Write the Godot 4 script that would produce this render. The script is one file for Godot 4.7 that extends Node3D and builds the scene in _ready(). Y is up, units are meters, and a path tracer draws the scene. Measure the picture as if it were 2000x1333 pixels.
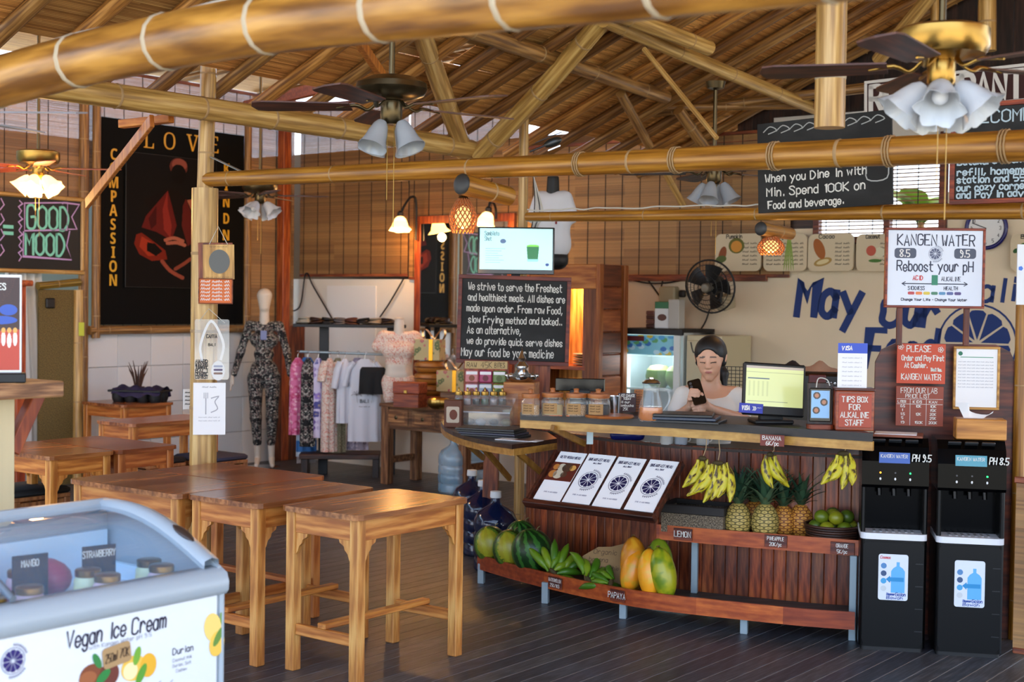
extends Node3D
# An open bamboo cafe hall: counter with fruit on the right, tables on the left, mat roof above.
# u runs along the back wall (to the right and towards the camera), v runs along the left wall (away).

const EYE := Vector3(0, 1.68, 0)
const UA := Vector3(0.7934, 0, 0.6088)
const VA := Vector3(0.6088, 0, -0.7934)
const RY := -0.6545
const FPX := 2700.0
const LEFT_U := -10.7
const BACK_V := 10.22
const POST_U := -6.2
var cam_b := Basis()
var M := {}
var rng := RandomNumberGenerator.new()
var wood_cache := {}


func _ready() -> void:
	rng.seed = 7
	set_camera()
	set_light()
	set_materials()
	build_floor()
	build_roof()
	build_wall_left()
	build_wall_back()
	build_outside()
	build_beams()
	build_tables()
	build_freezer()
	build_counter()
	build_fruit()
	build_dispensers()
	build_left_things()
	build_boutique()
	build_middle()
	build_counter_things()
	build_signs()
	build_fans()
	build_people()


# ------------------------------------------------------------------ camera and light
func set_camera() -> void:
	cam_b = Basis(Vector3.RIGHT, -0.02815) * Basis(Vector3.BACK, 0.0135)
	var c := Camera3D.new()
	c.name = "camera"
	c.transform = Transform3D(cam_b, EYE)
	c.fov = rad_to_deg(2.0 * atan(666.5 / FPX))
	var a := CameraAttributesPhysical.new()
	a.frustum_focal_length = 12.0 / (666.5 / FPX)
	a.frustum_focus_distance = 7.0
	a.exposure_aperture = 3.2
	c.attributes = a
	add_child(c)
	c.fov = rad_to_deg(2.0 * atan(666.5 / FPX))
	c.current = true


func set_light() -> void:
	var e := Environment.new()
	e.background_mode = Environment.BG_SKY
	var s := ProceduralSkyMaterial.new()
	s.sky_top_color = Color(0.62, 0.74, 0.9)
	s.sky_horizon_color = Color(0.9, 0.93, 0.96)
	s.sky_energy_multiplier = 1.25
	s.ground_bottom_color = Color(0.5, 0.5, 0.46)
	s.ground_horizon_color = Color(0.7, 0.72, 0.7)
	e.sky = Sky.new()
	e.sky.sky_material = s
	e.tonemap_mode = Environment.TONE_MAPPER_LINEAR
	e.tonemap_exposure = 3.55
	e.sdfgi_enabled = true
	e.ssao_enabled = true
	e.ssil_enabled = true
	var w := WorldEnvironment.new()
	w.name = "surroundings"
	w.environment = e
	add_child(w)
	var sun := DirectionalLight3D.new()
	sun.name = "sun"
	sun.light_color = Color(1.0, 0.95, 0.86)
	sun.light_energy = 2.4
	sun.light_angular_distance = 1.5
	sun.shadow_enabled = true
	add_child(sun)
	sun.look_at_from_position(Vector3(-4, 18, 5), Vector3.ZERO)


# ------------------------------------------------------------------ where things stand
func ray(px, py) -> Vector3:
	return cam_b * Vector3((px - 1000.0) / FPX, (666.5 - py) / FPX, -1.0)

func pt(px, py, d) -> Vector3:      # a point at distance d in front of the eye, seen at px, py
	var r := ray(px, py)
	return EYE + r * (d / -r.z)

func at_h(px, py, h) -> Vector3:    # on the level plane of height h
	var r := ray(px, py)
	return EYE + r * ((h - EYE.y) / r.y)

func on_v(px, py, v = BACK_V) -> Vector3:
	var r := ray(px, py)
	return EYE + r * (v / r.dot(VA))

func on_u(px, py, u = LEFT_U) -> Vector3:
	var r := ray(px, py)
	return EYE + r * (u / r.dot(UA))

func W(u, v, y) -> Vector3:
	return UA * u + VA * v + Vector3.UP * y

func U(p: Vector3) -> float: return p.dot(UA)
func V(p: Vector3) -> float: return p.dot(VA)

func room_basis() -> Basis: return Basis(Vector3.UP, RY)


# ------------------------------------------------------------------ nodes
func thing(called, label, category, at = Vector3.ZERO, turn = 0.0, group = "") -> Node3D:
	var o := Node3D.new()
	o.name = called
	add_child(o, true)
	o.position = at
	o.rotation.y = turn
	o.set_meta("label", label)
	o.set_meta("category", category)
	if group:
		o.set_meta("group", group)
	return o

func struct(called) -> Node3D:
	var o := Node3D.new()
	o.name = called
	add_child(o, true)
	o.set_meta("kind", "structure")
	return o

func put(parent, called, mesh, mat, xf = Transform3D(), label = "") -> MeshInstance3D:
	var o := MeshInstance3D.new()
	o.name = called
	o.mesh = done(mesh) if mesh is SurfaceTool else mesh
	o.material_override = mat
	o.transform = xf
	parent.add_child(o, true)
	if label:
		o.set_meta("label", label)
	return o

func copy(o: Node3D, called, label, at, turn = 0.0) -> Node3D:
	var c: Node3D = o.duplicate()
	c.name = called
	add_child(c, true)
	c.position = at
	c.rotation = Vector3(0, turn, 0)
	c.set_meta("label", label)
	return c

func stuff(o) -> void: o.set_meta("kind", "stuff")

func T(p: Vector3, b := Basis()) -> Transform3D: return Transform3D(b, p)

func TX(x, y, z, rx = 0.0, ry = 0.0, rz = 0.0) -> Transform3D:
	return Transform3D(Basis.from_euler(Vector3(rx, ry, rz)), Vector3(x, y, z))

func facing(from: Vector3, to: Vector3) -> float:     # turn about y so that +z points from «from» to «to»
	return atan2(to.x - from.x, to.z - from.z)

# ------------------------------------------------------------------ shapes
func ms(smooth := false) -> SurfaceTool:
	var st := SurfaceTool.new()
	st.begin(Mesh.PRIMITIVE_TRIANGLES)
	st.set_smooth_group(0 if smooth else -1)
	return st

func done(st: SurfaceTool) -> ArrayMesh:
	st.generate_normals()
	return st.commit()

func face(st: SurfaceTool, p: Array, out: Vector3) -> void:      # a convex face turned to look along «out»
	var flip: bool = (p[1] - p[0]).cross(p[2] - p[0]).dot(out) > 0.0
	for i in range(1, p.size() - 1):
		st.add_vertex(p[0])
		st.add_vertex(p[i + 1] if flip else p[i])
		st.add_vertex(p[i] if flip else p[i + 1])

func box(st: SurfaceTool, c: Vector3, s: Vector3, ch = 0.0, b := Basis()) -> void:
	var h := s * 0.5
	var g := Vector3(minf(ch, h.x * 0.9), minf(ch, h.y * 0.9), minf(ch, h.z * 0.9))
	st.set_smooth_group(-1)
	for ax in 3:
		var i := (ax + 1) % 3
		var j := (ax + 2) % 3
		for sg in [-1, 1]:
			var q := []
			for k in [[-1, -1], [1, -1], [1, 1], [-1, 1]]:
				var p := Vector3()
				p[ax] = h[ax] * sg
				p[i] = (h[i] - g[i]) * k[0]
				p[j] = (h[j] - g[j]) * k[1]
				q.append(c + b * p)
			var n := Vector3()
			n[ax] = sg
			face(st, q, b * n)
	if ch <= 0.0:
		return
	for ax in 3:
		var i := (ax + 1) % 3
		var j := (ax + 2) % 3
		for k in [[-1, -1], [1, -1], [1, 1], [-1, 1]]:
			var q := []
			for e in [[-1, 0], [1, 0], [1, 1], [-1, 1]]:
				var p := Vector3()
				p[ax] = (h[ax] - g[ax]) * e[0]
				p[i] = (h[i] - (g[i] if e[1] else 0.0)) * k[0]
				p[j] = (h[j] - (0.0 if e[1] else g[j])) * k[1]
				q.append(c + b * p)
			var n := Vector3()
			n[i] = k[0]
			n[j] = k[1]
			face(st, q, b * n)
	for x in [-1, 1]:
		for y in [-1, 1]:
			for z in [-1, 1]:
				var n := Vector3(x, y, z)
				face(st, [c + b * (Vector3(h.x, h.y - g.y, h.z - g.z) * n), c + b * (Vector3(h.x - g.x, h.y, h.z - g.z) * n), c + b * (Vector3(h.x - g.x, h.y - g.y, h.z) * n)], b * n)

func boxm(s: Vector3, ch = 0.0, c := Vector3.ZERO) -> ArrayMesh:
	var st := ms()
	box(st, c, s, ch)
	return done(st)

func bar(st: SurfaceTool, a: Vector3, b: Vector3, w: float, t: float, up := Vector3.UP, ch = 0.003) -> void:   # a plank from a to b
	var d := (b - a).normalized()
	if absf(d.dot(up)) > 0.98:
		up = Vector3.RIGHT
	var x := d.cross(up).normalized()
	box(st, (a + b) * 0.5, Vector3(w, t, a.distance_to(b)), ch, Basis(x, d.cross(x), d))

func ring_pts(c: Vector3, x: Vector3, y: Vector3, r: float, n: int) -> Array:
	var q := []
	for k in n:
		var a := TAU * k / n
		q.append(c + x * cos(a) * r + y * sin(a) * r)
	return q

func tube(st: SurfaceTool, pts: Array, rad, n := 10, caps := true, flat := 1.0) -> void:
	var m := pts.size()
	var rings := []
	var d0: Vector3 = (pts[1] - pts[0]).normalized()
	var x: Vector3 = d0.cross(Vector3.UP if absf(d0.y) < 0.9 else Vector3.RIGHT).normalized()
	var vs := []
	var acc := 0.0
	for i in m:
		var d: Vector3 = (pts[mini(i + 1, m - 1)] - pts[maxi(i - 1, 0)]).normalized()
		x = (x - d * x.dot(d)).normalized()
		var y := d.cross(x)
		var r: float = rad[i] if rad is Array else rad
		rings.append(ring_pts(pts[i], x, y * flat, r, n))
		if i:
			acc += pts[i].distance_to(pts[i - 1])
		vs.append(acc)
	st.set_smooth_group(0)
	for i in m - 1:
		for k in n:
			var k2 := (k + 1) % n
			var ua := float(k) / n
			var ub := float(k + 1) / n
			var q := [rings[i][k], rings[i][k2], rings[i + 1][k2], rings[i + 1][k]]
			var w := [Vector2(ua, vs[i]), Vector2(ub, vs[i]), Vector2(ub, vs[i + 1]), Vector2(ua, vs[i + 1])]
			for e in [0, 1, 2, 0, 2, 3]:
				st.set_uv(w[e])
				st.add_vertex(q[e])
	if caps:
		st.set_smooth_group(-1)
		for e in [[0, -1.0], [m - 1, 1.0]]:
			st.set_uv(Vector2.ZERO)
			var i: int = e[0]
			var dd: Vector3 = (pts[mini(i + 1, m - 1)] - pts[maxi(i - 1, 0)]).normalized() * e[1]
			face(st, rings[i], dd)

func curve(pts: Array, sub := 6) -> Array:            # a smooth line through the points
	var q := []
	var m := pts.size()
	for i in m - 1:
		for k in sub:
			q.append(pts[i].cubic_interpolate(pts[i + 1], pts[maxi(i - 1, 0)], pts[mini(i + 2, m - 1)], float(k) / sub))
	q.append(pts[m - 1])
	return q

func lathe(st: SurfaceTool, prof: Array, n := 20, xf := Transform3D(), wave = null) -> void:     # prof: Vector2(radius, height)
	var m := prof.size()
	var group := 1
	for i in m - 1:
		if i and (prof[i] - prof[i - 1]).angle_to(prof[i + 1] - prof[i]) != 0.0 and absf((prof[i] - prof[i - 1]).angle_to(prof[i + 1] - prof[i])) > 0.75:
			group += 1
		st.set_smooth_group(group)
		for k in n:
			var q := []
			for e in [[i, k], [i + 1, k], [i + 1, k + 1], [i, k + 1]]:
				var a: float = TAU * (e[1] % n) / n
				var r: float = prof[e[0]].x
				var y: float = prof[e[0]].y
				if wave != null:
					var o: Vector2 = wave.call(a, e[0])
					r += o.x
					y += o.y
				q.append([xf * Vector3(cos(a) * r, y, sin(a) * r), Vector2(float(e[1]) / n, float(e[0]) / (m - 1))])
			for e in ([0, 2, 1] if prof[i].x < 1e-6 else [0, 3, 2] if prof[i + 1].x < 1e-6 else [0, 2, 1, 0, 3, 2]):
				st.set_uv(q[e][1])
				st.add_vertex(q[e][0])

func lathem(prof: Array, n := 20) -> ArrayMesh:
	var st := ms(true)
	lathe(st, prof, n)
	return done(st)

func prism(st: SurfaceTool, poly: Array, h: float, xf := Transform3D(), uv := false) -> void:    # outline in x and y, from z 0 to h
	var p := PackedVector2Array(poly)
	var r := Rect2(p[0], Vector2.ZERO)
	for q in p:
		r = r.expand(q)
	var ix := Geometry2D.triangulate_polygon(p)
	st.set_smooth_group(-1)
	for side in [0.0, h]:
		for i in range(0, ix.size(), 3):
			var a := xf * Vector3(p[ix[i]].x, p[ix[i]].y, side)
			var b := xf * Vector3(p[ix[i + 1]].x, p[ix[i + 1]].y, side)
			var c := xf * Vector3(p[ix[i + 2]].x, p[ix[i + 2]].y, side)
			var o := xf.basis * Vector3(0, 0, 1 if side > 0 else -1)
			var e := [0, 1, 2] if (b - a).cross(c - a).dot(o) < 0.0 else [0, 2, 1]
			for k in e:
				if uv:
					var w: Vector2 = (p[ix[i + k]] - r.position) / r.size
					st.set_uv(Vector2(w.x, 1.0 - w.y))
				st.add_vertex([a, b, c][k])
	var turn := 1.0 if not Geometry2D.is_polygon_clockwise(p) else -1.0
	for i in p.size():
		var a := p[i]
		var b := p[(i + 1) % p.size()]
		var n := Vector3(b.y - a.y, a.x - b.x, 0) * turn
		if uv:
			st.set_uv(Vector2(0.01, 0.01))
		face(st, [xf * Vector3(a.x, a.y, 0), xf * Vector3(b.x, b.y, 0), xf * Vector3(b.x, b.y, h), xf * Vector3(a.x, a.y, h)], xf.basis * n)

func prismm(poly: Array, h: float, uv := false) -> ArrayMesh:
	var st := ms()
	prism(st, poly, h, Transform3D(), uv)
	return done(st)

func rrect(w: float, h: float, r: float, n := 4, cx = 0.0, cy = 0.0) -> Array:
	var q := []
	for c in [[1, 1, 0.0], [-1, 1, 0.25], [-1, -1, 0.5], [1, -1, 0.75]]:
		for k in n + 1:
			var a: float = TAU * (c[2] + 0.25 * k / n)
			q.append(Vector2(cx + c[0] * (w / 2 - r) + cos(a) * r, cy + c[1] * (h / 2 - r) + sin(a) * r))
	return q

func disc(r: float, n := 24, cx = 0.0, cy = 0.0, ry = -1.0) -> Array:
	var q := []
	for k in n:
		q.append(Vector2(cx + cos(TAU * k / n) * r, cy + sin(TAU * k / n) * (r if ry < 0 else ry)))
	return q

func sheet(st: SurfaceTool, nu: int, nv: int, f: Callable, wrap := false) -> void:     # f(s, t) -> point, s and t from 0 to 1
	var g := []
	for j in nv + 1:
		var row := []
		for i in nu + 1:
			row.append(f.call(0.0 if wrap and i == nu else float(i) / nu, float(j) / nv))
		g.append(row)
	st.set_smooth_group(0)
	for j in nv:
		for i in nu:
			for e in [[0, 0], [1, 1], [1, 0], [0, 0], [0, 1], [1, 1]]:
				st.set_uv(Vector2(float(i + e[0]) / nu, 1.0 - float(j + e[1]) / nv))
				st.add_vertex(g[j + e[1]][i + e[0]])

func card(w: float, h: float) -> ArrayMesh:            # a flat print in x and y that faces +z
	var st := ms()
	for e in [[0, 1], [1, 1], [1, 0], [0, 1], [1, 0], [0, 0]]:
		st.set_uv(Vector2(e[0], 1 - e[1]))
		st.add_vertex(Vector3((e[0] - 0.5) * w, (e[1] - 0.5) * h, 0))
	return done(st)

func ball(c: Vector3, r: Vector3, n := 16, m := 10) -> SurfaceTool:
	var st := ms(true)
	blob(st, c, r, n, m)
	return st

func blob(st: SurfaceTool, c: Vector3, r: Vector3, n := 14, m := 8, b := Basis()) -> void:
	var prof := []
	for i in m + 1:
		var a := PI * i / m - PI / 2
		prof.append(Vector2(0.0 if i == 0 or i == m else cos(a), sin(a)))
	lathe(st, prof, n, Transform3D(b * Basis.from_scale(r), c))

# ------------------------------------------------------------------ skin over bones: tapered capsules joined by a smooth minimum, meshed as surface nets
func skin(bones: Array, cell: float, k: float, paint = null) -> ArrayMesh:
	var lo := Vector3.INF
	var hi := -Vector3.INF
	for b in bones:
		var r: float = maxf(b[2], b[3]) + cell * 2
		for p in [b[0], b[1]]:
			lo = lo.min(p - Vector3.ONE * r)
			hi = hi.max(p + Vector3.ONE * r)
	var nx := int((hi.x - lo.x) / cell) + 2
	var ny := int((hi.y - lo.y) / cell) + 2
	var nz := int((hi.z - lo.z) / cell) + 2
	var f := PackedFloat32Array()
	f.resize(nx * ny * nz)
	f.fill(1.0)
	for b in bones:
		var a: Vector3 = b[0]
		var ba: Vector3 = b[1] - b[0]
		var ra: float = b[2]
		var rb: float = b[3]
		var sc: Vector3 = b[4] if b.size() > 4 else Vector3.ONE
		var cut: bool = b.size() > 5
		var l2 := maxf(ba.length_squared(), 1e-9)
		var m := (maxf(ra, rb) + k + cell * 2) 
		var mm := Vector3(m / minf(1, sc.x), m / minf(1, sc.y), m / minf(1, sc.z))
		var p0: Vector3 = ((a.min(b[1]) - mm - lo) / cell).floor()
		var p1: Vector3 = ((a.max(b[1]) + mm - lo) / cell).ceil()
		for z in range(maxi(0, int(p0.z)), mini(nz, int(p1.z) + 1)):
			for y in range(maxi(0, int(p0.y)), mini(ny, int(p1.y) + 1)):
				var row := (z * ny + y) * nx
				for x in range(maxi(0, int(p0.x)), mini(nx, int(p1.x) + 1)):
					var q := lo + Vector3(x, y, z) * cell - a
					var t := clampf(q.dot(ba) / l2, 0.0, 1.0)
					var d := ((q - ba * t) * sc).length() - ra - (rb - ra) * t
					var o := f[row + x]
					if cut:
						var h0 := maxf(k * 0.5 - absf(o + d), 0.0) / (k * 0.5)
						f[row + x] = maxf(o, -d) + h0 * h0 * k * 0.125
						continue
					var h := maxf(k - absf(o - d), 0.0) / k
					f[row + x] = minf(o, d) - h * h * k * 0.25
	var id := PackedInt32Array()
	id.resize(nx * ny * nz)
	id.fill(-1)
	var vs := PackedVector3Array()
	var sx := 1
	var sy := nx
	var sz := nx * ny
	for z in nz - 1:
		for y in ny - 1:
			var i := (z * ny + y) * nx
			for x in nx - 1:
				var v0 := f[i]
				if v0 < cell * 2.0 and v0 > cell * -2.0:
					var c := Vector3()
					var n := 0
					var s := [v0, f[i + sx], f[i + sy], f[i + sx + sy], f[i + sz], f[i + sx + sz], f[i + sy + sz], f[i + sx + sy + sz]]
					for e in EDGES:
						var a: float = s[e[0]]
						var b: float = s[e[1]]
						if (a < 0.0) != (b < 0.0):
							var t := a / (a - b)
							c += CORNERS[e[0]].lerp(CORNERS[e[1]], t)
							n += 1
					if n:
						id[i] = vs.size()
						vs.append(lo + (Vector3(x, y, z) + c / n) * cell)
				i += 1
	var st := ms(true)
	var cols := PackedColorArray()
	if paint != null:
		for p in vs:
			cols.append(paint.call(p))
	for z in range(1, nz - 1):
		for y in range(1, ny - 1):
			for x in range(1, nx - 1):
				var i := (z * ny + y) * nx + x
				var a := f[i] < 0.0
				for e in [[sx, sy, sz], [sy, sz, sx], [sz, sx, sy]]:
					if a != (f[i + e[0]] < 0.0):
						var q := [id[i], id[i - e[1]], id[i - e[1] - e[2]], id[i - e[2]]]
						if q.min() < 0:
							continue
						for w in ([0, 2, 1, 0, 3, 2] if a else [0, 1, 2, 0, 2, 3]):
							if paint != null:
								st.set_color(cols[q[w]])
							st.add_vertex(vs[q[w]])
	return done(st)

const CORNERS := [Vector3(0, 0, 0), Vector3(1, 0, 0), Vector3(0, 1, 0), Vector3(1, 1, 0), Vector3(0, 0, 1), Vector3(1, 0, 1), Vector3(0, 1, 1), Vector3(1, 1, 1)]
const EDGES := [[0, 1], [2, 3], [4, 5], [6, 7], [0, 2], [1, 3], [4, 6], [5, 7], [0, 4], [1, 5], [2, 6], [3, 7]]

# ------------------------------------------------------------------ lettering: pen strokes on a small grid (x 0 to 4, base line 2, x-height 6, capitals 8)
const GLYPHS := {
	"A": "022842|1434", "B": "0208|~0838473605|~053544433202", "C": "~4738180703123243", "D": "0208|~082846442202", "E": "48080242|0535", "F": "480802|0535", "G": "~47381807031232434525",
	"H": "0802|4842|0545", "I": "2822", "J": "~4843321203", "K": "0802|480542", "L": "080242", "M": "0208254842", "N": "02084248", "O": "~280705032243454728", "P": "0208|~083847463505", "Q": "~280705032243454728|2441",
	"R": "0208|~083847463505|2542", "S": "~47381807163543321203", "T": "0848|2822", "U": "~080412324448", "V": "082248", "W": "0812253248", "X": "0842|4802", "Y": "082548|2522", "Z": "08480242",
	"a": "~3526160503122233|3632", "b": "0802|~0516263533221203", "c": "~3526160503122233", "d": "3832|~3526160503122233", "e": "~04343526160503122233", "f": "~3828171512|0535", "g": "~3526160503122233|~3631201001",
	"h": "0802|~0416263532", "i": "1612|1718", "j": "~26211000|2728", "k": "0802|360432", "l": "1812", "m": "0602|~05162522|~25364542", "n": "0602|~0416263532", "o": "~160503122233352616", "p": "0600|~0516263533221203",
	"q": "3630|~3526160503122233", "r": "0602|~04162635", "s": "~352616051433221203", "t": "18132232|0636", "u": "~0603122234|3632", "v": "062246", "w": "0612253246", "x": "0632|3602", "y": "0623|4610", "z": "06360232",
	"0": "~280705032243454728", "1": "172822", "2": "~071838463502|0242", "3": "~0718384625|~2543321203", "4": "32380444", "5": "480805|~053544433212", "6": "~381704123243443515", "7": "084812", "8": "~250728472503224325", "9": "~453516182846453212",
	".": "1213", ",": "1301", "/": "0248", ":": "1314|1617", "-": "1535", "=": "0444|0646", "!": "2824|2223", "'": "1816", "+": "0545|2327", "*": "1636|2547", "(": "~28150512", ")": "~08252502",
}

func write(st: SurfaceTool, text: String, size: float, pen: float, at := Vector3.ZERO, align := 0.0, lean := 0.0, tight := 1.0, wobble := 0.0) -> float:
	var s := size / 6.0
	var total := 0.0
	for ch in text:
		total += advance(ch) * s * tight
	var x0 := at.x - total * align
	var r := RandomNumberGenerator.new()
	r.seed = text.hash()
	for ch in text:
		var dy := r.randf_range(-wobble, wobble) * size
		for stroke in String(GLYPHS.get(ch, "")).split("|"):
			var soft: bool = stroke.begins_with("~")
			var g: String = stroke.substr(1) if soft else stroke
			var q := []
			for i in range(0, g.length() - 1, 2):
				var y := float(g.substr(i + 1, 1)) - 2.0
				q.append(Vector3(x0 + float(g.substr(i, 1)) * s * tight + y * s * lean, at.y + y * s + dy, at.z))
			if q.size() < 2:
				continue
			if soft:
				q = curve(q, 3)
			pen_line(st, q, pen)
		x0 += advance(ch) * s * tight
	return total

func fit(st: SurfaceTool, text: String, size: float, pen: float, at: Vector3, width: float, lean := 0.0, wobble := 0.0) -> void:     # as write(), squeezed into a width
	var total := 0.0
	for ch in text:
		total += advance(ch) * size / 6.0
	write(st, text, size, pen, at, 0.0, lean, width / maxf(total, 1e-6), wobble)

func rows(parent, w: float, h: float, list: Array, mat, pen: float, z := 0.001, lean := 0.0, called := "lettering") -> MeshInstance3D:     # list: [text, left, right, base line from the top, height], parts of w and h
	var st := ms()
	for l in list:
		fit(st, l[0], l[4] * h, pen, Vector3((l[1] - 0.5) * w, (0.5 - l[3]) * h, z), (l[2] - l[1]) * w, lean, 0.05)
	return put(parent, called, st, mat)

func scribble(st: SurfaceTool, x0: float, x1: float, y: float, size: float, pen: float, z := 0.001) -> void:      # a line of writing too small to read
	var q := []
	var x := x0
	var i := 0
	while x < x1:
		q.append(Vector3(x, y + (size if i % 2 else 0.0) * (0.7 + 0.3 * sin(i * 2.3)), z))
		x += size * 0.45
		i += 1
		if i % 11 == 10:
			if q.size() > 1:
				pen_line(st, q, pen)
			q = []
			x += size * 0.6
	if q.size() > 1:
		pen_line(st, q, pen)

func board(called, label, category, c: Vector3, bs: Basis, w: float, h: float, mat, frame_mat = null, fw := 0.02, thick := 0.015, group := "") -> Node3D:      # a flat board, framed if wanted, facing its own +z
	var o := thing(called, label, category, c, 0.0, group)
	o.basis = bs
	put(o, "board", boxm(Vector3(w, h, thick), 0.001, Vector3(0, 0, -thick / 2)), mat)
	if frame_mat:
		for s in [-1, 1]:
			put(o, "frame", boxm(Vector3(w + fw * 2, fw, thick + 0.014), 0.002, Vector3(0, s * (h + fw) / 2, -thick / 2)), frame_mat)
			put(o, "frame", boxm(Vector3(fw, h, thick + 0.014), 0.002, Vector3(s * (w + fw) / 2, 0, -thick / 2)), frame_mat)
	return o

func yaw(a: float) -> Basis: return Basis(Vector3.UP, a)

func advance(ch: String) -> float:
	if ch == " ":
		return 3.0
	var most := 0
	var g := String(GLYPHS.get(ch, "44"))
	var i := 0
	while i < g.length() - 1:
		if g[i] == "~" or g[i] == "|":
			i += 1
			continue
		most = maxi(most, int(g[i]))
		i += 2
	return most + 1.5

func pen_line(st: SurfaceTool, q: Array, pen: float) -> void:      # a flat stroke in the plane of x and y
	st.set_smooth_group(-1)
	var m := q.size()
	var l := []
	var r := []
	for i in m:
		var d: Vector3 = (q[mini(i + 1, m - 1)] - q[maxi(i - 1, 0)])
		d.z = 0
		d = d.normalized()
		var n := Vector3(-d.y, d.x, 0) * pen * 0.5
		var e := Vector3()
		if i == 0:
			e = -d * pen * 0.35
		elif i == m - 1:
			e = d * pen * 0.35
		else:
			var d1: Vector3 = (q[i] - q[i - 1]).normalized()
			n /= maxf(0.55, absf(Vector3(-d1.y, d1.x, 0).dot(n.normalized())))
		l.append(q[i] + n + e)
		r.append(q[i] - n + e)
	for i in m - 1:
		face(st, [l[i], r[i], r[i + 1], l[i + 1]], Vector3.BACK)

func ink(parent, lines: Array, mat, z := 0.001, called := "lettering") -> MeshInstance3D:    # lines: [text, x, y, size, pen, align, lean, tight]
	var st := ms()
	for l in lines:
		write(st, l[0], l[3], l[4], Vector3(l[1], l[2], z), l[5] if l.size() > 5 else 0.0, l[6] if l.size() > 6 else 0.0, l[7] if l.size() > 7 else 1.0, l[8] if l.size() > 8 else 0.0)
	return put(parent, called, st, mat)

func typed(parent, text: String, h: float, mat, at: Vector3, serif := false, wide := 1.0, called := "lettering", deep := 0.002, bold := false) -> MeshInstance3D:
	var f := SystemFont.new()
	f.font_names = PackedStringArray(["Droid Serif" if serif else "Droid Sans"])
	if bold:
		f.font_weight = 700
	var t := TextMesh.new()
	t.font = f
	t.text = text
	t.font_size = 32
	t.pixel_size = h / 23.0
	t.depth = deep
	t.curve_step = 2.0
	return put(parent, called, t, mat, Transform3D(Basis.from_scale(Vector3(wide, 1, 1)), at))

# ------------------------------------------------------------------ materials
func flat(c: Color, rough := 0.7, metal := 0.0, spec := 0.5) -> StandardMaterial3D:
	var m := StandardMaterial3D.new()
	m.albedo_color = c
	m.roughness = rough
	m.metallic = metal
	m.metallic_specular = spec
	return m

func glass(c: Color, a: float, rough := 0.05) -> StandardMaterial3D:
	var m := flat(Color(c.r, c.g, c.b, a), rough)
	m.transparency = BaseMaterial3D.TRANSPARENCY_ALPHA
	return m

func noise_tex(c: Array, freq: float, seed_ := 1, octaves := 4, size := 512) -> NoiseTexture2D:
	var n := FastNoiseLite.new()
	n.noise_type = FastNoiseLite.TYPE_SIMPLEX_SMOOTH
	n.frequency = freq
	n.seed = seed_
	n.fractal_octaves = octaves
	var t := NoiseTexture2D.new()
	t.width = size
	t.height = size
	t.seamless = true
	t.noise = n
	var g := Gradient.new()
	var o := PackedFloat32Array()
	var k := PackedColorArray()
	for i in c.size():
		o.append(0.2 + 0.6 * i / maxf(1, c.size() - 1))
		k.append(c[i])
	g.offsets = o
	g.colors = k
	t.color_ramp = g
	return t

func wood(tex, axis: int, tint := Color.WHITE, rough := 0.5, along := 0.35, across := 3.5) -> StandardMaterial3D:      # grain along one of the thing's own axes
	var key := [tex, axis, tint, rough, along, across]
	if wood_cache.has(key):
		return wood_cache[key]
	var m := flat(tint, rough)
	m.albedo_texture = tex
	m.uv1_triplanar = true
	var s := Vector3.ONE * across
	s[axis] = along
	m.uv1_scale = s
	wood_cache[key] = m
	return m

func grained(tex, su: float, sv: float, tint := Color.WHITE, rough := 0.45) -> StandardMaterial3D:     # by the mesh's own uv
	var m := flat(tint, rough)
	m.albedo_texture = tex
	m.uv1_scale = Vector3(su, sv, 1)
	return m

func printed(im: Image, rough := 0.6) -> StandardMaterial3D:
	var m := flat(Color.WHITE, rough)
	m.albedo_texture = ImageTexture.create_from_image(im)
	return m

func glow(c: Color, energy: float) -> StandardMaterial3D:
	var m := flat(c, 0.4)
	m.emission_enabled = true
	m.emission = c
	m.emission_energy_multiplier = energy
	return m

func lamp_light(parent: Node3D, at: Vector3, c: Color, energy: float, size := 0.04) -> void:
	var l := OmniLight3D.new()
	l.name = "bulb_light"
	l.light_color = c
	l.light_energy = energy * 0.085
	l.light_size = size
	l.omni_range = 30.0
	l.omni_attenuation = 2.0
	l.shadow_enabled = true
	l.position = at
	parent.add_child(l, true)

# painting on an Image: fractions of its size
func dot(im: Image, x: float, y: float, rx: float, ry: float, c: Color, turn := 0.0) -> void:
	var w := im.get_width()
	var h := im.get_height()
	var r := maxf(rx, ry)
	var ca := cos(turn)
	var sa := sin(turn)
	for j in range(maxi(0, int((y - r) * h)), mini(h, int((y + r) * h) + 2)):
		for i in range(maxi(0, int((x - r) * w)), mini(w, int((x + r) * w) + 2)):
			var dx := (i + 0.5) / w - x
			var dy := (j + 0.5) / h - y
			var a := (dx * ca + dy * sa) / rx
			var b := (dy * ca - dx * sa) / ry
			if a * a + b * b < 1.0:
				im.set_pixel(i, j, c)

func poly_fill(im: Image, pts: Array, c: Color) -> void:
	var w := im.get_width()
	var h := im.get_height()
	var p := PackedVector2Array()
	var lo := Vector2.INF
	var hi := -Vector2.INF
	for q in pts:
		var v: Vector2 = q * Vector2(w, h)
		p.append(v)
		lo = lo.min(v)
		hi = hi.max(v)
	for j in range(maxi(0, int(lo.y)), mini(h, int(hi.y) + 1)):
		for i in range(maxi(0, int(lo.x)), mini(w, int(hi.x) + 1)):
			if Geometry2D.is_point_in_polygon(Vector2(i + 0.5, j + 0.5), p):
				im.set_pixel(i, j, c)

func stroke(im: Image, pts: Array, r: float, c: Color) -> void:
	var q := []
	for p in pts:
		q.append(Vector3(p.x, p.y, 0))
	for p in curve(q, 10):
		dot(im, p.x, p.y, r, r * im.get_width() / im.get_height(), c)

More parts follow.
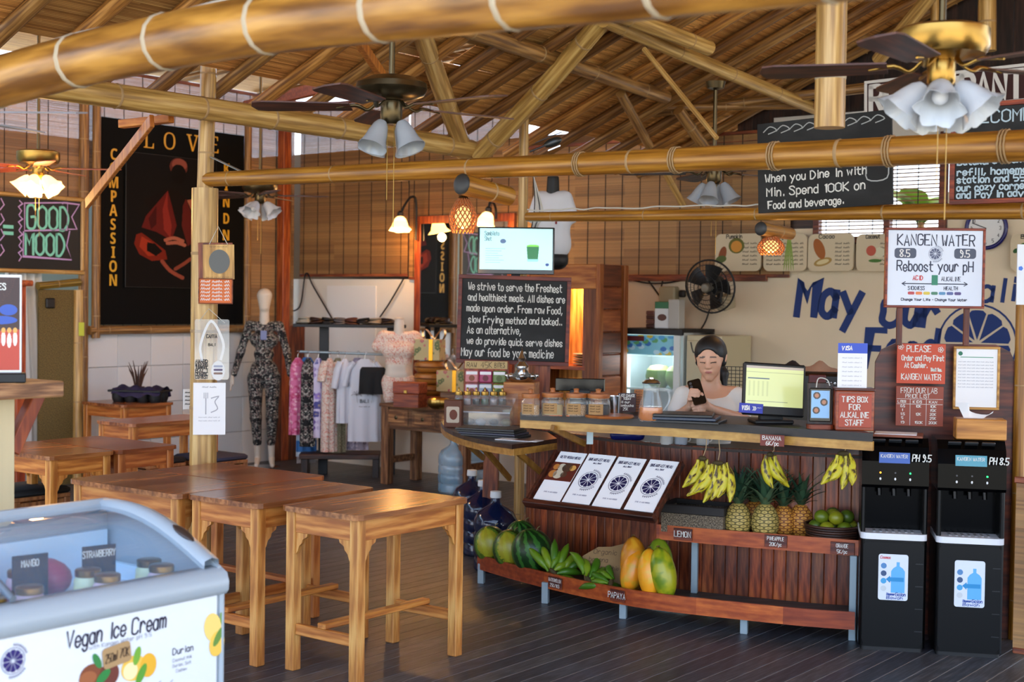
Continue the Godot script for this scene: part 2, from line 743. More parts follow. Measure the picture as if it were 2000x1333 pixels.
func canvas(w: int, h: int, c: Color) -> Image:
	var im := Image.create(w, h, false, Image.FORMAT_RGB8)
	im.fill(c)
	return im

func blossoms(base: Color, cols: Array, n: int, r0: float, r1: float, seed_: int, size := 256, leaf := Color(0, 0, 0, 0)) -> Image:     # a floral print
	var im := canvas(size, size, base)
	var r := RandomNumberGenerator.new()
	r.seed = seed_
	for i in n:
		var x := r.randf()
		var y := r.randf()
		var s := r.randf_range(r0, r1)
		var c: Color = cols[r.randi() % cols.size()]
		if leaf.a > 0:
			dot(im, x + s, y + s * 0.6, s * 0.9, s * 0.35, leaf, r.randf() * 3)
		for k in 5:
			var a := TAU * k / 5.0 + x * 9
			dot(im, x + cos(a) * s * 0.6, y + sin(a) * s * 0.6, s * 0.5, s * 0.5, c)
		dot(im, x, y, s * 0.25, s * 0.25, c.lerp(Color(0.9, 0.8, 0.5), 0.6))
	return im

# ------------------------------------------------------------------ shared materials
func set_materials() -> void:
	M.t_table = noise_tex([Color(0.45, 0.275, 0.15), Color(0.56, 0.355, 0.2), Color(0.66, 0.44, 0.255)], 0.012, 3)
	M.t_honey = noise_tex([Color(0.62, 0.38, 0.16), Color(0.76, 0.52, 0.25), Color(0.85, 0.64, 0.36)], 0.012, 5)
	M.t_red = noise_tex([Color(0.32, 0.14, 0.075), Color(0.47, 0.225, 0.115), Color(0.6, 0.33, 0.17)], 0.014, 9)
	M.t_dark = noise_tex([Color(0.1, 0.055, 0.035), Color(0.17, 0.1, 0.065), Color(0.24, 0.15, 0.1)], 0.014, 11)
	M.t_deck = noise_tex([Color(0.19, 0.2, 0.215), Color(0.255, 0.265, 0.285), Color(0.33, 0.34, 0.365)], 0.02, 13, 5)
	M.t_bam = noise_tex([Color(0.56, 0.42, 0.22), Color(0.7, 0.55, 0.31), Color(0.8, 0.67, 0.43)], 0.01, 17)
	M.t_bamd = noise_tex([Color(0.38, 0.25, 0.12), Color(0.54, 0.385, 0.2), Color(0.66, 0.5, 0.29)], 0.01, 19)
	M.t_old = noise_tex([Color(0.32, 0.21, 0.13), Color(0.46, 0.32, 0.21), Color(0.58, 0.44, 0.3)], 0.016, 23, 5)
	M.t_wall = noise_tex([Color(0.83, 0.82, 0.79), Color(0.86, 0.85, 0.82)], 0.006, 29, 4)
	M.t_orange = noise_tex([Color(0.5, 0.2, 0.08), Color(0.62, 0.29, 0.12), Color(0.72, 0.38, 0.17)], 0.014, 31)
	M.t_chalk = noise_tex([Color(0.055, 0.058, 0.06), Color(0.075, 0.08, 0.082), Color(0.13, 0.135, 0.135)], 0.008, 37, 4)
	M.t_green = noise_tex([Color(0.16, 0.3, 0.05), Color(0.3, 0.46, 0.1)], 0.02, 39)
	M.bam = grained(M.t_bam, 2.0, 0.25, Color.WHITE, 0.38)
	M.bam_gold = grained(M.t_bam, 2.0, 0.25, Color(0.86, 0.74, 0.46), 0.35)
	M.bam_dark = grained(M.t_bamd, 2.0, 0.3, Color.WHITE, 0.45)
	M.bam_pale = grained(M.t_bam, 2.0, 0.25, Color(1.0, 1.0, 0.95), 0.45)
	M.bam_big = grained(M.t_bamd, 1.0, 0.3, Color(1.05, 1.0, 0.76), 0.33)
	M.ring = flat(Color(0.62, 0.5, 0.34), 0.7)
	M.ring_pale = flat(Color(0.66, 0.6, 0.5), 0.75)
	M.white = flat(Color(0.85, 0.85, 0.84), 0.6)
	M.paper = flat(Color(0.9, 0.9, 0.9), 0.8)
	M.black = flat(Color(0.035, 0.035, 0.04), 0.55)
	M.black_gloss = flat(Color(0.02, 0.02, 0.024), 0.14)
	M.cable = flat(Color(0.06, 0.06, 0.065), 0.5)
	M.cable_white = flat(Color(0.75, 0.74, 0.7), 0.5)
	M.steel = flat(Color(0.62, 0.68, 0.7), 0.42, 0.55)
	M.chrome = flat(Color(0.8, 0.8, 0.8), 0.15, 1.0)
	M.brass = flat(Color(0.62, 0.49, 0.25), 0.28, 1.0)
	M.bronze = flat(Color(0.33, 0.28, 0.19), 0.3, 0.9)
	M.chalk = flat(Color(0.83, 0.83, 0.8), 0.9)
	M.board = wood(M.t_chalk, 0, Color.WHITE, 0.75, 0.6, 0.9)
	M.gold_ink = flat(Color(0.82, 0.62, 0.1), 0.5)
	M.sign_brown = wood(M.t_red, 0, Color(1.0, 0.85, 0.8), 0.6)
	M.sign_orange = flat(Color(0.76, 0.27, 0.1), 0.5)
	M.lilac = flat(Color(0.72, 0.6, 0.82), 0.9)
	M.mint = flat(Color(0.5, 0.82, 0.75), 0.9)
	M.navy = flat(Color(0.05, 0.18, 0.42), 0.7)
	M.slats = flat(Color.WHITE, 0.55)
	M.slats.vertex_color_use_as_albedo = true
	M.glass = glass(Color(0.9, 0.96, 0.97), 0.06)
	M.lid_wood = wood(M.t_honey, 0, Color(0.8, 0.68, 0.6), 0.5)
	M.mat = flat(Color.WHITE, 0.6)
	var im := canvas(256, 256, Color(0.32, 0.2, 0.1))
	var r := RandomNumberGenerator.new()
	r.seed = 4
	for k in 32:
		var y := 0
		while y < 256:
			var l := r.randi_range(40, 150)
			var c := Color(0.82, 0.62, 0.36).lerp(Color(0.62, 0.43, 0.22), r.randf())
			c = c.lerp(Color(0.92, 0.76, 0.5), r.randf() * r.randf())
			im.fill_rect(Rect2i(k * 8, y, 7, mini(l, 256 - y)), c)
			im.fill_rect(Rect2i(k * 8 + 1, y, 2, mini(l, 256 - y)), c * 1.12)
			y += l
	M.mat.albedo_texture = ImageTexture.create_from_image(im)
	M.mat.uv1_triplanar = true
	M.mat.uv1_scale = Vector3(2.5, 2.5, 0.8)


# ------------------------------------------------------------------ bamboo
func bamboo(parent, called, pts: Array, r0: float, r1: float, mat, ring_mat, gap := 0.42, n := 14, first := 0.2) -> MeshInstance3D:     # one cane with its node rings as parts
	var q := curve(pts, 8) if pts.size() > 2 else [pts[0], pts[0].lerp(pts[1], 0.33), pts[0].lerp(pts[1], 0.66), pts[1]]
	var st := ms(true)
	var rad := []
	for i in q.size():
		rad.append(lerpf(r0, r1, float(i) / (q.size() - 1)))
	tube(st, q, rad, n)
	var o := put(parent, called, st, mat)
	var total := 0.0
	for i in q.size() - 1:
		total += q[i].distance_to(q[i + 1])
	var s := first
	while s < total - 0.05:
		var acc := 0.0
		for i in q.size() - 1:
			var l: float = q[i].distance_to(q[i + 1])
			if acc + l >= s:
				var p: Vector3 = q[i].lerp(q[i + 1], (s - acc) / l)
				var d: Vector3 = (q[i + 1] - q[i]).normalized()
				var r := lerpf(r0, r1, s / total)
				var sr := ms(true)
				tube(sr, [p - d * r * 0.13, p - d * r * 0.06, p, p + d * r * 0.06, p + d * r * 0.13], [r * 0.99, r * 1.035, r * 1.015, r * 1.05, r * 0.99], n, false)
				put(o, "node_ring", sr, ring_mat)
				break
			acc += l
		s += gap * rng.randf_range(0.9, 1.1)
	return o

func cane(called, label, category, pts: Array, r0: float, r1: float, mat, ring_mat, gap := 0.42, group := "") -> Node3D:
	var base: Vector3 = pts[0]
	var o := thing(called, label, category, base, 0.0, group)
	var q := []
	for p in pts:
		q.append(p - base)
	bamboo(o, "cane", q, r0, r1, mat, ring_mat, gap)
	return o

# ------------------------------------------------------------------ floor
func build_floor() -> void:
	var f := struct("floor")
	f.transform = Transform3D(room_basis(), Vector3.ZERO)
	# own axes: x = u, z = -v
	var dust := flat(Color(0.55, 0.54, 0.53), 0.9)
	put(f, "bearer", boxm(Vector3(16.0, 0.1, 13.6), 0.0, Vector3(-3.6, -0.0512, -4.2)), dust)
	var tones := [Color(1, 1, 1), Color(0.9, 0.9, 0.92), Color(1.1, 1.08, 1.05), Color(0.98, 0.96, 1.0), Color(0.85, 0.85, 0.88)]
	var mats := []
	for c in tones:
		mats.append(wood(M.t_deck, 2, c, 0.42, 0.5, 5.0))
	var bm := []
	for k in 4:
		bm.append(boxm(Vector3(0.0965, 0.03, 13.5), 0.002, Vector3(k * 0.37, 0, k * 1.3)))
	for i in 160:
		var k := i % 4
		put(f, "board", bm[k], mats[rng.randi() % 5], T(Vector3(-11.6 + i * 0.1 - k * 0.37, -0.015, -4.2 - k * 1.3)))

# ------------------------------------------------------------------ roof
const EAVE := 2.95
const PITCH := 0.4245
func roof_y(u) -> float: return EAVE + PITCH * (u - POST_U)

func on_roof(px, py) -> Vector3:
	var r := ray(px, py)
	# EYE.y + t r.y = EAVE + PITCH (t ru - POST_U)
	var t := (EAVE - PITCH * POST_U - EYE.y) / (r.y - PITCH * r.dot(UA))
	return EYE + r * t

func build_roof() -> void:
	var c := struct("ceiling")
	var slope := Basis(room_basis() * Basis(Vector3.BACK, atan(PITCH)))
	var up := slope.y
	var ks := sqrt(1.0 + PITCH * PITCH)
	# rafters
	var rm := []
	for k in 3:
		var st := ms(true)
		tube(st, [Vector3(0, 0, 0), Vector3(2.7, 0.01, 0.0), Vector3(5.6, -0.01, 0), Vector3(8.75, 0, 0)], [0.042, 0.044, 0.041, 0.04], 9)
		rm.append(done(st))
	var mats := [M.bam_dark, grained(M.t_bamd, 2, 0.3, Color(0.85, 0.8, 0.75), 0.5), grained(M.t_bamd, 2, 0.3, Color(1.15, 1.1, 1.0), 0.5)]
	var i := 0
	var v := 0.5
	while v < 10.75:
		put(c, "rafter", rm[i % 3], mats[rng.randi() % 3], Transform3D(slope, W(POST_U - 0.25, v, roof_y(POST_U - 0.25)) - up * 0.052), "")
		i += 1
		v += 0.37
	# mats between, with the torn hole left open
	var h0 := on_roof(838, 100)
	var h1 := on_roof(908, 92)
	var h2 := on_roof(875, 128)
	var h3 := on_roof(878, 70)
	var hole := Rect2(Vector2(minf(minf(U(h0), U(h1)), minf(U(h2), U(h3))), minf(minf(V(h0), V(h1)), minf(V(h2), V(h3)))), Vector2.ZERO)
	for h in [h0, h1, h2, h3]:
		hole = hole.expand(Vector2(U(h), V(h)))
	hole = hole.grow(-0.02)
	var tint := []
	for col in [Color(1, 1, 1), Color(0.86, 0.84, 0.8), Color(1.12, 1.1, 1.05), Color(0.95, 0.88, 0.8), Color(1.05, 0.98, 0.9)]:
		var m: StandardMaterial3D = M.mat.duplicate()
		m.albedo_color = col
		tint.append(m)
	var u := POST_U + 0.08
	while u < 1.5:
		v = 0.5
		while v < 10.6:
			var rects := [Rect2(u, v, 0.9, 1.11)]
			if rects[0].intersects(hole):
				var a: Rect2 = rects[0]
				var b: Rect2 = a.intersection(hole)
				rects = [Rect2(a.position, Vector2(b.position.x - a.position.x, a.size.y)), Rect2(Vector2(b.end.x, a.position.y), Vector2(a.end.x - b.end.x, a.size.y)),
					Rect2(b.position.x, a.position.y, b.size.x, b.position.y - a.position.y), Rect2(b.position.x, b.end.y, b.size.x, a.end.y - b.end.y)]
			for a in rects:
				if a.size.x < 0.02 or a.size.y < 0.02:
					continue
				var split := rng.randf() < 0.14
				var off := Vector3(rng.randi_range(0, 9) * 0.37, 0, rng.randi_range(0, 9) * 0.29)
				var m := boxm(Vector3(a.size.x * ks + (-0.012 if split else 0.03), 0.005, a.size.y + (0.02 if not split else -0.006)), 0.0, off)
				var p := W(a.get_center().x, a.get_center().y, roof_y(a.get_center().x)) + up * rng.randf_range(0.0, 0.012)
				var b: Basis = slope * Basis(Vector3.UP, rng.randf_range(-0.012, 0.012))
				put(c, "woven_mat", m, tint[rng.randi() % 5], Transform3D(b, p - b * off))
			v += 1.11
		u += 0.9
	# loose strips over the hole
	for k in 3:
		var a := W(hole.position.x + 0.03 + k * 0.05, hole.position.y - 0.1, 0)
		a.y = roof_y(U(a)) + 0.02
		var b := W(U(a), hole.end.y + 0.1, a.y)
		var st := ms()
		bar(st, a, b, 0.012, 0.004)
		put(c, "loose_strip", st, M.bam_dark)
	# the far slope, beyond the ridge, and the ridge pole
	var far := Basis(room_basis() * Basis(Vector3.BACK, -atan(PITCH)))
	for k in 5:
		put(c, "woven_mat", boxm(Vector3(7.6, 0.006, 2.1)), tint[k % 5], Transform3D(far, W(5.0, 1.55 + k * 2.1, roof_y(1.5) - PITCH * 3.5)))
	var sr := ms(true)
	tube(sr, [W(1.5, 0.4, roof_y(1.5) - 0.12), W(1.5, 10.7, roof_y(1.5) - 0.12)], 0.06, 12)
	put(c, "ridge_pole", sr, M.bam_dark)
	# roof over the side aisle, higher than the eave of the main roof
	var d := struct("ceiling_aisle")
	for k in 7:
		put(d, "woven_mat", boxm(Vector3(6.4, 0.02, 2.1)), tint[k % 5], Transform3D(room_basis() * Basis(Vector3.BACK, 0.06), W(-8.4, -2.5 + k * 2.05, 4.15)))
	for k in 12:
		var st := ms(true)
		tube(st, [W(-11.6, -2.8 + k * 1.2, 3.9), W(-6.3, -2.8 + k * 1.2, 4.22)], 0.04, 8)
		put(d, "rafter", st, M.bam_dark)

# ------------------------------------------------------------------ blinds of split bamboo
func blind(called, label, a: Vector3, b: Vector3, y0: float, y1: float, pitch := 0.0095, tall := 0.0086, cords := 0.19) -> Node3D:    # hangs from a to b
	var o := thing(called, label, "blind", Vector3(a.x, y0, a.z), 0.0, "bamboo blinds along the walls")
	var d := Vector3(b.x - a.x, 0, b.z - a.z)
	var x := d.normalized()
	var w := d.length()
	var bs := Basis(x, Vector3.UP, x.cross(Vector3.UP))
	o.basis = bs
	var st := ms()
	var y := 0.0
	var h := y1 - y0
	var n := maxi(1, int(w / 0.5))
	var tone := []
	for k in n:
		tone.append(rng.randf())
	while y < h:
		var k := 0
		var t := rng.randf()
		var c := Color(0.32, 0.16, 0.052).lerp(Color(0.18, 0.085, 0.027), t)
		if rng.randf() < 0.12:
			c = c.lerp(Color(0.15, 0.085, 0.035), 0.6)
		for s in n:
			if rng.randf() < 0.12:
				tone[s] = rng.randf()
			st.set_color(c.lerp(Color(0.46, 0.26, 0.09) if tone[s] > 0.5 else Color(0.15, 0.075, 0.025), 0.25))
			box(st, Vector3(w * (s + 0.5) / n, y + tall * 0.5, rng.randf_range(-0.001, 0.001)), Vector3(w / n + 0.001, tall, 0.0025))
		y += pitch
	var sl := put(o, "slats", st, M.slats)
	stuff(sl)
	var cm := flat(Color(0.08, 0.05, 0.03), 0.8)
	var k := 0.06
	while k < w:
		var sc := ms()
		box(sc, Vector3(k, h * 0.5, 0.003), Vector3(0.006, h, 0.004))
		put(o, "cord", sc, cm)
		k += cords * rng.randf_range(0.85, 1.15)
	var hr := ms()
	box(hr, Vector3(w * 0.5, h, 0.0), Vector3(w + 0.02, 0.03, 0.02), 0.004)
	put(o, "head_rail", hr, wood(M.t_red, 0))
	var br := ms()
	box(br, Vector3(w * 0.5, -0.012, 0.0), Vector3(w, 0.028, 0.014), 0.004)
	put(o, "bottom_rail", br, wood(M.t_red, 0))
	return o

# ------------------------------------------------------------------ left wall
func build_wall_left() -> void:
	var w := struct("wall_left")
	w.transform = Transform3D(room_basis(), Vector3.ZERO)
	var v0 := V(on_u(162, 640))
	var top := on_u(250, 643).y
	var L := LEFT_U
	put(w, "masonry", boxm(Vector3(0.12, top, BACK_V + 0.1 - v0), 0.0, Vector3(L - 0.075, top * 0.5, -(v0 + BACK_V + 0.1) * 0.5)), flat(Color(0.45, 0.45, 0.44), 0.9))
	var tm := [flat(Color(0.8, 0.8, 0.79), 0.28), flat(Color(0.77, 0.775, 0.77), 0.28), flat(Color(0.82, 0.815, 0.8), 0.28)]
	var tile := boxm(Vector3(0.014, 0.346, 0.376), 0.003)
	var j := 0
	while j < 4:
		var k := 0
		while v0 + 0.19 + k * 0.38 < BACK_V:
			put(w, "tile", tile, tm[rng.randi() % 3], T(Vector3(L - 0.008, top - 0.175 - j * 0.35, -(v0 + 0.19 + k * 0.38))))
			k += 1
		j += 1
	# low wall left of the door, mostly out of view
	put(w, "masonry", boxm(Vector3(0.12, 1.3, 5.0), 0.0, Vector3(L - 0.075, 0.65, -3.2)), M.white)
	# bamboo uprights and the rail over the tiles
	var t := struct("trim_1")
	for px in [163, 560]:
		var a := on_u(px, 500)
		bamboo(t, "upright", [Vector3(a.x, 0, a.z), Vector3(a.x, 4.0, a.z)], 0.045, 0.045, M.bam_dark, M.ring, 0.5)
	# board post by the corner
	var cpt := on_u(545, 600)
	put(t, "post", boxm(Vector3(0.1, 4.0, 0.1), 0.006, Vector3(0.06, 2.0, 0)), wood(M.t_orange, 1, Color(0.95, 0.95, 0.9)), Transform3D(room_basis(), Vector3(cpt.x, 0, cpt.z)))
	var pan := on_u(573, 600)
	put(t, "side_panel", boxm(Vector3(0.03, 1.4, 0.55), 0.003, Vector3(0.09, 0.7, 0.1)), wood(M.t_red, 1, Color(0.8, 0.8, 0.8)), Transform3D(room_basis(), Vector3(pan.x, 0, pan.z)))
	blind("bamboo_blind", "bamboo blind above the chalkboard with mint lettering, behind the lit fan", W(L - 0.02, V(on_u(-90, 300)), 0), W(L - 0.02, V(on_u(192, 300)), 0), on_u(80, 382).y, 3.7)
	blind("bamboo_blind", "bamboo blind behind and right of the black painted panel, left of the corner", W(L - 0.02, V(on_u(195, 300)), 0), W(L - 0.02, BACK_V - 0.05, 0), top + 0.02, 3.76)

# ------------------------------------------------------------------ back wall
func build_wall_back() -> void:
	var w := struct("wall_back")
	w.transform = Transform3D(room_basis(), Vector3.ZERO)
	var wm := wood(M.t_wall, 1, Color(1, 0.99, 0.97), 0.7, 0.35, 0.35)
	var cream := wood(M.t_wall, 1, Color(1.0, 0.93, 0.82), 0.75, 0.35, 0.35)
	var ua := U(on_v(1395, 500))
	var ub := U(on_v(1590, 480))
	var uc := U(on_v(1850, 450))
	var slab := func(u0, u1, y0, y1, m): put(w, "panel", boxm(Vector3(u1 - u0, y1 - y0, 0.1), 0.0, Vector3((u0 + u1) * 0.5, (y0 + y1) * 0.5, -BACK_V - 0.05)), m)
	var ytop := on_v(1300, 546).y
	slab.call(LEFT_U - 0.1, U(on_v(1222, 546)), 0.0, ytop, wm)
	slab.call(U(on_v(1222, 546)), ua, 0.0, ytop, cream)
	slab.call(ua, ub, 0.0, 2.3, cream)
	slab.call(ub, uc, 0.0, on_v(1700, 472).y, cream)
	slab.call(uc, -0.5, 0.0, 2.55, cream)
	# access hatch in the white part
	var h0 := on_v(640, 566)
	var h1 := on_v(735, 640)
	var hat := ms()
	box(hat, Vector3((U(h0) + U(h1)) * 0.5, 1.35, -BACK_V + 0.006), Vector3(U(h1) - U(h0), 0.95, 0.014), 0.003)
	put(w, "hatch", hat, M.white)
	# gable boards above, up to the roof
	var gd := [wood(M.t_dark, 1, Color(1.0, 0.95, 1.0), 0.7), wood(M.t_dark, 1, Color(0.85, 0.8, 0.85), 0.7)]
	var u := U(on_v(1440, 200))
	var i := 0
	while u < 1.4:
		var top := roof_y(u + 0.07) - 0.03
		put(w, "gable_board", boxm(Vector3(0.138, top - 3.12, 0.02), 0.003, Vector3(u + 0.07, (top + 3.12) * 0.5, -BACK_V - 0.02)), gd[i % 2])
		u += 0.14
		i += 1
	put(w, "white_fascia", boxm(Vector3(2.4, 0.32, 0.03), 0.0, Vector3(U(on_v(1515, 200)) + 1.2, 3.04, -BACK_V + 0.01)), M.white)
	put(w, "lintel", boxm(Vector3(5.0, 0.1, 0.08), 0.004, Vector3(ua + 2.2, 3.0, -BACK_V - 0.02)), wood(M.t_red, 0))
	put(w, "upper_boards", boxm(Vector3(ub - ua, 0.7, 0.03), 0.0, Vector3((ua + ub) * 0.5, 2.65, -BACK_V - 0.03)), wood(M.t_dark, 0))
	put(w, "upper_boards", boxm(Vector3(2.6, 0.45, 0.03), 0.0, Vector3(uc + 1.3, 2.77, -BACK_V - 0.03)), wood(M.t_dark, 0))
	# batten under the blinds
	put(w, "batten", boxm(Vector3(U(on_v(1500, 540)) - U(on_v(1222, 546)), 0.05, 0.04), 0.004, Vector3((U(on_v(1500, 540)) + U(on_v(1222, 546))) * 0.5, ytop + 0.01, -BACK_V + 0.02)), wood(M.t_red, 0))
	# the window with its thin slats
	var win := struct("window_1")
	win.transform = Transform3D(room_basis(), Vector3.ZERO)
	var y0: float = on_v(1700, 472).y
	var fm := wood(M.t_red, 0, Color(0.8, 0.7, 0.7))
	for e in [ub + 0.03, uc - 0.03, U(on_v(1742, 350)) - 0.02]:
		put(win, "frame_upright", boxm(Vector3(0.05, 3.0 - y0, 0.07), 0.004, Vector3(e, (3.0 + y0) * 0.5, -BACK_V + 0.01)), fm)
	put(win, "sill", boxm(Vector3(uc - ub, 0.04, 0.1), 0.004, Vector3((ub + uc) * 0.5, y0, -BACK_V)), fm)
	blind("bamboo_blind", "thin dark slat blind over the bright window above the long beam", W(ub + 0.05, BACK_V - 0.02, 0), W(uc - 0.05, BACK_V - 0.02, 0), y0 + 0.03, 2.95, 0.03, 0.011, 0.17)
	# blinds along the back
	var ue := U(on_v(800, 400))
	var ug := U(on_v(1030, 400))
	blind("bamboo_blind", "bamboo blind above the white wall over the clothes rack", W(LEFT_U + 0.04, BACK_V - 0.02, 0), W(ue, BACK_V - 0.02, 0), on_v(680, 536).y, 3.7)
	blind("bamboo_blind", "bamboo blind behind the wall mirror and hanging lantern", W(ue + 0.02, BACK_V - 0.02, 0), W(ug, BACK_V - 0.02, 0), ytop + 0.02, 3.6)
	blind("bamboo_blind", "wide bamboo blind behind the round wall fan", W(ug + 0.02, BACK_V - 0.02, 0), W(ub - 0.2, BACK_V - 0.02, 0), ytop + 0.04, 3.1)

# ------------------------------------------------------------------ outside
func build_outside() -> void:
	# plain neighbouring walls a step outside, which shade the blinds from behind
	var ow := struct("wall_outer_back")
	put(ow, "render", boxm(Vector3(6.6, 3.4, 0.15)), flat(Color(0.4, 0.31, 0.22), 0.9), Transform3D(room_basis(), W(-8.9, BACK_V + 0.7, 1.6)))
	var ol := struct("wall_outer_left")
	put(ol, "render", boxm(Vector3(0.15, 3.4, 13.0)), flat(Color(0.62, 0.7, 0.68), 0.9), Transform3D(room_basis(), W(LEFT_U - 1.6, 5.0, 1.6)))
	var g := struct("ground")
	put(g, "paving", boxm(Vector3(70, 0.1, 70), 0.0, Vector3(0, -0.2, 0)), wood(noise_tex([Color(0.62, 0.6, 0.54), Color(0.74, 0.72, 0.66)], 0.02, 51), 1, Color.WHITE, 0.9, 0.2, 0.2))
	var leafm := flat(Color(0.3, 0.4, 0.1), 0.5)
	leafm.backlight_enabled = true
	leafm.backlight = Color(0.16, 0.22, 0.04)
	for e in [[1800, 345, 12.5, "broad-leaved plant outside the bright window"], [130, 285, 15.0, "yellow-green shrub outside behind the blind at the left"]]:
		var p := pt(e[0], e[1], e[2])
		var o := thing("garden_plant", e[3], "plant", Vector3(p.x, -0.15, p.z))
		var st := ms(true)
		tube(st, [Vector3.ZERO, Vector3(0.02, p.y * 0.6, 0), Vector3(0, p.y - 0.1, 0)], [0.05, 0.04, 0.03], 8)
		put(o, "stem", st, M.bam_dark)
		for k in 9:
			var a := TAU * k / 9.0
			var l := rng.randf_range(0.35, 0.6)
			var lf := ms(true)
			sheet(lf, 4, 6, func(s, t):
				var ww: float = sin(PI * clampf(t, 0.02, 0.98)) * 0.13
				return Vector3((s - 0.5) * 2.0 * ww, t * l * 0.9 - t * t * 0.25, t * l * 0.7 - absf(s - 0.5) * 0.05))
			put(o, "leaf", lf, leafm, TX(0, p.y - 0.3 + 0.05 * (k % 3), 0, 0, a, 0))

# ------------------------------------------------------------------ posts, beams and struts
func build_beams() -> void:
	# the thick beam that crosses in front
	var pts := []
	for e in [[-90, 178, 4.62], [0, 159, 4.5], [200, 107, 4.22], [500, 50, 3.75], [760, 18, 3.45], [1000, -8, 3.22], [1300, -38, 2.92], [1800, -95, 2.55]]:
		pts.append(pt(e[0], e[1], e[2]))
	var o := cane("bamboo_beam", "thick bamboo beam with pale rings crossing the front upper left", "beam", pts, 0.083, 0.077, M.bam_big, M.ring_pale, 0.42)
	var wire := ms(true)
	var q := []
	for i in 13:
		var k := i / 12.0 * (pts.size() - 1)
		var p: Vector3 = pts[int(k)].lerp(pts[mini(int(k) + 1, pts.size() - 1)], k - int(k)) - pts[0]
		q.append(p + Vector3(0, 0.083 + 0.006 * (i % 2), -0.01))
	tube(wire, curve(q, 3), 0.004, 6)
	put(o, "cable", wire, M.cable_white)
	# the post and its two beams
	var a := W(POST_U, 5.19, 0)
	var p := thing("bamboo_post", "stout bamboo post carrying the hanging signs, thinner cane on top", "post", a)
	bamboo(p, "lower_cane", [Vector3(0, 0, 0), Vector3(0, on_u(400, 368, POST_U).y, 0)], 0.078, 0.074, M.bam, M.ring, 0.43)
	bamboo(p, "upper_cane", [Vector3(0, on_u(400, 368, POST_U).y, 0), Vector3(0.02, 3.2, 0)], 0.045, 0.045, M.bam, M.ring, 0.5)
	var br := ms()
	bar(br, Vector3(0.04, 2.48, 0.03), Vector3(0.3, 2.36, 0.2), 0.03, 0.006)
	put(p, "bracket", br, M.steel)
	var b2y := on_u(405, 228, POST_U).y
	var c := cane("bamboo_beam", "bamboo beam running back from upper left to the strut joint", "beam", [W(POST_U + 0.11, V(on_u(60, 180, POST_U)) - 0.9, b2y + 0.01), W(POST_U + 0.11, 6.3, b2y + 0.03), W(POST_U + 0.11, V(on_u(918, 292, POST_U + 0.1)), b2y + 0.02)], 0.064, 0.068, M.bam_pale, M.ring, 0.55)
	var e1 := on_v(405, 351, 5.19)
	var e2 := on_v(2040, 283, 5.19)
	c = cane("bamboo_beam", "long golden bamboo beam running from the sign post to the right edge", "beam", [e1, e1.lerp(e2, 0.5), e2], 0.041, 0.06, M.bam_gold, M.ring, 0.9)
	var lash := ms(true)
	for px in [1135, 1322, 1515, 1740, 1965]:
		var m := on_v(px, 320 - (px - 400) * 0.0375, 5.19)
		m = e1 + (e2 - e1) * clampf((m - e1).dot(e2 - e1) / (e2 - e1).length_squared(), 0, 1) - e1
		var r := lerpf(0.041, 0.06, m.length() / e1.distance_to(e2))
		for k in 3:
			tube(lash, ring_pts(m + UA * (k - 1) * 0.012, Vector3.UP, VA, r + 0.003, 12) + [m + UA * (k - 1) * 0.012 + Vector3.UP * (r + 0.003)], 0.004, 5, false)
	put(c, "lashing", lash, M.ring)
	# the upright on top of it
	var up0 := on_v(1620, 250, 5.19)
	cane("bamboo_post", "short thick bamboo upright standing on the golden beam near the brass fan", "post", [up0, Vector3(up0.x - 0.0, roof_y(U(up0)) - 0.1, up0.z)], 0.061, 0.06, M.bam, M.ring_pale, 0.44)
	# lower beam over the counter
	var f1 := on_v(1030, 424, 7.13)
	var f2 := on_v(2040, 411, 7.13)
	cane("bamboo_beam", "bamboo beam with white cables above the television and counter", "beam", [f1, f1.lerp(f2, 0.5), f2], 0.03, 0.046, M.bam_gold, M.ring, 0.7)
	var cb := thing("power_cable", "white cable lying along the beam over the counter", "cable", f1)
	var cq := []
	for i in 24:
		cq.append((f2 - f1) * (i / 23.0 * 0.62) + Vector3(0, lerpf(0.036, 0.05, i / 23.0) + rng.randf_range(0.0, 0.012), rng.randf_range(-0.01, 0.02)))
	var cs := ms(true)
	tube(cs, curve(cq, 3), 0.005, 6)
	put(cb, "wire", cs, M.cable_white)
	var g1 := on_v(1021, 440, 7.68)
	cane("bamboo_post", "slim bamboo post behind the television with hanging wires", "post", [Vector3(g1.x, 0, g1.z), Vector3(g1.x, 3.05, g1.z)], 0.036, 0.034, M.bam, M.ring, 0.45)
	var wv := thing("wire_bundle", "tangled white and black wires hanging down the slim post above the television", "wires", Vector3(g1.x + 0.05, 0, g1.z + 0.04))
	for k in 6:
		var w := ms(true)
		tube(w, curve([Vector3(0.02, 2.55, 0), Vector3(0.03 + 0.012 * k, 2.35 - 0.01 * k, 0.02), Vector3(0.01 + 0.008 * k, 2.2, 0.02), Vector3(-0.03 + 0.01 * k, 2.06, 0.02)]), 0.004, 5)
		put(wv, "wire", w, M.cable if k % 3 == 0 else M.cable_white)
	# struts at the joint
	cane("bamboo_strut", "bamboo strut leaning left from the joint up to the roof", "strut", [pt(908, 300, 9.72), pt(818, 50, 8.12)], 0.063, 0.06, M.bam, M.ring, 0.6)
	cane("bamboo_strut", "pale bamboo strut leaning right from the joint up to the roof", "strut", [pt(935, 305, 9.6), pt(1062, 172, 9.1), pt(1195, 18, 8.5)], 0.066, 0.062, M.bam_pale, M.ring, 0.55)
	cane("bamboo_beam", "pale straight bamboo pole carrying the fan rod, sloping to the gable", "beam", [pt(1180, 38, 8.45), pt(1400, 133, 9.6), pt(1592, 212, 10.7)], 0.05, 0.047, M.bam_pale, M.ring, 0.7)
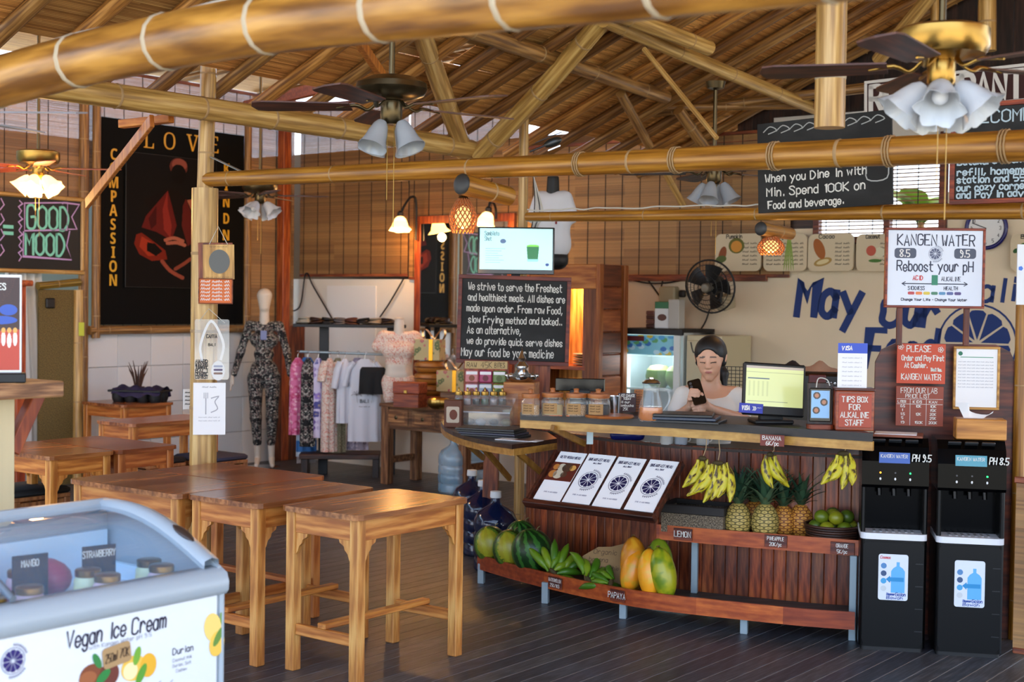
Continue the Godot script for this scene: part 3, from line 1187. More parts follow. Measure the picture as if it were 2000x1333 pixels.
	cane("bamboo_beam", "short pale bamboo pole lying above the longer pale pole", "beam", [pt(1190, 20, 8.3), pt(1385, 94, 9.1)], 0.05, 0.05, M.bam_pale, M.ring, 0.6)
	cane("bamboo_beam", "brown bamboo purlin under the rafters in the middle of the roof", "beam", [pt(880, 45, 8.05), pt(1300, 190, 10.25)], 0.055, 0.05, M.bam_dark, M.ring, 0.7)
	cane("bamboo_beam", "thin dark tie pole across the gable, lower of two", "beam", [pt(1040, 216, 10.75), pt(1620, 205, 10.6)], 0.022, 0.03, M.bam_dark, M.ring, 0.6)
	cane("bamboo_beam", "thin dark tie pole across the gable, upper of two", "beam", [pt(1265, 222, 10.9), pt(1690, 172, 10.3)], 0.035, 0.04, M.bam_dark, M.ring, 0.6)
	cane("bamboo_strut", "thin bamboo stick leaning from the pale pole down to the golden beam", "strut", [pt(1258, 96, 8.75), pt(1400, 270, 8.2)], 0.017, 0.015, M.bam, M.ring, 0.3)
	cane("bamboo_strut", "brown bamboo strut between the purlin and the wall, left of two", "strut", [pt(1212, 182, 9.85), pt(1268, 285, 10.6)], 0.035, 0.035, M.bam_dark, M.ring, 0.5)
	cane("bamboo_strut", "brown bamboo strut between the tie poles and the wall, right of two", "strut", [pt(1325, 215, 10.6), pt(1385, 300, 10.9)], 0.045, 0.045, M.bam_dark, M.ring, 0.5)
	cane("bamboo_strut", "bamboo strut leaning across the wide blind below the golden beam", "strut", [pt(1290, 320, 11.2), pt(1335, 402, 11.4)], 0.03, 0.028, M.bam, M.ring, 0.5)
	cane("bamboo_strut", "bamboo strut leaning at the gable left of the red banner", "strut", [pt(1715, 118, 9.9), pt(1835, -30, 9.3)], 0.05, 0.05, M.bam, M.ring, 0.5)
	cane("bamboo_post", "bamboo upright at the gable right of the brass fan", "post", [pt(1928, 100, 9.6), pt(1928, -40, 9.6)], 0.062, 0.06, M.bam, M.ring, 0.5)
	cane("bamboo_post", "slim bamboo upright at the gable behind the brass fan rod", "post", [pt(1826, 50, 9.7), pt(1826, -30, 9.7)], 0.03, 0.03, M.bam, M.ring, 0.5)
	# wooden braces at the upper left
	var s := thing("wooden_brace", "flat wooden brace leaning from the beam down to the black panel", "brace", pt(297, 236, 7.6))
	var st := ms()
	bar(st, Vector3.ZERO, pt(170, 398, 9.0) - pt(297, 236, 7.6), 0.025, 0.07)
	put(s, "plank", st, wood(M.t_honey, 1, Color(0.95, 0.84, 0.62)))
	s = thing("wooden_brace", "short wooden plank under the beam above the black panel", "brace", pt(236, 243, 7.9))
	st = ms()
	bar(st, Vector3.ZERO, pt(335, 232, 7.75) - pt(236, 243, 7.9), 0.05, 0.045)
	put(s, "plank", st, wood(M.t_honey, 0, Color(0.95, 0.84, 0.62)))
	s = thing("wooden_brace", "small wooden stick hanging from the front beam left of the centre fan", "brace", pt(695, 72, 7.6))
	st = ms()
	bar(st, Vector3.ZERO, pt(748, 150, 8.3) - pt(695, 72, 7.6), 0.04, 0.06)
	put(s, "plank", st, wood(M.t_honey, 1, Color(0.95, 0.84, 0.62)))
	s = thing("wooden_beam", "flat reddish plank at the eave left of the centre fan", "beam", pt(480, 208, 12.0))
	st = ms()
	bar(st, Vector3.ZERO, pt(640, 168, 10.5) - pt(480, 208, 12.0), 0.05, 0.09)
	put(s, "plank", st, wood(M.t_orange, 0, Color(0.8, 0.75, 0.7)))

# ------------------------------------------------------------------ tables
func facing_u() -> Basis: return room_basis() * Basis(Vector3.UP, PI / 2)      # +z looks along +u, +x runs along +v

func table(label: String, near: Vector3, lu: float, lv: float, tint := Color.WHITE, detail := true) -> Node3D:
	# own axes: x = u, z = -v; the near corner is at (+x, +z)
	var c := near - UA * lu * 0.5 + VA * lv * 0.5
	var o := thing("wooden_table", label, "table", Vector3(c.x, 0, c.z), RY, "wooden cafe tables")
	var h := 0.75
	var topm := [wood(M.t_table, 2, tint, 0.24), wood(M.t_table, 2, tint * Color(0.9, 0.86, 0.84), 0.24), wood(M.t_table, 2, tint * Color(1.1, 1.1, 1.08), 0.24)]
	var legm := wood(M.t_honey, 1, tint, 0.4)
	var apx := wood(M.t_honey, 0, tint * Color(0.95, 0.86, 0.78), 0.4)
	var apz := wood(M.t_honey, 2, tint * Color(0.97, 0.9, 0.82), 0.4)
	var top := Node3D.new()
	top.name = "tabletop"
	o.add_child(top)
	var n := 5
	var pw := lu / n
	for k in n:
		var st := ms()
		var x0 := -lu / 2 + k * pw
		var poly := [Vector2(x0 + 0.0004, -lv / 2), Vector2(x0 + pw - 0.0004, -lv / 2), Vector2(x0 + pw - 0.0004, lv / 2), Vector2(x0 + 0.0004, lv / 2)]
		var r := 0.035
		if k == n - 1:
			poly = [Vector2(x0, -lv / 2), Vector2(x0 + pw - r, -lv / 2), Vector2(x0 + pw - r * 0.3, -lv / 2 + r * 0.3), Vector2(x0 + pw, -lv / 2 + r), Vector2(x0 + pw, lv / 2 - r), Vector2(x0 + pw - r * 0.3, lv / 2 - r * 0.3), Vector2(x0 + pw - r, lv / 2), Vector2(x0, lv / 2)]
		elif k == 0:
			poly = [Vector2(x0 + pw, lv / 2), Vector2(x0 + r, lv / 2), Vector2(x0 + r * 0.3, lv / 2 - r * 0.3), Vector2(x0, lv / 2 - r), Vector2(x0, -lv / 2 + r), Vector2(x0 + r * 0.3, -lv / 2 + r * 0.3), Vector2(x0 + r, -lv / 2), Vector2(x0 + pw, -lv / 2)]
		prism(st, poly, 0.024, Transform3D(Basis(Vector3.RIGHT, PI / 2), Vector3(0, h, 0)))
		put(top, "plank", st, topm[(k * 2 + int(near.x * 10)) % 3])
	var i := 0.02
	var lw := 0.052
	for sx in [-1, 1]:
		for sz in [-1, 1]:
			put(o, "leg", boxm(Vector3(lw, h - 0.024, lw), 0.004), legm, T(Vector3(sx * (lu / 2 - i - lw / 2), (h - 0.024) / 2, sz * (lv / 2 - i - lw / 2))))
	for sz in [-1, 1]:
		put(o, "apron", boxm(Vector3(lu - 2 * i - 2 * lw, 0.095, 0.022), 0.002), apx, T(Vector3(0, h - 0.0725, sz * (lv / 2 - i - 0.02))))
	for sx in [-1, 1]:
		put(o, "apron", boxm(Vector3(0.022, 0.095, lv - 2 * i - 2 * lw), 0.002), apz, T(Vector3(sx * (lu / 2 - i - 0.02), h - 0.0725, 0)))
	if detail:
		var br := [Vector2(0, 0), Vector2(0.075, 0), Vector2(0.07, -0.015), Vector2(0.045, -0.028), Vector2(0.04, -0.045), Vector2(0.022, -0.06), Vector2(0.012, -0.085), Vector2(0, -0.1)]
		for sx in [-1, 1]:
			for sz in [-1, 1]:
				var x: float = sx * (lu / 2 - i - 0.02)
				var z: float = sz * (lv / 2 - i - lw)
				put(o, "corner_bracket", prismm(br, 0.016), legm, Transform3D(Basis(Vector3.UP, PI / 2 * sz), Vector3(x - 0.008 * sz, h - 0.12, z)))
				if lu > 0.4:
					var z2: float = sz * (lv / 2 - i - 0.02)
					put(o, "corner_bracket", prismm(br, 0.016), legm, Transform3D(Basis() if sx < 0 else Basis(Vector3.UP, PI), Vector3(sx * (lu / 2 - i - lw), h - 0.12, z2 - 0.008 * -sx)))
	var across := lv >= lu
	for s in [-1, 1]:
		if across:
			put(o, "stretcher", boxm(Vector3(lu - 2 * i - 2 * lw, 0.05, 0.025), 0.003), apx, T(Vector3(0, 0.19, s * (lv / 2 - i - lw / 2))))
		else:
			put(o, "stretcher", boxm(Vector3(0.025, 0.05, lv - 2 * i - 2 * lw), 0.003), apz, T(Vector3(s * (lu / 2 - i - lw / 2), 0.19, 0)))
	if across:
		put(o, "foot_rail", boxm(Vector3(0.05, 0.026, lv - 2 * i - 0.01), 0.004), apz, T(Vector3(0, 0.23, 0)))
	else:
		put(o, "foot_rail", boxm(Vector3(lu - 2 * i - 0.01, 0.026, 0.05), 0.004), apx, T(Vector3(0, 0.23, 0)))
	return o

func stool(label: String, p: Vector3, turn: float, cushion: Color, s := 0.34) -> Node3D:
	var o := thing("stool", label, "stool", Vector3(p.x, 0, p.z), turn)
	var m := wood(M.t_table, 1)
	for x in [-1, 1]:
		for z in [-1, 1]:
			put(o, "leg", boxm(Vector3(0.042, 0.41, 0.042), 0.003), m, T(Vector3(x * (s / 2 - 0.022), 0.205, z * (s / 2 - 0.022))))
		put(o, "rail", boxm(Vector3(0.022, 0.06, s - 0.08), 0.002), m, T(Vector3(x * (s / 2 - 0.022), 0.37, 0)))
		put(o, "rail", boxm(Vector3(s - 0.08, 0.06, 0.022), 0.002), m, T(Vector3(0, 0.37, x * (s / 2 - 0.022))))
		put(o, "stretcher", boxm(Vector3(0.02, 0.03, s - 0.08), 0.002), m, T(Vector3(x * (s / 2 - 0.022), 0.14, 0)))
	put(o, "seat", boxm(Vector3(s, 0.025, s), 0.004), m, T(Vector3(0, 0.4225, 0)))
	var st := ms(true)
	lathe(st, [Vector2(0, 0), Vector2(s * 0.66, 0), Vector2(s * 0.7, 0.012), Vector2(s * 0.7, 0.03), Vector2(s * 0.64, 0.044), Vector2(0, 0.05)], 4, Transform3D(Basis(Vector3.UP, PI / 4), Vector3.ZERO))
	put(o, "cushion", st, flat(cushion, 0.85), TX(0, 0.435, 0))
	return o

func build_tables() -> void:
	var c := func(px, py): return at_h(px, py, 0.75)
	table("small wooden table nearest the camera, all four legs in view", c.call(700, 1009), 0.49, 0.76)
	table("wooden table second from the front, its end close behind the nearest table", c.call(503, 986), 0.5, 0.78, Color(1, 0.97, 0.95))
	var n3: Vector3 = c.call(345, 967)
	table("wide wooden table behind the freezer lid, left of the second table", n3, 0.86, 0.5, Color(0.97, 0.95, 0.95))
	table("reddish wooden table standing close in front of the bamboo sign post", n3 + VA * 0.51, 0.86, 0.48, Color(0.95, 0.85, 0.82))
	var n5: Vector3 = c.call(96, 893)
	table("light honey table at the left edge next to the red-brown one", n5, 0.84, 0.46, Color(1.08, 1.05, 0.98))
	table("red-brown table right behind the light honey table at the left", n5 + VA * 0.475, 0.84, 0.46, Color(0.95, 0.82, 0.8))
	table("wooden table half hidden behind the sign post in front of the tiled wall", c.call(258, 829), 0.45, 0.85, Color(0.98, 0.9, 0.85), false)
	table("farthest wooden table carrying the black plant tray", c.call(241, 792), 0.62, 0.55, Color(0.9, 0.82, 0.78), false)
	stool("square stool with black cushion under the light honey table", at_h(48, 958, 0.45), RY, Color(0.06, 0.055, 0.055), 0.4)
	stool("stool with blue-grey cushion behind the bamboo sign post", at_h(412, 894, 0.45), RY, Color(0.2, 0.21, 0.3), 0.4)
	stool("dark stool between the tables left of the sign post", at_h(300, 900, 0.45), RY, Color(0.1, 0.09, 0.1), 0.34)

# ------------------------------------------------------------------ a slice of citrus as a printed emblem
func citrus(parent, at: Transform3D, r: float, mat, called := "emblem", text := true) -> void:
	var st := ms()
	for k in 10:
		var a0 := TAU * k / 10.0 + 0.03
		var q := [Vector3(cos(a0 + 0.26) * r * 0.1, sin(a0 + 0.26) * r * 0.1, 0)]
		for i in 6:
			var a := a0 + 0.57 * i / 5.0
			q.append(Vector3(cos(a), sin(a), 0) * r * (0.8 if i in [0, 5] else 0.86))
		st.set_smooth_group(-1)
		face(st, q, Vector3.BACK)
	var ring := []
	for i in 33:
		ring.append(Vector3(cos(TAU * i / 32), sin(TAU * i / 32), 0) * r)
	pen_line(st, ring, r * 0.05)
	if text:
		for k in 16:
			var a := PI * (0.12 + 0.76 * k / 15.0) if k < 8 else -PI * (0.12 + 0.76 * (k - 8) / 15.0) - 0.3
			var d := Vector3(cos(a), sin(a), 0)
			var t := Vector3(-d.y, d.x, 0)
			pen_line(st, [d * r * 1.16 - t * r * 0.06, d * r * 1.34, d * r * 1.16 + t * r * 0.07], r * 0.05)
	put(parent, called, st, mat, at)

# ------------------------------------------------------------------ the ice cream freezer
func build_freezer() -> void:
	var corner := at_h(440, 1127, 0.8)
	var o := thing("ice_cream_freezer", "white and grey chest freezer with curved glass lid and ice cream print", "freezer", Vector3(corner.x, 0.022, corner.z), 0.0)
	o.basis = room_basis()
	# own axes: x = u (front at 0, back at -0.62), z = -v (this end at 0, the other at +1.4)
	var D := 0.62
	var Lg := 1.45
	var grey := flat(Color(0.62, 0.66, 0.69), 0.35)
	var white := flat(Color(0.88, 0.9, 0.92), 0.3)
	var inner := flat(Color(0.8, 0.9, 0.97), 0.4)
	# body: front, ends, back, floor of the bin
	put(o, "front_panel", boxm(Vector3(0.03, 0.7, Lg - 0.03), 0.006, Vector3(-0.018, 0.38, Lg / 2 + 0.01)), white)
	put(o, "corner_trim", boxm(Vector3(0.045, 0.72, 0.02), 0.008, Vector3(-0.02, 0.38, 0.008)), grey)
	put(o, "end_panel", boxm(Vector3(D - 0.02, 0.72, 0.03), 0.006, Vector3(-D / 2, 0.38, 0.018)), grey)
	put(o, "end_panel", boxm(Vector3(D - 0.02, 0.72, 0.03), 0.006, Vector3(-D / 2, 0.38, Lg)), grey)
	put(o, "back_panel", boxm(Vector3(0.03, 0.8, Lg), 0.006, Vector3(-D + 0.015, 0.42, Lg / 2)), grey)
	put(o, "bin_floor", boxm(Vector3(D - 0.06, 0.02, Lg - 0.06), 0.0, Vector3(-D / 2, 0.71, Lg / 2)), inner)
	put(o, "bin_liner", boxm(Vector3(0.02, 0.3, Lg - 0.06), 0.0, Vector3(-0.05, 0.64, Lg / 2)), inner)
	put(o, "bin_liner", boxm(Vector3(0.02, 0.38, Lg - 0.06), 0.0, Vector3(-D + 0.045, 0.68, Lg / 2)), inner)
	put(o, "bin_liner", boxm(Vector3(D - 0.08, 0.28, 0.02), 0.0, Vector3(-D / 2, 0.63, 0.045)), inner)
	put(o, "base", boxm(Vector3(D - 0.06, 0.08, Lg - 0.06), 0.0, Vector3(-D / 2, 0.018, Lg / 2)), M.black)
	# front rim with a rounded nose
	var st := ms(true)
	var nose := [Vector2(-0.03, 0.722), Vector2(0.0, 0.724), Vector2(0.012, 0.738), Vector2(0.014, 0.765), Vector2(0.004, 0.792), Vector2(-0.02, 0.805), Vector2(-0.055, 0.81), Vector2(-0.06, 0.79), Vector2(-0.05, 0.722)]
	sheet(st, 1, nose.size(), func(s, t):
		var p: Vector2 = nose[int(round(t * nose.size())) % nose.size()]
		return Vector3(p.x, p.y, s * Lg - 0.004 + 0.0))
	put(o, "front_rim", st, grey)
	# profile of the lid: from front rim to back rim
	var prof := func(t: float) -> Vector2:
		return Vector2(-0.03 - (D - 0.06) * t, 0.808 + 0.135 * sin(t * PI * 0.5) + 0.018 * sin(t * PI))
	put(o, "back_rim", boxm(Vector3(0.05, 0.045, Lg), 0.014, Vector3(-D + 0.03, 0.95, Lg / 2)), grey)
	put(o, "back_rim", boxm(Vector3(0.02, 0.13, Lg), 0.004, Vector3(-D + 0.018, 0.88, Lg / 2)), grey)
	for e in [[0.0, 0.06, true], [Lg - 0.05, 0.05, false]]:
		st = ms(true)
		var z0: float = e[0]
		var wd: float = e[1]
		var ring := []
		for i in 15:
			ring.append(prof.call(i / 14.0))
		sheet(st, 14, 4, func(s, t):
			var p: Vector2 = ring[int(round(s * 14))]
			var k := int(round(t * 4))
			var up: float = [-0.01, 0.022, 0.03, 0.022, -0.01][k]
			return Vector3(p.x, p.y + up, z0 + [0.0, 0.002, wd * 0.5, wd - 0.002, wd][k]))
		var a := put(o, "end_arch", st, grey)
		# the closed cheek under the arch
		var poly := [Vector2(-0.02, 0.72), Vector2(-0.02, 0.81)]
		for i in 15:
			poly.append(ring[i] + Vector2(0, 0.005))
		poly.append(Vector2(-D + 0.01, 0.72))
		put(o, "cheek", prismm(poly, 0.012), grey, TX(0, 0, z0 + (0.0 if e[2] else 0.03)))
		if e[2]:
			var hd := ms(true)
			var hp := []
			for i in 9:
				var p: Vector2 = prof.call(0.16 + 0.022 * i)
				hp.append(Vector3(p.x, p.y + 0.03, 0.03))
			tube(hd, hp, [0.004, 0.012, 0.017, 0.019, 0.02, 0.019, 0.017, 0.012, 0.004], 10, true, 0.5)
			put(a, "grip", hd, flat(Color(0.22, 0.17, 0.15), 0.4))
	# the two panes and the bar between
	for e in [[0.06, 0.74, 0.0], [0.72, Lg - 0.05, 0.012]]:
		st = ms(true)
		var za: float = e[0]
		var zb: float = e[1]
		var lift: float = e[2]
		sheet(st, 2, 12, func(s, t):
			var p: Vector2 = prof.call(t)
			return Vector3(p.x, p.y + 0.006 + lift, lerpf(za, zb, s)))
		put(o, "glass_lid", st, glass(Color(0.6, 0.8, 0.95), 0.14, 0.03))
	st = ms(true)
	var mid := []
	for i in 13:
		var p: Vector2 = prof.call(i / 12.0)
		mid.append(Vector3(p.x, p.y + 0.014, 0.73))
	tube(st, mid, 0.011, 6)
	put(o, "lid_bar", st, flat(Color(0.4, 0.44, 0.48), 0.3))
	# print on the front
	var F := Node3D.new()
	F.name = "front_print"
	o.add_child(F)
	F.transform = Transform3D(Basis(Vector3.UP, PI / 2), Vector3(-0.002, 0, 0))       # x runs along +v = -z of the freezer
	var uf := U(corner)
	var v0 := V(corner)
	var loc := func(px, py) -> Vector3:
		var p := on_u(px, py, uf)
		return Vector3(V(p) - v0, p.y - 0.022, 0)
	var dark := flat(Color(0.12, 0.08, 0.2), 0.7)
	var l: Vector3 = loc.call(130, 1259)
	var rgt: Vector3 = loc.call(328, 1221)
	var lv := ms()
	var hgt := 0.046
	fit(lv, "Vegan Ice Cream", hgt, 0.0055, Vector3(l.x, l.y - 0.014, 0.001), rgt.x - l.x, 0.08, 0.04)
	put(F, "lettering", lv, dark)
	l = loc.call(175, 1268)
	lv = ms()
	rgt = loc.call(298, 1241)
	fit(lv, "with Kangen Water pH 9.5", 0.012, 0.0014, Vector3(l.x, l.y - 0.004, 0.001), rgt.x - l.x)
	put(F, "lettering", lv, flat(Color(0.5, 0.5, 0.56), 0.7))
	l = loc.call(26, 1292)
	citrus(F, T(l + Vector3(0, 0, 0.001)), 0.036, flat(Color(0.14, 0.08, 0.4), 0.6))
	l = loc.call(338, 1278)
	ink(F, [["Durian", l.x, l.y - 0.004, 0.019, 0.0025]], dark)
	lv = ms()
	for i in 3:
		write(lv, ["Coconut Milk", "Durian, Salt", "& Cashew"][i], 0.009, 0.0011, Vector3(l.x, l.y - 0.026 - i * 0.017, 0.001), 0.0)
	pen_line(lv, curve([Vector3(l.x + 0.0, l.y - 0.08, 0.001), Vector3(l.x - 0.025, l.y - 0.095, 0.001), Vector3(l.x - 0.055, l.y - 0.082, 0.001)], 5), 0.002)
	pen_line(lv, [Vector3(l.x - 0.043, l.y - 0.09, 0.001), Vector3(l.x - 0.057, l.y - 0.081, 0.001), Vector3(l.x - 0.044, l.y - 0.074, 0.001)], 0.002)
	put(F, "lettering", lv, flat(Color(0.45, 0.45, 0.5), 0.7))
	# scoops, leaves and mango as flat print
	var pr := func(px, py, rx, ry, c: Color, z := 0.0006, turn := 0.0):
		var p: Vector3 = loc.call(px, py)
		put(F, "printed_shape", prismm(disc(rx, 20, 0, 0, ry), 0.0004), flat(c, 0.5), Transform3D(Basis(Vector3.BACK, turn), Vector3(p.x, p.y, z)))
	pr.call(180, 1322, 0.042, 0.036, Color(0.5, 0.26, 0.14))
	pr.call(214, 1318, 0.034, 0.036, Color(0.42, 0.19, 0.14), 0.0009)
	pr.call(172, 1326, 0.03, 0.02, Color(0.62, 0.36, 0.2), 0.0012)
	pr.call(262, 1306, 0.045, 0.038, Color(0.93, 0.75, 0.3), 0.0007)
	pr.call(290, 1300, 0.03, 0.036, Color(0.9, 0.68, 0.16), 0.001)
	pr.call(255, 1312, 0.026, 0.026, Color(0.96, 0.88, 0.66), 0.0013)
	pr.call(190, 1292, 0.011, 0.026, Color(0.2, 0.5, 0.24), 0.0016, 0.5)
	pr.call(202, 1322, 0.028, 0.014, Color(0.16, 0.5, 0.22), 0.0018, 0.6)
	pr.call(268, 1282, 0.012, 0.028, Color(0.45, 0.66, 0.2), 0.0016, -0.3)
	pr.call(276, 1318, 0.013, 0.034, Color(0.35, 0.6, 0.18), 0.0018, -0.5)
	pr.call(416, 1226, 0.034, 0.045, Color(0.95, 0.82, 0.45), 0.0006, 0.2)
	pr.call(424, 1258, 0.03, 0.04, Color(0.93, 0.76, 0.3), 0.0009, -0.2)
	pr.call(427, 1244, 0.012, 0.034, Color(0.4, 0.55, 0.22), 0.0012, -0.6)
	pr.call(434, 1210, 0.008, 0.022, Color(0.45, 0.6, 0.25), 0.0012, 0.2)
	var tag_at: Vector3 = loc.call(228, 1280)
	var tg := put(F, "price_tag", prismm(rrect(0.098, 0.062, 0.012), 0.002), flat(Color(0.68, 0.55, 0.38), 0.9), Transform3D(Basis(Vector3.BACK, 0.12), Vector3(tag_at.x, tag_at.y, 0.002)))
	rows(tg, 0.098, 0.062, [["250ml", 0.06, 0.5, 0.7, 0.4], ["70K", 0.58, 0.94, 0.7, 0.42]], flat(Color(0.22, 0.14, 0.08), 0.8), 0.0028, 0.0028, 0.2)
	# jars and cards inside
	var inv := o.transform
	var jar := func(x, z, i):
		var j := thing("ice_cream_jar", "glass jar with gold lid inside the freezer, " + ["nearest the glass corner by the strawberry card", "behind its twin by the strawberry card", "beside the lid bar, front of two", "beside the lid bar, back of two", "left of the lid bar, large and pale", "left of the lid bar, lower", "at the left edge of the picture, front", "at the left edge of the picture, back", "deep in the freezer behind the pink packs"][i], "jar", inv * Vector3(x, 0.72, z), RY, "jars of ice cream in the freezer")
		put(j, "body", lathem([Vector2(0, 0), Vector2(0.036, 0), Vector2(0.042, 0.01), Vector2(0.042, 0.075), Vector2(0.034, 0.09), Vector2(0, 0.09)], 18), flat([Color(0.85, 0.75, 0.8), Color(0.8, 0.85, 0.7)][i % 2], 0.3))
		put(j, "lid", lathem([Vector2(0.036, 0.086), Vector2(0.039, 0.088), Vector2(0.039, 0.106), Vector2(0.035, 0.109), Vector2(0, 0.109)], 18), M.brass)
		put(j, "label", lathem([Vector2(0.0426, 0.02), Vector2(0.0426, 0.06)], 18), flat([Color(0.85, 0.6, 0.72), Color(0.85, 0.88, 0.7)][i % 2], 0.6))
	var spots := [[-0.1, 0.17], [-0.2, 0.14], [-0.1, 0.37], [-0.21, 0.36], [-0.12, 0.62], [-0.1, 0.75], [-0.1, 0.95], [-0.2, 0.9], [-0.35, 0.5]]
	for i in spots.size():
		jar.call(spots[i][0], spots[i][1], i)
	var cards := [["STRAWBERRY", 0.27, -0.28], ["MANGO", 0.5, -0.3], ["DURIAN", 0.76, -0.26]]
	for e in cards:
		var cd := thing("flavour_card", "dark upright card lettered " + e[0].to_lower() + " inside the freezer", "card", inv * Vector3(e[2], 0.72, e[1]), RY + PI / 2 - 0.2)
		put(cd, "board", boxm(Vector3(0.11, 0.16, 0.006), 0.001, Vector3(0, 0.08, 0)), flat(Color(0.16, 0.09, 0.09), 0.6))
		ink(cd, [[e[0], 0, 0.125, 0.02, 0.003, 0.5, 0.0, 0.6]], M.chalk, 0.004)
	for e in [[-0.42, 0.62, "left"], [-0.4, 0.38, "right"]]:
		var pk := thing("fruit_pack", "frosted pack of pink frozen fruit in the freezer, " + e[2] + " one of two", "food pack", inv * Vector3(e[0], 0.72, e[1]), RY)
		var ps := ms(true)
		blob(ps, Vector3(0, 0.06, 0), Vector3(0.1, 0.06, 0.07), 14, 8)
		put(pk, "pack", ps, flat(Color(0.62, 0.25, 0.36), 0.4))

# ------------------------------------------------------------------ the counter
var shelf_curve := []
var plank_curve := []

func resample(pts: Array, step: float) -> Array:
	var q := curve(pts, 24)
	var out := [q[0]]
	var acc := 0.0
	for i in q.size() - 1:
		var a: Vector3 = q[i]
		var b: Vector3 = q[i + 1]
		var l := a.distance_to(b)
		while acc + l >= step:
			a = a.lerp(b, (step - acc) / l)
			out.append(a)
			l = a.distance_to(b)
			acc = 0.0
		acc += l
	return out

func level(pts: Array) -> Array:
	var q := []
	for p in pts:
		q.append(Vector3(p.x, 0, p.z))
	return q

func swept_board(st: SurfaceTool, q: Array, y0: float, y1: float, thick: float) -> void:    # a bent board along a level line, thickness away from the camera
	var n := q.size()
	var o := []
	for i in n:
		var d: Vector3 = (q[mini(i + 1, n - 1)] - q[maxi(i - 1, 0)]).normalized()
		var w := Vector3(d.z, 0, -d.x)
		if w.dot(q[i]) < 0:
			w = -w
		o.append([q[i], q[i] + w * thick])
	st.set_smooth_group(-1)
	var Y0 := Vector3.UP * y0
	var Y1 := Vector3.UP * y1
	for i in n - 1:
		var w: Vector3 = o[i][1] - o[i][0]
		face(st, [o[i][0] + Y0, o[i + 1][0] + Y0, o[i + 1][0] + Y1, o[i][0] + Y1], -w)
		face(st, [o[i][1] + Y0, o[i + 1][1] + Y0, o[i + 1][1] + Y1, o[i][1] + Y1], w)
		face(st, [o[i][0] + Y1, o[i + 1][0] + Y1, o[i + 1][1] + Y1, o[i][1] + Y1], Vector3.UP)
		face(st, [o[i][0] + Y0, o[i + 1][0] + Y0, o[i + 1][1] + Y0, o[i][1] + Y0], Vector3.DOWN)
	for i in [0, n - 1]:
		face(st, [o[i][0] + Y0, o[i][1] + Y0, o[i][1] + Y1, o[i][0] + Y1], (o[0][0] - o[1][0]) * (1 if i == 0 else -1))

func slab(st: SurfaceTool, pts: Array, y0: float, y1: float) -> void:      # a level plate with the given outline
	var q := []
	for p in pts:
		q.append(Vector2(p.x, p.z))
	prism(st, q, y1 - y0, Transform3D(Basis(Vector3.RIGHT, PI / 2), Vector3(0, y1, 0)))

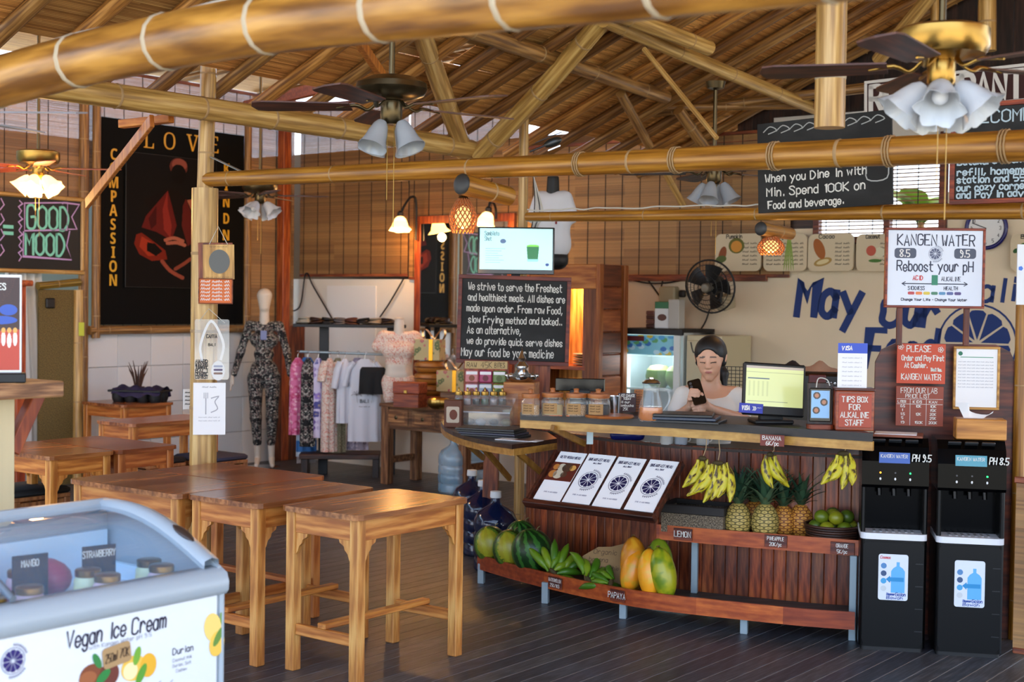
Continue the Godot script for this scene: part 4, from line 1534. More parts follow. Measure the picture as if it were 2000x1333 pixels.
func build_counter() -> void:
	var s := []
	for e in [[932, 1084], [1010, 1106], [1110, 1130], [1217, 1151], [1310, 1164], [1450, 1179], [1560, 1190], [1672, 1198]]:
		s.append(at_h(e[0], e[1], 0.17))
	shelf_curve = resample(level(s), 0.05)
	var p := []
	for i in shelf_curve.size():
		var d: Vector3 = (shelf_curve[mini(i + 1, shelf_curve.size() - 1)] - shelf_curve[maxi(i - 1, 0)]).normalized()
		var w := Vector3(d.z, 0, -d.x)
		if w.dot(shelf_curve[i]) < 0:
			w = -w
		if i % 4 == 0:
			p.append(shelf_curve[i] + w * 0.42)
	var ext: Vector3 = p[0] + (p[0] - p[1]) * 0.4 + Vector3(0, 0, -0.12)
	p.append(p[-1] + (p[-1] - p[-2]).normalized() * 0.22)
	plank_curve = resample([ext] + p, 0.066)
	var C := thing("bar_counter", "curved bar counter clad in upright reddish planks with dark top", "counter", Vector3.ZERO)
	var pm := []
	for c in [Color(1, 1, 1), Color(0.85, 0.8, 0.8), Color(1.18, 1.12, 1.05), Color(0.95, 1.0, 1.0), Color(1.08, 0.98, 0.92), Color(0.75, 0.72, 0.72)]:
		pm.append(wood(M.t_red, 1, c, 0.32, 0.5, 4.0))
	for i in plank_curve.size() - 1:
		var a: Vector3 = plank_curve[i]
		var b: Vector3 = plank_curve[i + 1]
		var x := (b - a).normalized()
		put(C, "plank", boxm(Vector3(0.064, 0.86, 0.018), 0.003, Vector3(0, 0.48, 0)), pm[rng.randi() % 6], Transform3D(Basis(x, Vector3.UP, x.cross(Vector3.UP)), (a + b) * 0.5))
	# back board so that no light comes through the joints
	var st := ms()
	var inner := []
	for q in plank_curve:
		inner.append(q + Vector3(q.x, 0, q.z).normalized() * 0.015)
	swept_board(st, inner, 0.05, 0.9, 0.02)
	put(C, "core_board", st, M.black)
	# countertop
	var ft := []
	for e in [[1016, 806], [1090, 810], [1174, 815], [1300, 821], [1430, 829], [1560, 838], [1705, 847]]:
		ft.append(at_h(e[0], e[1], 1.08))
	var bk := []
	for i in range(ft.size() - 1, -1, -1):
		bk.append(ft[i] + (Vector3(-0.03, 0, -0.45) if i == ft.size() - 1 else VA * 0.5 + UA * (-0.12 if i < 2 else 0.0)))
	st = ms()
	slab(st, ft + bk, 1.04, 1.08)
	put(C, "countertop", st, wood(M.t_dark, 0, Color(0.65, 0.68, 0.75), 0.4))
	st = ms()
	var fl := level(ft)
	for i in fl.size():
		fl[i] += Vector3(fl[i].x, 0, fl[i].z).normalized() * 0.012
	swept_board(st, fl, 0.995, 1.04, 0.02)
	put(C, "edge_strip", st, wood(M.t_bam, 0, Color(1.0, 0.94, 0.78), 0.4))
	# counter shelf under the top and posts that carry the top
	st = ms()
	var ps := []
	for q in plank_curve:
		ps.append(q + VA * -0.015)
	var pb := []
	for i in range(plank_curve.size() - 1, -1, -1):
		pb.append(plank_curve[i] + VA * 0.42)
	slab(st, ps + pb, 0.89, 0.905)
	put(C, "under_shelf", st, wood(M.t_dark, 0))
	for px in [1152]:
		var b := pt(px, 850, 7.62 - (px - 1152) * 0.0012)
		put(C, "top_support", boxm(Vector3(0.035, 0.14, 0.035), 0.0, Vector3(0, 0.972, 0)), M.steel, T(Vector3(b.x, 0, b.z)))
	# lower rounded top at the left end
	var lo := []
	for e in [[905, 816], [872, 818], [861, 824], [868, 834], [884, 843], [906, 851], [934, 858], [966, 864], [1000, 869], [1040, 864], [1088, 857], [1060, 838], [1045, 822]]:
		lo.append(at_h(e[0], e[1], 0.9))
	st = ms()
	slab(st, lo, 0.875, 0.9)
	put(C, "lower_top", st, wood(M.t_dark, 0, Color(1.1, 1.05, 1.0), 0.28))
	st = ms()
	var le := level(lo.slice(2, 9))
	for i in le.size():
		le[i] += Vector3(le[i].x, 0, le[i].z).normalized() * 0.01
	swept_board(st, curve(le, 3), 0.838, 0.875, 0.02)
	put(C, "edge_strip", st, wood(M.t_bam, 0, Color(0.86, 0.76, 0.58), 0.4))
	st = ms()
	swept_board(st, level([lo[8] + Vector3(0.01, 0, -0.01), lo[9], lo[10]]), 0.838, 0.875, 0.02)
	put(C, "edge_strip", st, wood(M.t_bam, 0, Color(0.9, 0.8, 0.6), 0.4))
	var gm := wood(M.t_bam, 1, Color(0.84, 0.74, 0.55), 0.45)
	for e in [[pt(1003, 877, 7.62), pt(1062, 928, 7.9)], [pt(938, 868, 7.95), pt(996, 936, 8.3)], [pt(1078, 836, 7.4), pt(1142, 868, 7.66)], [pt(895, 852, 8.5), pt(945, 896, 8.75)]]:
		st = ms()
		bar(st, e[0], e[1], 0.022, 0.034)
		put(C, "brace", st, gm)
	# fruit shelves
	var S := thing("fruit_shelf", "two-tier curved fruit shelf of orange boards on galvanised legs", "shelf", Vector3.ZERO)
	st = ms()
	var back := []
	for i in range(shelf_curve.size() - 1, -1, -1):
		var d: Vector3 = (shelf_curve[mini(i + 1, shelf_curve.size() - 1)] - shelf_curve[maxi(i - 1, 0)]).normalized()
		var w := Vector3(d.z, 0, -d.x)
		back.append(shelf_curve[i] + (w if w.dot(shelf_curve[i]) > 0 else -w) * 0.4)
	var fr := []
	for q in shelf_curve:
		fr.append(q + Vector3(q.x, 0, q.z).normalized() * 0.015)
	slab(st, fr + back, 0.105, 0.12)
	put(S, "lower_shelf", st, wood(M.t_deck, 0, Color(0.9, 0.8, 0.7), 0.6))
	var om := [wood(M.t_orange, 0, Color(0.85, 0.75, 0.72), 0.35), wood(M.t_orange, 0, Color(1, 0.95, 0.9), 0.35), wood(M.t_orange, 0, Color(1.12, 1.15, 1.1), 0.35)]
	var cuts := [0, 6, 13, 23, 33, 42, shelf_curve.size() - 1]
	for i in cuts.size() - 1:
		var part := shelf_curve.slice(cuts[i], mini(cuts[i + 1] + 1, shelf_curve.size()))
		if part.size() < 2:
			continue
		st = ms()
		swept_board(st, part, 0.085, 0.172, 0.018)
		put(S, "front_board", st, om[[0, 0, 1, 1, 2, 0][i]])
	var gal := flat(Color(0.55, 0.61, 0.64), 0.5, 0.35)
	for e in [[940, 1142], [1065, 1181], [1217, 1211], [1453, 1241]]:
		var b := at_h(e[0], e[1], 0.0)
		b += Vector3(b.x, 0, b.z).normalized() * 0.03
		put(S, "leg", boxm(Vector3(0.038, 0.12, 0.038), 0.003, Vector3(0, 0.06, 0)), gal, Transform3D(Basis(Vector3.UP, -0.3), b))
	# upper tier
	var ut := []
	for e in [[1288, 1025], [1400, 1035], [1540, 1046], [1684, 1057]]:
		ut.append(at_h(e[0], e[1], 0.505))
	ut = level(ut)
	st = ms()
	swept_board(st, curve(ut, 3), 0.425, 0.505, 0.018)
	put(S, "front_board", st, om[1])
	st = ms()
	slab(st, [ut[0], ut[1], ut[2], ut[3], ut[3] + Vector3(0.06, 0, -0.3), ut[2] + Vector3(0.07, 0, -0.3), ut[1] + Vector3(0.1, 0, -0.3), ut[0] + Vector3(0.11, 0, -0.28)], 0.44, 0.456)
	put(S, "upper_shelf", st, wood(M.t_deck, 0, Color(0.9, 0.8, 0.7), 0.6))
	st = ms()
	swept_board(st, [ut[0] + Vector3(0.11, 0, -0.28), ut[0]], 0.425, 0.505, 0.016)
	put(S, "end_board", st, om[0])
	for e in [[1356, 1160, 0.12, 0.425], [1664, 1253, 0.0, 0.43]]:
		var b := at_h(e[0], e[1], e[2])
		put(S, "upper_leg", boxm(Vector3(0.036, e[3] - e[2], 0.036), 0.003, Vector3(0, (e[3] - e[2]) / 2, 0)), gal, Transform3D(Basis(Vector3.UP, -0.3), b + Vector3(b.x, 0, b.z).normalized() * 0.02))
	# name plates on the boards
	for e in [[1096, 1135, 0.13, ["WATERMELON", "25K/1KG"], 38], [1226, 1157, 0.13, ["PAPAYA"], 34], [1344, 1045, 0.465, ["LEMON"], 38], [1525, 1058, 0.47, ["PINEAPPLE", "20K/pc"], 44], [1641, 1068, 0.46, ["ORANGE", "5K/pc"], 46]]:
		var c := at_h(e[0], e[1], e[2])
		var dir := Vector3(c.x, 0, c.z).normalized()
		var near: Array = ut if e[2] > 0.3 else shelf_curve
		var best := 0
		var fine := curve(near, 6) if e[2] > 0.3 else near
		for i in fine.size():
			if fine[i].distance_to(Vector3(c.x, 0, c.z)) < fine[best].distance_to(Vector3(c.x, 0, c.z)):
				best = i
		var x: Vector3 = (fine[mini(best + 1, fine.size() - 1)] - fine[maxi(best - 1, 0)]).normalized()
		var w: float = e[4] * c.z / -FPX
		var bs := Basis(x, Vector3.UP, x.cross(Vector3.UP))
		var n := thing("fruit_name_plate", "small dark red plate lettered %s on the fruit shelf edge" % e[3][0].to_lower(), "sign", Vector3(fine[best].x, c.y, fine[best].z) + bs.z * 0.006)
		n.basis = bs
		put(n, "plate", boxm(Vector3(w, 0.062, 0.006), 0.001), wood(M.t_red, 0, Color(0.75, 0.6, 0.6), 0.5))
		if e[3].size() == 1:
			ink(n, [[e[3][0], 0, -0.014, 0.03, 0.0036, 0.5, 0.0, 0.7]], M.chalk, 0.0036)
		else:
			ink(n, [[e[3][0], 0, 0.004, 0.018, 0.0026, 0.5, 0.0, 0.62], [e[3][1], 0, -0.025, 0.018, 0.0026, 0.5, 0.0, 0.7]], M.chalk, 0.0036)
# ------------------------------------------------------------------ fruit
func shelf_at(px, py, back: float, y: float) -> Vector3:      # a spot on the lower shelf, «back» metres behind its front edge
	var c := at_h(px, py, y)
	var best := 0
	for i in shelf_curve.size():
		var q: Vector3 = shelf_curve[i]
		if absf(q.x / q.z - c.x / c.z) < absf(shelf_curve[best].x / shelf_curve[best].z - c.x / c.z):
			best = i
	var p: Vector3 = shelf_curve[best] + Vector3(shelf_curve[best].x, 0, shelf_curve[best].z).normalized() * back
	return Vector3(p.x, y, p.z)

func behind(p: Vector3, d: float, y: float) -> Vector3:       # the same line of sight, d metres farther
	return Vector3(p.x, y, p.z) + Vector3(p.x, 0, p.z).normalized() * d

func banana_mesh(l: float, r: float, bend: float) -> ArrayMesh:       # hangs down from the origin, tip swung to +z
	var st := ms(true)
	var q := []
	var rr := []
	for i in 11:
		var t := i / 10.0
		var a := bend * t
		q.append(Vector3(0, -sin(a) / bend * l, (1.0 - cos(a)) / bend * l))
		rr.append(r * [0.34, 0.4, 0.72, 0.95, 1.0, 1.02, 1.0, 0.94, 0.78, 0.46, 0.18][i])
	tube(st, q, rr, 8)
	return done(st)

func bunch(label: String, at: Vector3, n: int, fan: float, tilt: Vector3, mats: Array, l := 0.17, r := 0.019, rows_ := 1) -> Node3D:
	var o := thing("banana_bunch", label, "bananas", at)
	var meshes := [banana_mesh(l, r, 0.9), banana_mesh(l * 0.92, r * 1.05, 1.1), banana_mesh(l * 1.05, r, 0.8)]
	var crown := ms(true)
	blob(crown, Vector3.ZERO, Vector3(0.02 + 0.004 * n, 0.014, 0.018), 10, 6)
	put(o, "crown", crown, flat(Color(0.25, 0.2, 0.08), 0.8), Transform3D(Basis.from_euler(tilt), Vector3.ZERO))
	for k in n:
		var row := k % rows_
		var t := (float(k) / maxf(1, n - 1) - 0.5)
		var lean := Basis.from_euler(Vector3(tilt.x, 0, tilt.z))
		var b := lean * Basis(Vector3.BACK, t * fan) * Basis(Vector3.RIGHT, -0.2 * row)
		put(o, "banana", meshes[k % 3], mats[k % mats.size()], Transform3D(b * Basis(Vector3.UP, tilt.y + t * 0.7), lean * Vector3(t * 0.015 * n, -0.005, -0.014 * row)))
	return o

func build_fruit() -> void:
	# watermelons
	var mel := []
	for k in 3:
		var im := canvas(256, 128, Color(0.1, 0.26, 0.08))
		var n := FastNoiseLite.new()
		n.seed = k + 3
		n.frequency = 0.06
		for j in 128:
			for i in 256:
				var s := sin(TAU * (i / 256.0 * 11.0) + 1.3 * n.get_noise_2d(i, j * 1.5))
				var c := Color(0.2, 0.4, 0.14) if s > 0.2 else Color(0.07, 0.19, 0.06)
				var dx := (i / 256.0 - 0.25) / 0.13
				var dy := (j / 128.0 - 0.66) / 0.3
				var sp := dx * dx + dy * dy + n.get_noise_2d(i * 2, j * 2) * 0.5
				if k < 2 and sp < 1.0:
					c = c.lerp(Color(0.72, 0.66, 0.16), 0.8)
				elif k < 2 and sp < 1.9:
					c = c.lerp(Color(0.45, 0.52, 0.14), 0.6)
				im.set_pixel(i, j, c)
		mel.append(printed(im, 0.35))
	for e in [[957, 1056, 0.105, 0.135, 0, 1.1, "watermelon with a yellow patch at the left end of the fruit shelf"], [997, 1071, 0.108, 0.135, 1, 1.35, "watermelon with a pale yellow top, second from the left"], [1046, 1083, 0.122, 0.145, 2, 0.4, "large dark green striped watermelon beside the green bananas"], [1022, 1040, 0.1, 0.3, 2, 2.0, "dark watermelon half hidden behind the others"]]:
		var p := shelf_at(e[0], e[1], e[3], 0.12)
		if e[3] > 0.2:
			p.y += 0.06
		var o := thing("watermelon", e[6], "watermelon", p, 0.0, "watermelons on the lower fruit shelf")
		var st := ms(true)
		var r: float = e[2]
		blob(st, Vector3.ZERO, Vector3(r, r * 1.12, r), 28, 18)
		put(o, "rind", st, mel[e[4]], Transform3D(Basis.from_euler(Vector3(0.15, e[5] * 0.5 - 0.6, 0.3)), Vector3(0, r * 1.02, 0)))
		var sm := ms(true)
		tube(sm, [Vector3(0, 0, 0), Vector3(0.005, 0.015, 0.0), Vector3(0.018, 0.024, 0.005)], 0.003, 6)
		put(o, "stalk", sm, flat(Color(0.4, 0.36, 0.2), 0.8), T(Vector3(0.02, r * 2.1, 0.04)))
	# green bananas on the shelf
	var gm := [flat(Color(0.36, 0.5, 0.07), 0.42), flat(Color(0.45, 0.55, 0.09), 0.42), flat(Color(0.25, 0.42, 0.06), 0.42)]
	var q := shelf_at(1092, 1125, 0.1, 0.13)
	bunch("green banana hand standing fingers up next to the watermelons", q + Vector3(0.0, 0.035, 0), 6, 1.5, Vector3(PI - 0.15, 0.2, 0.1), gm, 0.19, 0.023)
	q = shelf_at(1078, 1128, 0.05, 0.14)
	bunch("green banana hand leaning left in front of the upright one", q + Vector3(0.02, 0.03, 0.02), 4, 1.2, Vector3(2.6, 0.5, 1.0), gm, 0.16, 0.022)
	q = shelf_at(1150, 1130, 0.06, 0.14)
	bunch("green banana hand with curved fingers lying before the cardboard note", q + Vector3(0.0, 0.03, 0), 6, 1.6, Vector3(2.5, -0.6, 0.75), gm, 0.18, 0.023, 2)
	q = shelf_at(1190, 1135, 0.09, 0.14)
	bunch("dark green banana hand between the note and the papayas", q + Vector3(0, 0.03, 0), 5, 0.8, Vector3(2.2, 0.5, -0.9), [gm[2], gm[0]], 0.17, 0.019, 2)
	# the cardboard note
	var cn := thing("cardboard_note", "torn brown cardboard note behind the green bananas", "note", shelf_at(1178, 1100, 0.2, 0.13), -0.35)
	cn.rotation.x = -0.12
	cn.scale = Vector3.ONE * 1.25
	put(cn, "card", prismm([Vector2(-0.085, 0.0), Vector2(0.085, 0.01), Vector2(0.095, 0.19), Vector2(0.03, 0.17), Vector2(-0.03, 0.165), Vector2(-0.1, 0.12)], 0.004), flat(Color(0.55, 0.43, 0.28), 0.9))
	var w := ms()
	fit(w, "Organic", 0.02, 0.0018, Vector3(-0.05, 0.135, 0.0045), 0.11, 0.15)
	fit(w, "banana", 0.02, 0.0018, Vector3(-0.07, 0.1, 0.0045), 0.09, 0.15)
	fit(w, "for smoothie", 0.018, 0.0018, Vector3(-0.07, 0.068, 0.0045), 0.14, 0.15)
	fit(w, "15K/kg", 0.022, 0.0018, Vector3(-0.05, 0.025, 0.0045), 0.1, 0.15)
	put(cn, "lettering", w, flat(Color(0.25, 0.18, 0.12), 0.9))
	# papayas
	var pc := []
	for e in [[Color(0.9, 0.56, 0.1), Color(0.8, 0.6, 0.14), 61], [Color(0.93, 0.62, 0.12), Color(0.86, 0.7, 0.18), 62], [Color(0.62, 0.62, 0.1), Color(0.4, 0.5, 0.08), 63], [Color(0.78, 0.48, 0.1), Color(0.85, 0.6, 0.15), 64], [Color(0.42, 0.5, 0.1), Color(0.55, 0.56, 0.12), 65]]:
		var m := flat(Color.WHITE, 0.32)
		m.albedo_texture = noise_tex([e[1], e[0], e[0]], 0.01, e[2], 3, 256)
		pc.append(m)
	var prof := []
	for i in 15:
		var t := i / 14.0
		prof.append(Vector2([0.0, 0.024, 0.038, 0.047, 0.053, 0.057, 0.06, 0.061, 0.061, 0.059, 0.056, 0.05, 0.041, 0.027, 0.0][i], t * 0.255))
	var pap := lathem(prof, 20)
	for e in [[1225, 1150, 0.09, 0, Vector3(-0.25, 0, -0.3), 1.0, "orange papaya leaning right, leftmost in front"], [1274, 1158, 0.05, 1, Vector3(-0.25, 0.4, -0.08), 1.0, "upright orange papaya in the middle of the front row"], [1311, 1160, 0.06, 2, Vector3(-0.28, 1, -0.1), 1.06, "yellow-green papaya at the right end of the papayas"], [1240, 1140, 0.17, 3, Vector3(-0.12, 0.5, -0.05), 1.12, "orange papaya behind the leftmost one, only its top showing"], [1286, 1150, 0.17, 4, Vector3(-0.1, 0.2, 0.0), 1.15, "green papaya in the back row, only its top showing"]]:
		e[5] *= 1.07
		var o := thing("papaya", e[6], "papaya", shelf_at(e[0], e[1], e[2], 0.125), 0.0, "papayas on the lower fruit shelf")
		put(o, "fruit", pap, pc[e[3]], Transform3D(Basis.from_euler(e[4]) * Basis.from_scale(Vector3.ONE * e[5]), Vector3(0, 0.0, 0)))
		put(o, "stalk_scar", lathem([Vector2(0.011, 0), Vector2(0.009, 0.006), Vector2(0, 0.007)], 8), flat(Color(0.35, 0.25, 0.1), 0.9), Transform3D(Basis.from_euler(e[4]), Basis.from_euler(e[4]) * Vector3(0, 0.253 * e[5], 0)))
	# upper shelf: tray, pineapples, basket
	var y := 0.457
	var tp := behind(at_h(1364, 1036, 0.5), 0.17, y)
	var tray := thing("lemon_tray", "rectangular woven tray with dark rim on the upper fruit shelf", "tray", Vector3(tp.x, y, tp.z), -0.44)
	tray.scale.y = 1.35
	var weave := flat(Color.WHITE, 0.8)
	weave.albedo_texture = noise_tex([Color(0.2, 0.17, 0.14), Color(0.42, 0.36, 0.28), Color(0.55, 0.5, 0.42)], 0.12, 71, 2, 256)
	weave.uv1_triplanar = true
	weave.uv1_scale = Vector3(4, 4, 4)
	put(tray, "bottom", boxm(Vector3(0.32, 0.012, 0.22), 0.002, Vector3(0, 0.012, 0)), weave)
	for s in [-1, 1]:
		put(tray, "side", boxm(Vector3(0.34, 0.095, 0.012), 0.002, Vector3(0, 0.055, s * 0.115)), weave)
		put(tray, "side", boxm(Vector3(0.012, 0.095, 0.22), 0.002, Vector3(s * 0.165, 0.055, 0)), weave)
		put(tray, "rim", boxm(Vector3(0.352, 0.035, 0.016), 0.003, Vector3(0, 0.102, s * 0.117)), flat(Color(0.12, 0.1, 0.09), 0.6))
		put(tray, "rim", boxm(Vector3(0.016, 0.035, 0.22), 0.003, Vector3(s * 0.168, 0.102, 0)), flat(Color(0.12, 0.1, 0.09), 0.6))
	for k in 3:
		var lm := thing("lemon", "brownish lemon lying in the woven tray, " + ["left", "middle", "right"][k] + " one", "lemon", tray.transform * Vector3(-0.05 + k * 0.05, 0.018, -0.03 + 0.02 * (k % 2)), 0.0, "lemons in the tray")
		var ls := ms(true)
		blob(ls, Vector3(0, 0.03, 0), Vector3(0.034, 0.03, 0.03), 14, 9)
		put(lm, "peel", ls, flat(Color(0.5, 0.32, 0.12), 0.5))
	# pineapples
	var skinm := []
	for e in [[Color(0.72, 0.62, 0.33), Color(0.35, 0.3, 0.12)], [Color(0.82, 0.56, 0.2), Color(0.45, 0.22, 0.06)]]:
		var im := canvas(256, 256, e[1])
		for j in 12:
			for i in 10:
				var cx: float = (i + 0.5 * (j % 2)) / 10.0
				dot(im, cx, (j + 0.5) / 12.0, 0.043, 0.036, e[0])
				dot(im, cx, (j + 0.5) / 12.0, 0.014, 0.012, e[0].lerp(Color(0.3, 0.2, 0.1), 0.5))
				if i == 0:
					dot(im, cx + 1.0, (j + 0.5) / 12.0, 0.043, 0.036, e[0])
		skinm.append(printed(im, 0.6))
	var bp := []
	for i in 25:
		var t := i / 24.0
		bp.append(Vector2(0.0 if i in [0, 24] else 0.056 * pow(sin(PI * clampf(t * 0.86 + 0.1, 0, 1)), 0.55), t * 0.15))
	var body := ms(true)
	lathe(body, bp, 40, Transform3D(), func(a, i): return Vector2(0.0 if i < 1 or i > 23 else 0.0035 * (absf(sin(a * 5.0 + PI * 0.5 * int(i / 2.0))) - 0.5) * (1.0 if i % 2 else -0.4), 0.0))
	var bodym := done(body)
	var lm2 := []
	for k in 2:
		var ls := ms(true)
		sheet(ls, 2, 6, func(s, t):
			var wd := 0.012 * (1.0 - pow(t, 1.6)) + 0.0005
			return Vector3((s - 0.5) * 2 * wd, t * 0.125 - t * t * 0.012, 0.012 + t * t * (0.05 + 0.02 * k) - absf(s - 0.5) * 0.006))
		lm2.append(done(ls))
	var leafs := [flat(Color(0.16, 0.28, 0.2), 0.45), flat(Color(0.24, 0.36, 0.25), 0.45), flat(Color(0.32, 0.42, 0.3), 0.5)]
	for e in [[1441, 1046, 0.08, 0, 1.25, "pale pineapple at the left of the upper shelf"], [1494, 1050, 0.08, 0, 1.28, "pale pineapple in front, second from the left"], [1472, 1046, 0.19, 1, 1.2, "orange pineapple hidden behind the two pale ones"], [1529, 1047, 0.1, 1, 1.15, "orange pineapple, second from the right"], [1564, 1047, 0.1, 1, 1.2, "orange pineapple at the right, beside the fruit basket"]]:
		var p := behind(at_h(e[0], e[1] - 8, 0.505), e[2], y)
		var o := thing("pineapple", e[5], "pineapple", p, rng.randf() * 3, "pineapples on the upper fruit shelf")
		o.scale = Vector3.ONE * e[4]
		put(o, "body", bodym, skinm[e[3]])
		var crown := Node3D.new()
		crown.name = "crown"
		o.add_child(crown)
		for k in 34:
			var t := k / 33.0
			var b := Basis(Vector3.UP, k * 2.4) * Basis(Vector3.RIGHT, lerpf(0.75, -0.1, t))
			put(crown, "leaf", lm2[k % 2], leafs[rng.randi() % 3], Transform3D(b * Basis.from_scale(Vector3.ONE * lerpf(0.75, 1.25, sin(t * PI * 0.7))), Vector3(0, 0.143 + t * 0.02, 0)))
	# basket of green oranges
	var bq := at_h(1626, 1052, 0.505)
	var bk := thing("fruit_basket", "round dark woven basket at the right end of the upper shelf", "basket", behind(bq, 0.13, y))
	bk.scale = Vector3(1.2, 1.15, 1.2)
	put(bk, "bottom", lathem([Vector2(0, 0), Vector2(0.1, 0), Vector2(0.1, 0.008), Vector2(0, 0.008)], 24), M.black)
	for k in 8:
		var rs := ms(true)
		var r := 0.1 + 0.018 * k / 7.0
		tube(rs, ring_pts(Vector3(0, 0.008 + k * 0.011, 0), Vector3.RIGHT, Vector3.BACK, r, 28) + [Vector3(r, 0.008 + k * 0.011, 0)], 0.0062, 6, false)
		put(bk, "coil", rs, flat([Color(0.16, 0.09, 0.06), Color(0.24, 0.13, 0.08)][k % 2], 0.5))
	var of := [flat(Color(0.36, 0.42, 0.06), 0.4), flat(Color(0.5, 0.5, 0.08), 0.4), flat(Color(0.28, 0.36, 0.07), 0.4)]
	var spots := [[0.0, 0.0], [0.075, 0.0], [-0.075, 0.01], [0.035, 0.065], [-0.04, 0.065], [0.04, -0.065], [-0.04, -0.06], [0.0, 0.0], [0.055, 0.02], [-0.055, 0.03], [0.0, 0.06], [0.01, -0.045]]
	for k in spots.size():
		var up := 0.075 if k < 7 else 0.122
		var o := thing("green_orange", "green orange heaped in the round basket", "orange", bk.position + Vector3(spots[k][0] * 1.2, up * 1.15 - 0.031, spots[k][1] * 1.2), 0.0, "green oranges in the round basket")
		var os := ms(true)
		blob(os, Vector3(0, 0.034, 0), Vector3(0.039, 0.036, 0.039), 14, 9)
		put(o, "peel", os, of[k % 3])
		put(o, "stem_end", lathem([Vector2(0.004, 0.069), Vector2(0, 0.0715)], 6), flat(Color(0.3, 0.25, 0.1), 0.8))
	# ripe bananas hung from the counter edge
	var ym := []
	for k in 3:
		var m := flat(Color.WHITE, 0.45)
		m.albedo_texture = noise_tex([Color(0.2, 0.13, 0.05), Color(0.66, 0.6, 0.1), Color(0.76, 0.7, 0.16), Color(0.7, 0.68, 0.13)], 0.018, 81 + k, 4, 256)
		m.uv1_scale = Vector3(1, 3, 1)
		ym.append(m)
	for e in [[1372, 896, 1380, 858, 7.02, 3, 0.16, Vector3(0.1, -1.2, 0.05), 0.17, "pair of ripe bananas hanging at the left under the counter edge"], [1402, 905, 1404, 860, 6.95, 6, 0.5, Vector3(0.1, -1.1, 0.1), 0.2, "big hand of pale yellow bananas hanging under the counter"], [1505, 888, 1512, 872, 6.95, 3, 0.2, Vector3(0.1, 1.2, -0.05), 0.175, "spotted bananas hanging below the banana price plate"], [1647, 886, 1652, 866, 6.72, 4, 0.35, Vector3(0.1, -0.9, 0.1), 0.17, "yellow bananas hanging at the right by the water dispenser"]]:
		var p := pt(e[0], e[1], e[4])
		var o := bunch(e[9], p, e[5], e[6], e[7], ym, e[8], 0.024, 2)
		var hook := pt(e[2], e[3], e[4])
		var st := ms(true)
		tube(st, [Vector3.ZERO, (hook - p) * 0.5 + Vector3(0.008, 0, 0), hook - p], 0.0025, 5)
		put(o, "string", st, flat(Color(0.62, 0.52, 0.38), 0.9))
	var bpz := pt(1508, 861, 6.76)
	var bs := board("price_plate", "red-brown plate lettered banana hanging on the counter edge", "sign", bpz, yaw(-0.42), 0.12, 0.056, M.sign_orange.duplicate(), null, 0.0, 0.006)
	bs.get_child(0).material_override = flat(Color(0.42, 0.14, 0.08), 0.5)
	rows(bs, 0.12, 0.056, [["BANANA", 0.1, 0.9, 0.46, 0.34], ["6K/pc", 0.25, 0.8, 0.92, 0.34]], M.chalk, 0.003)

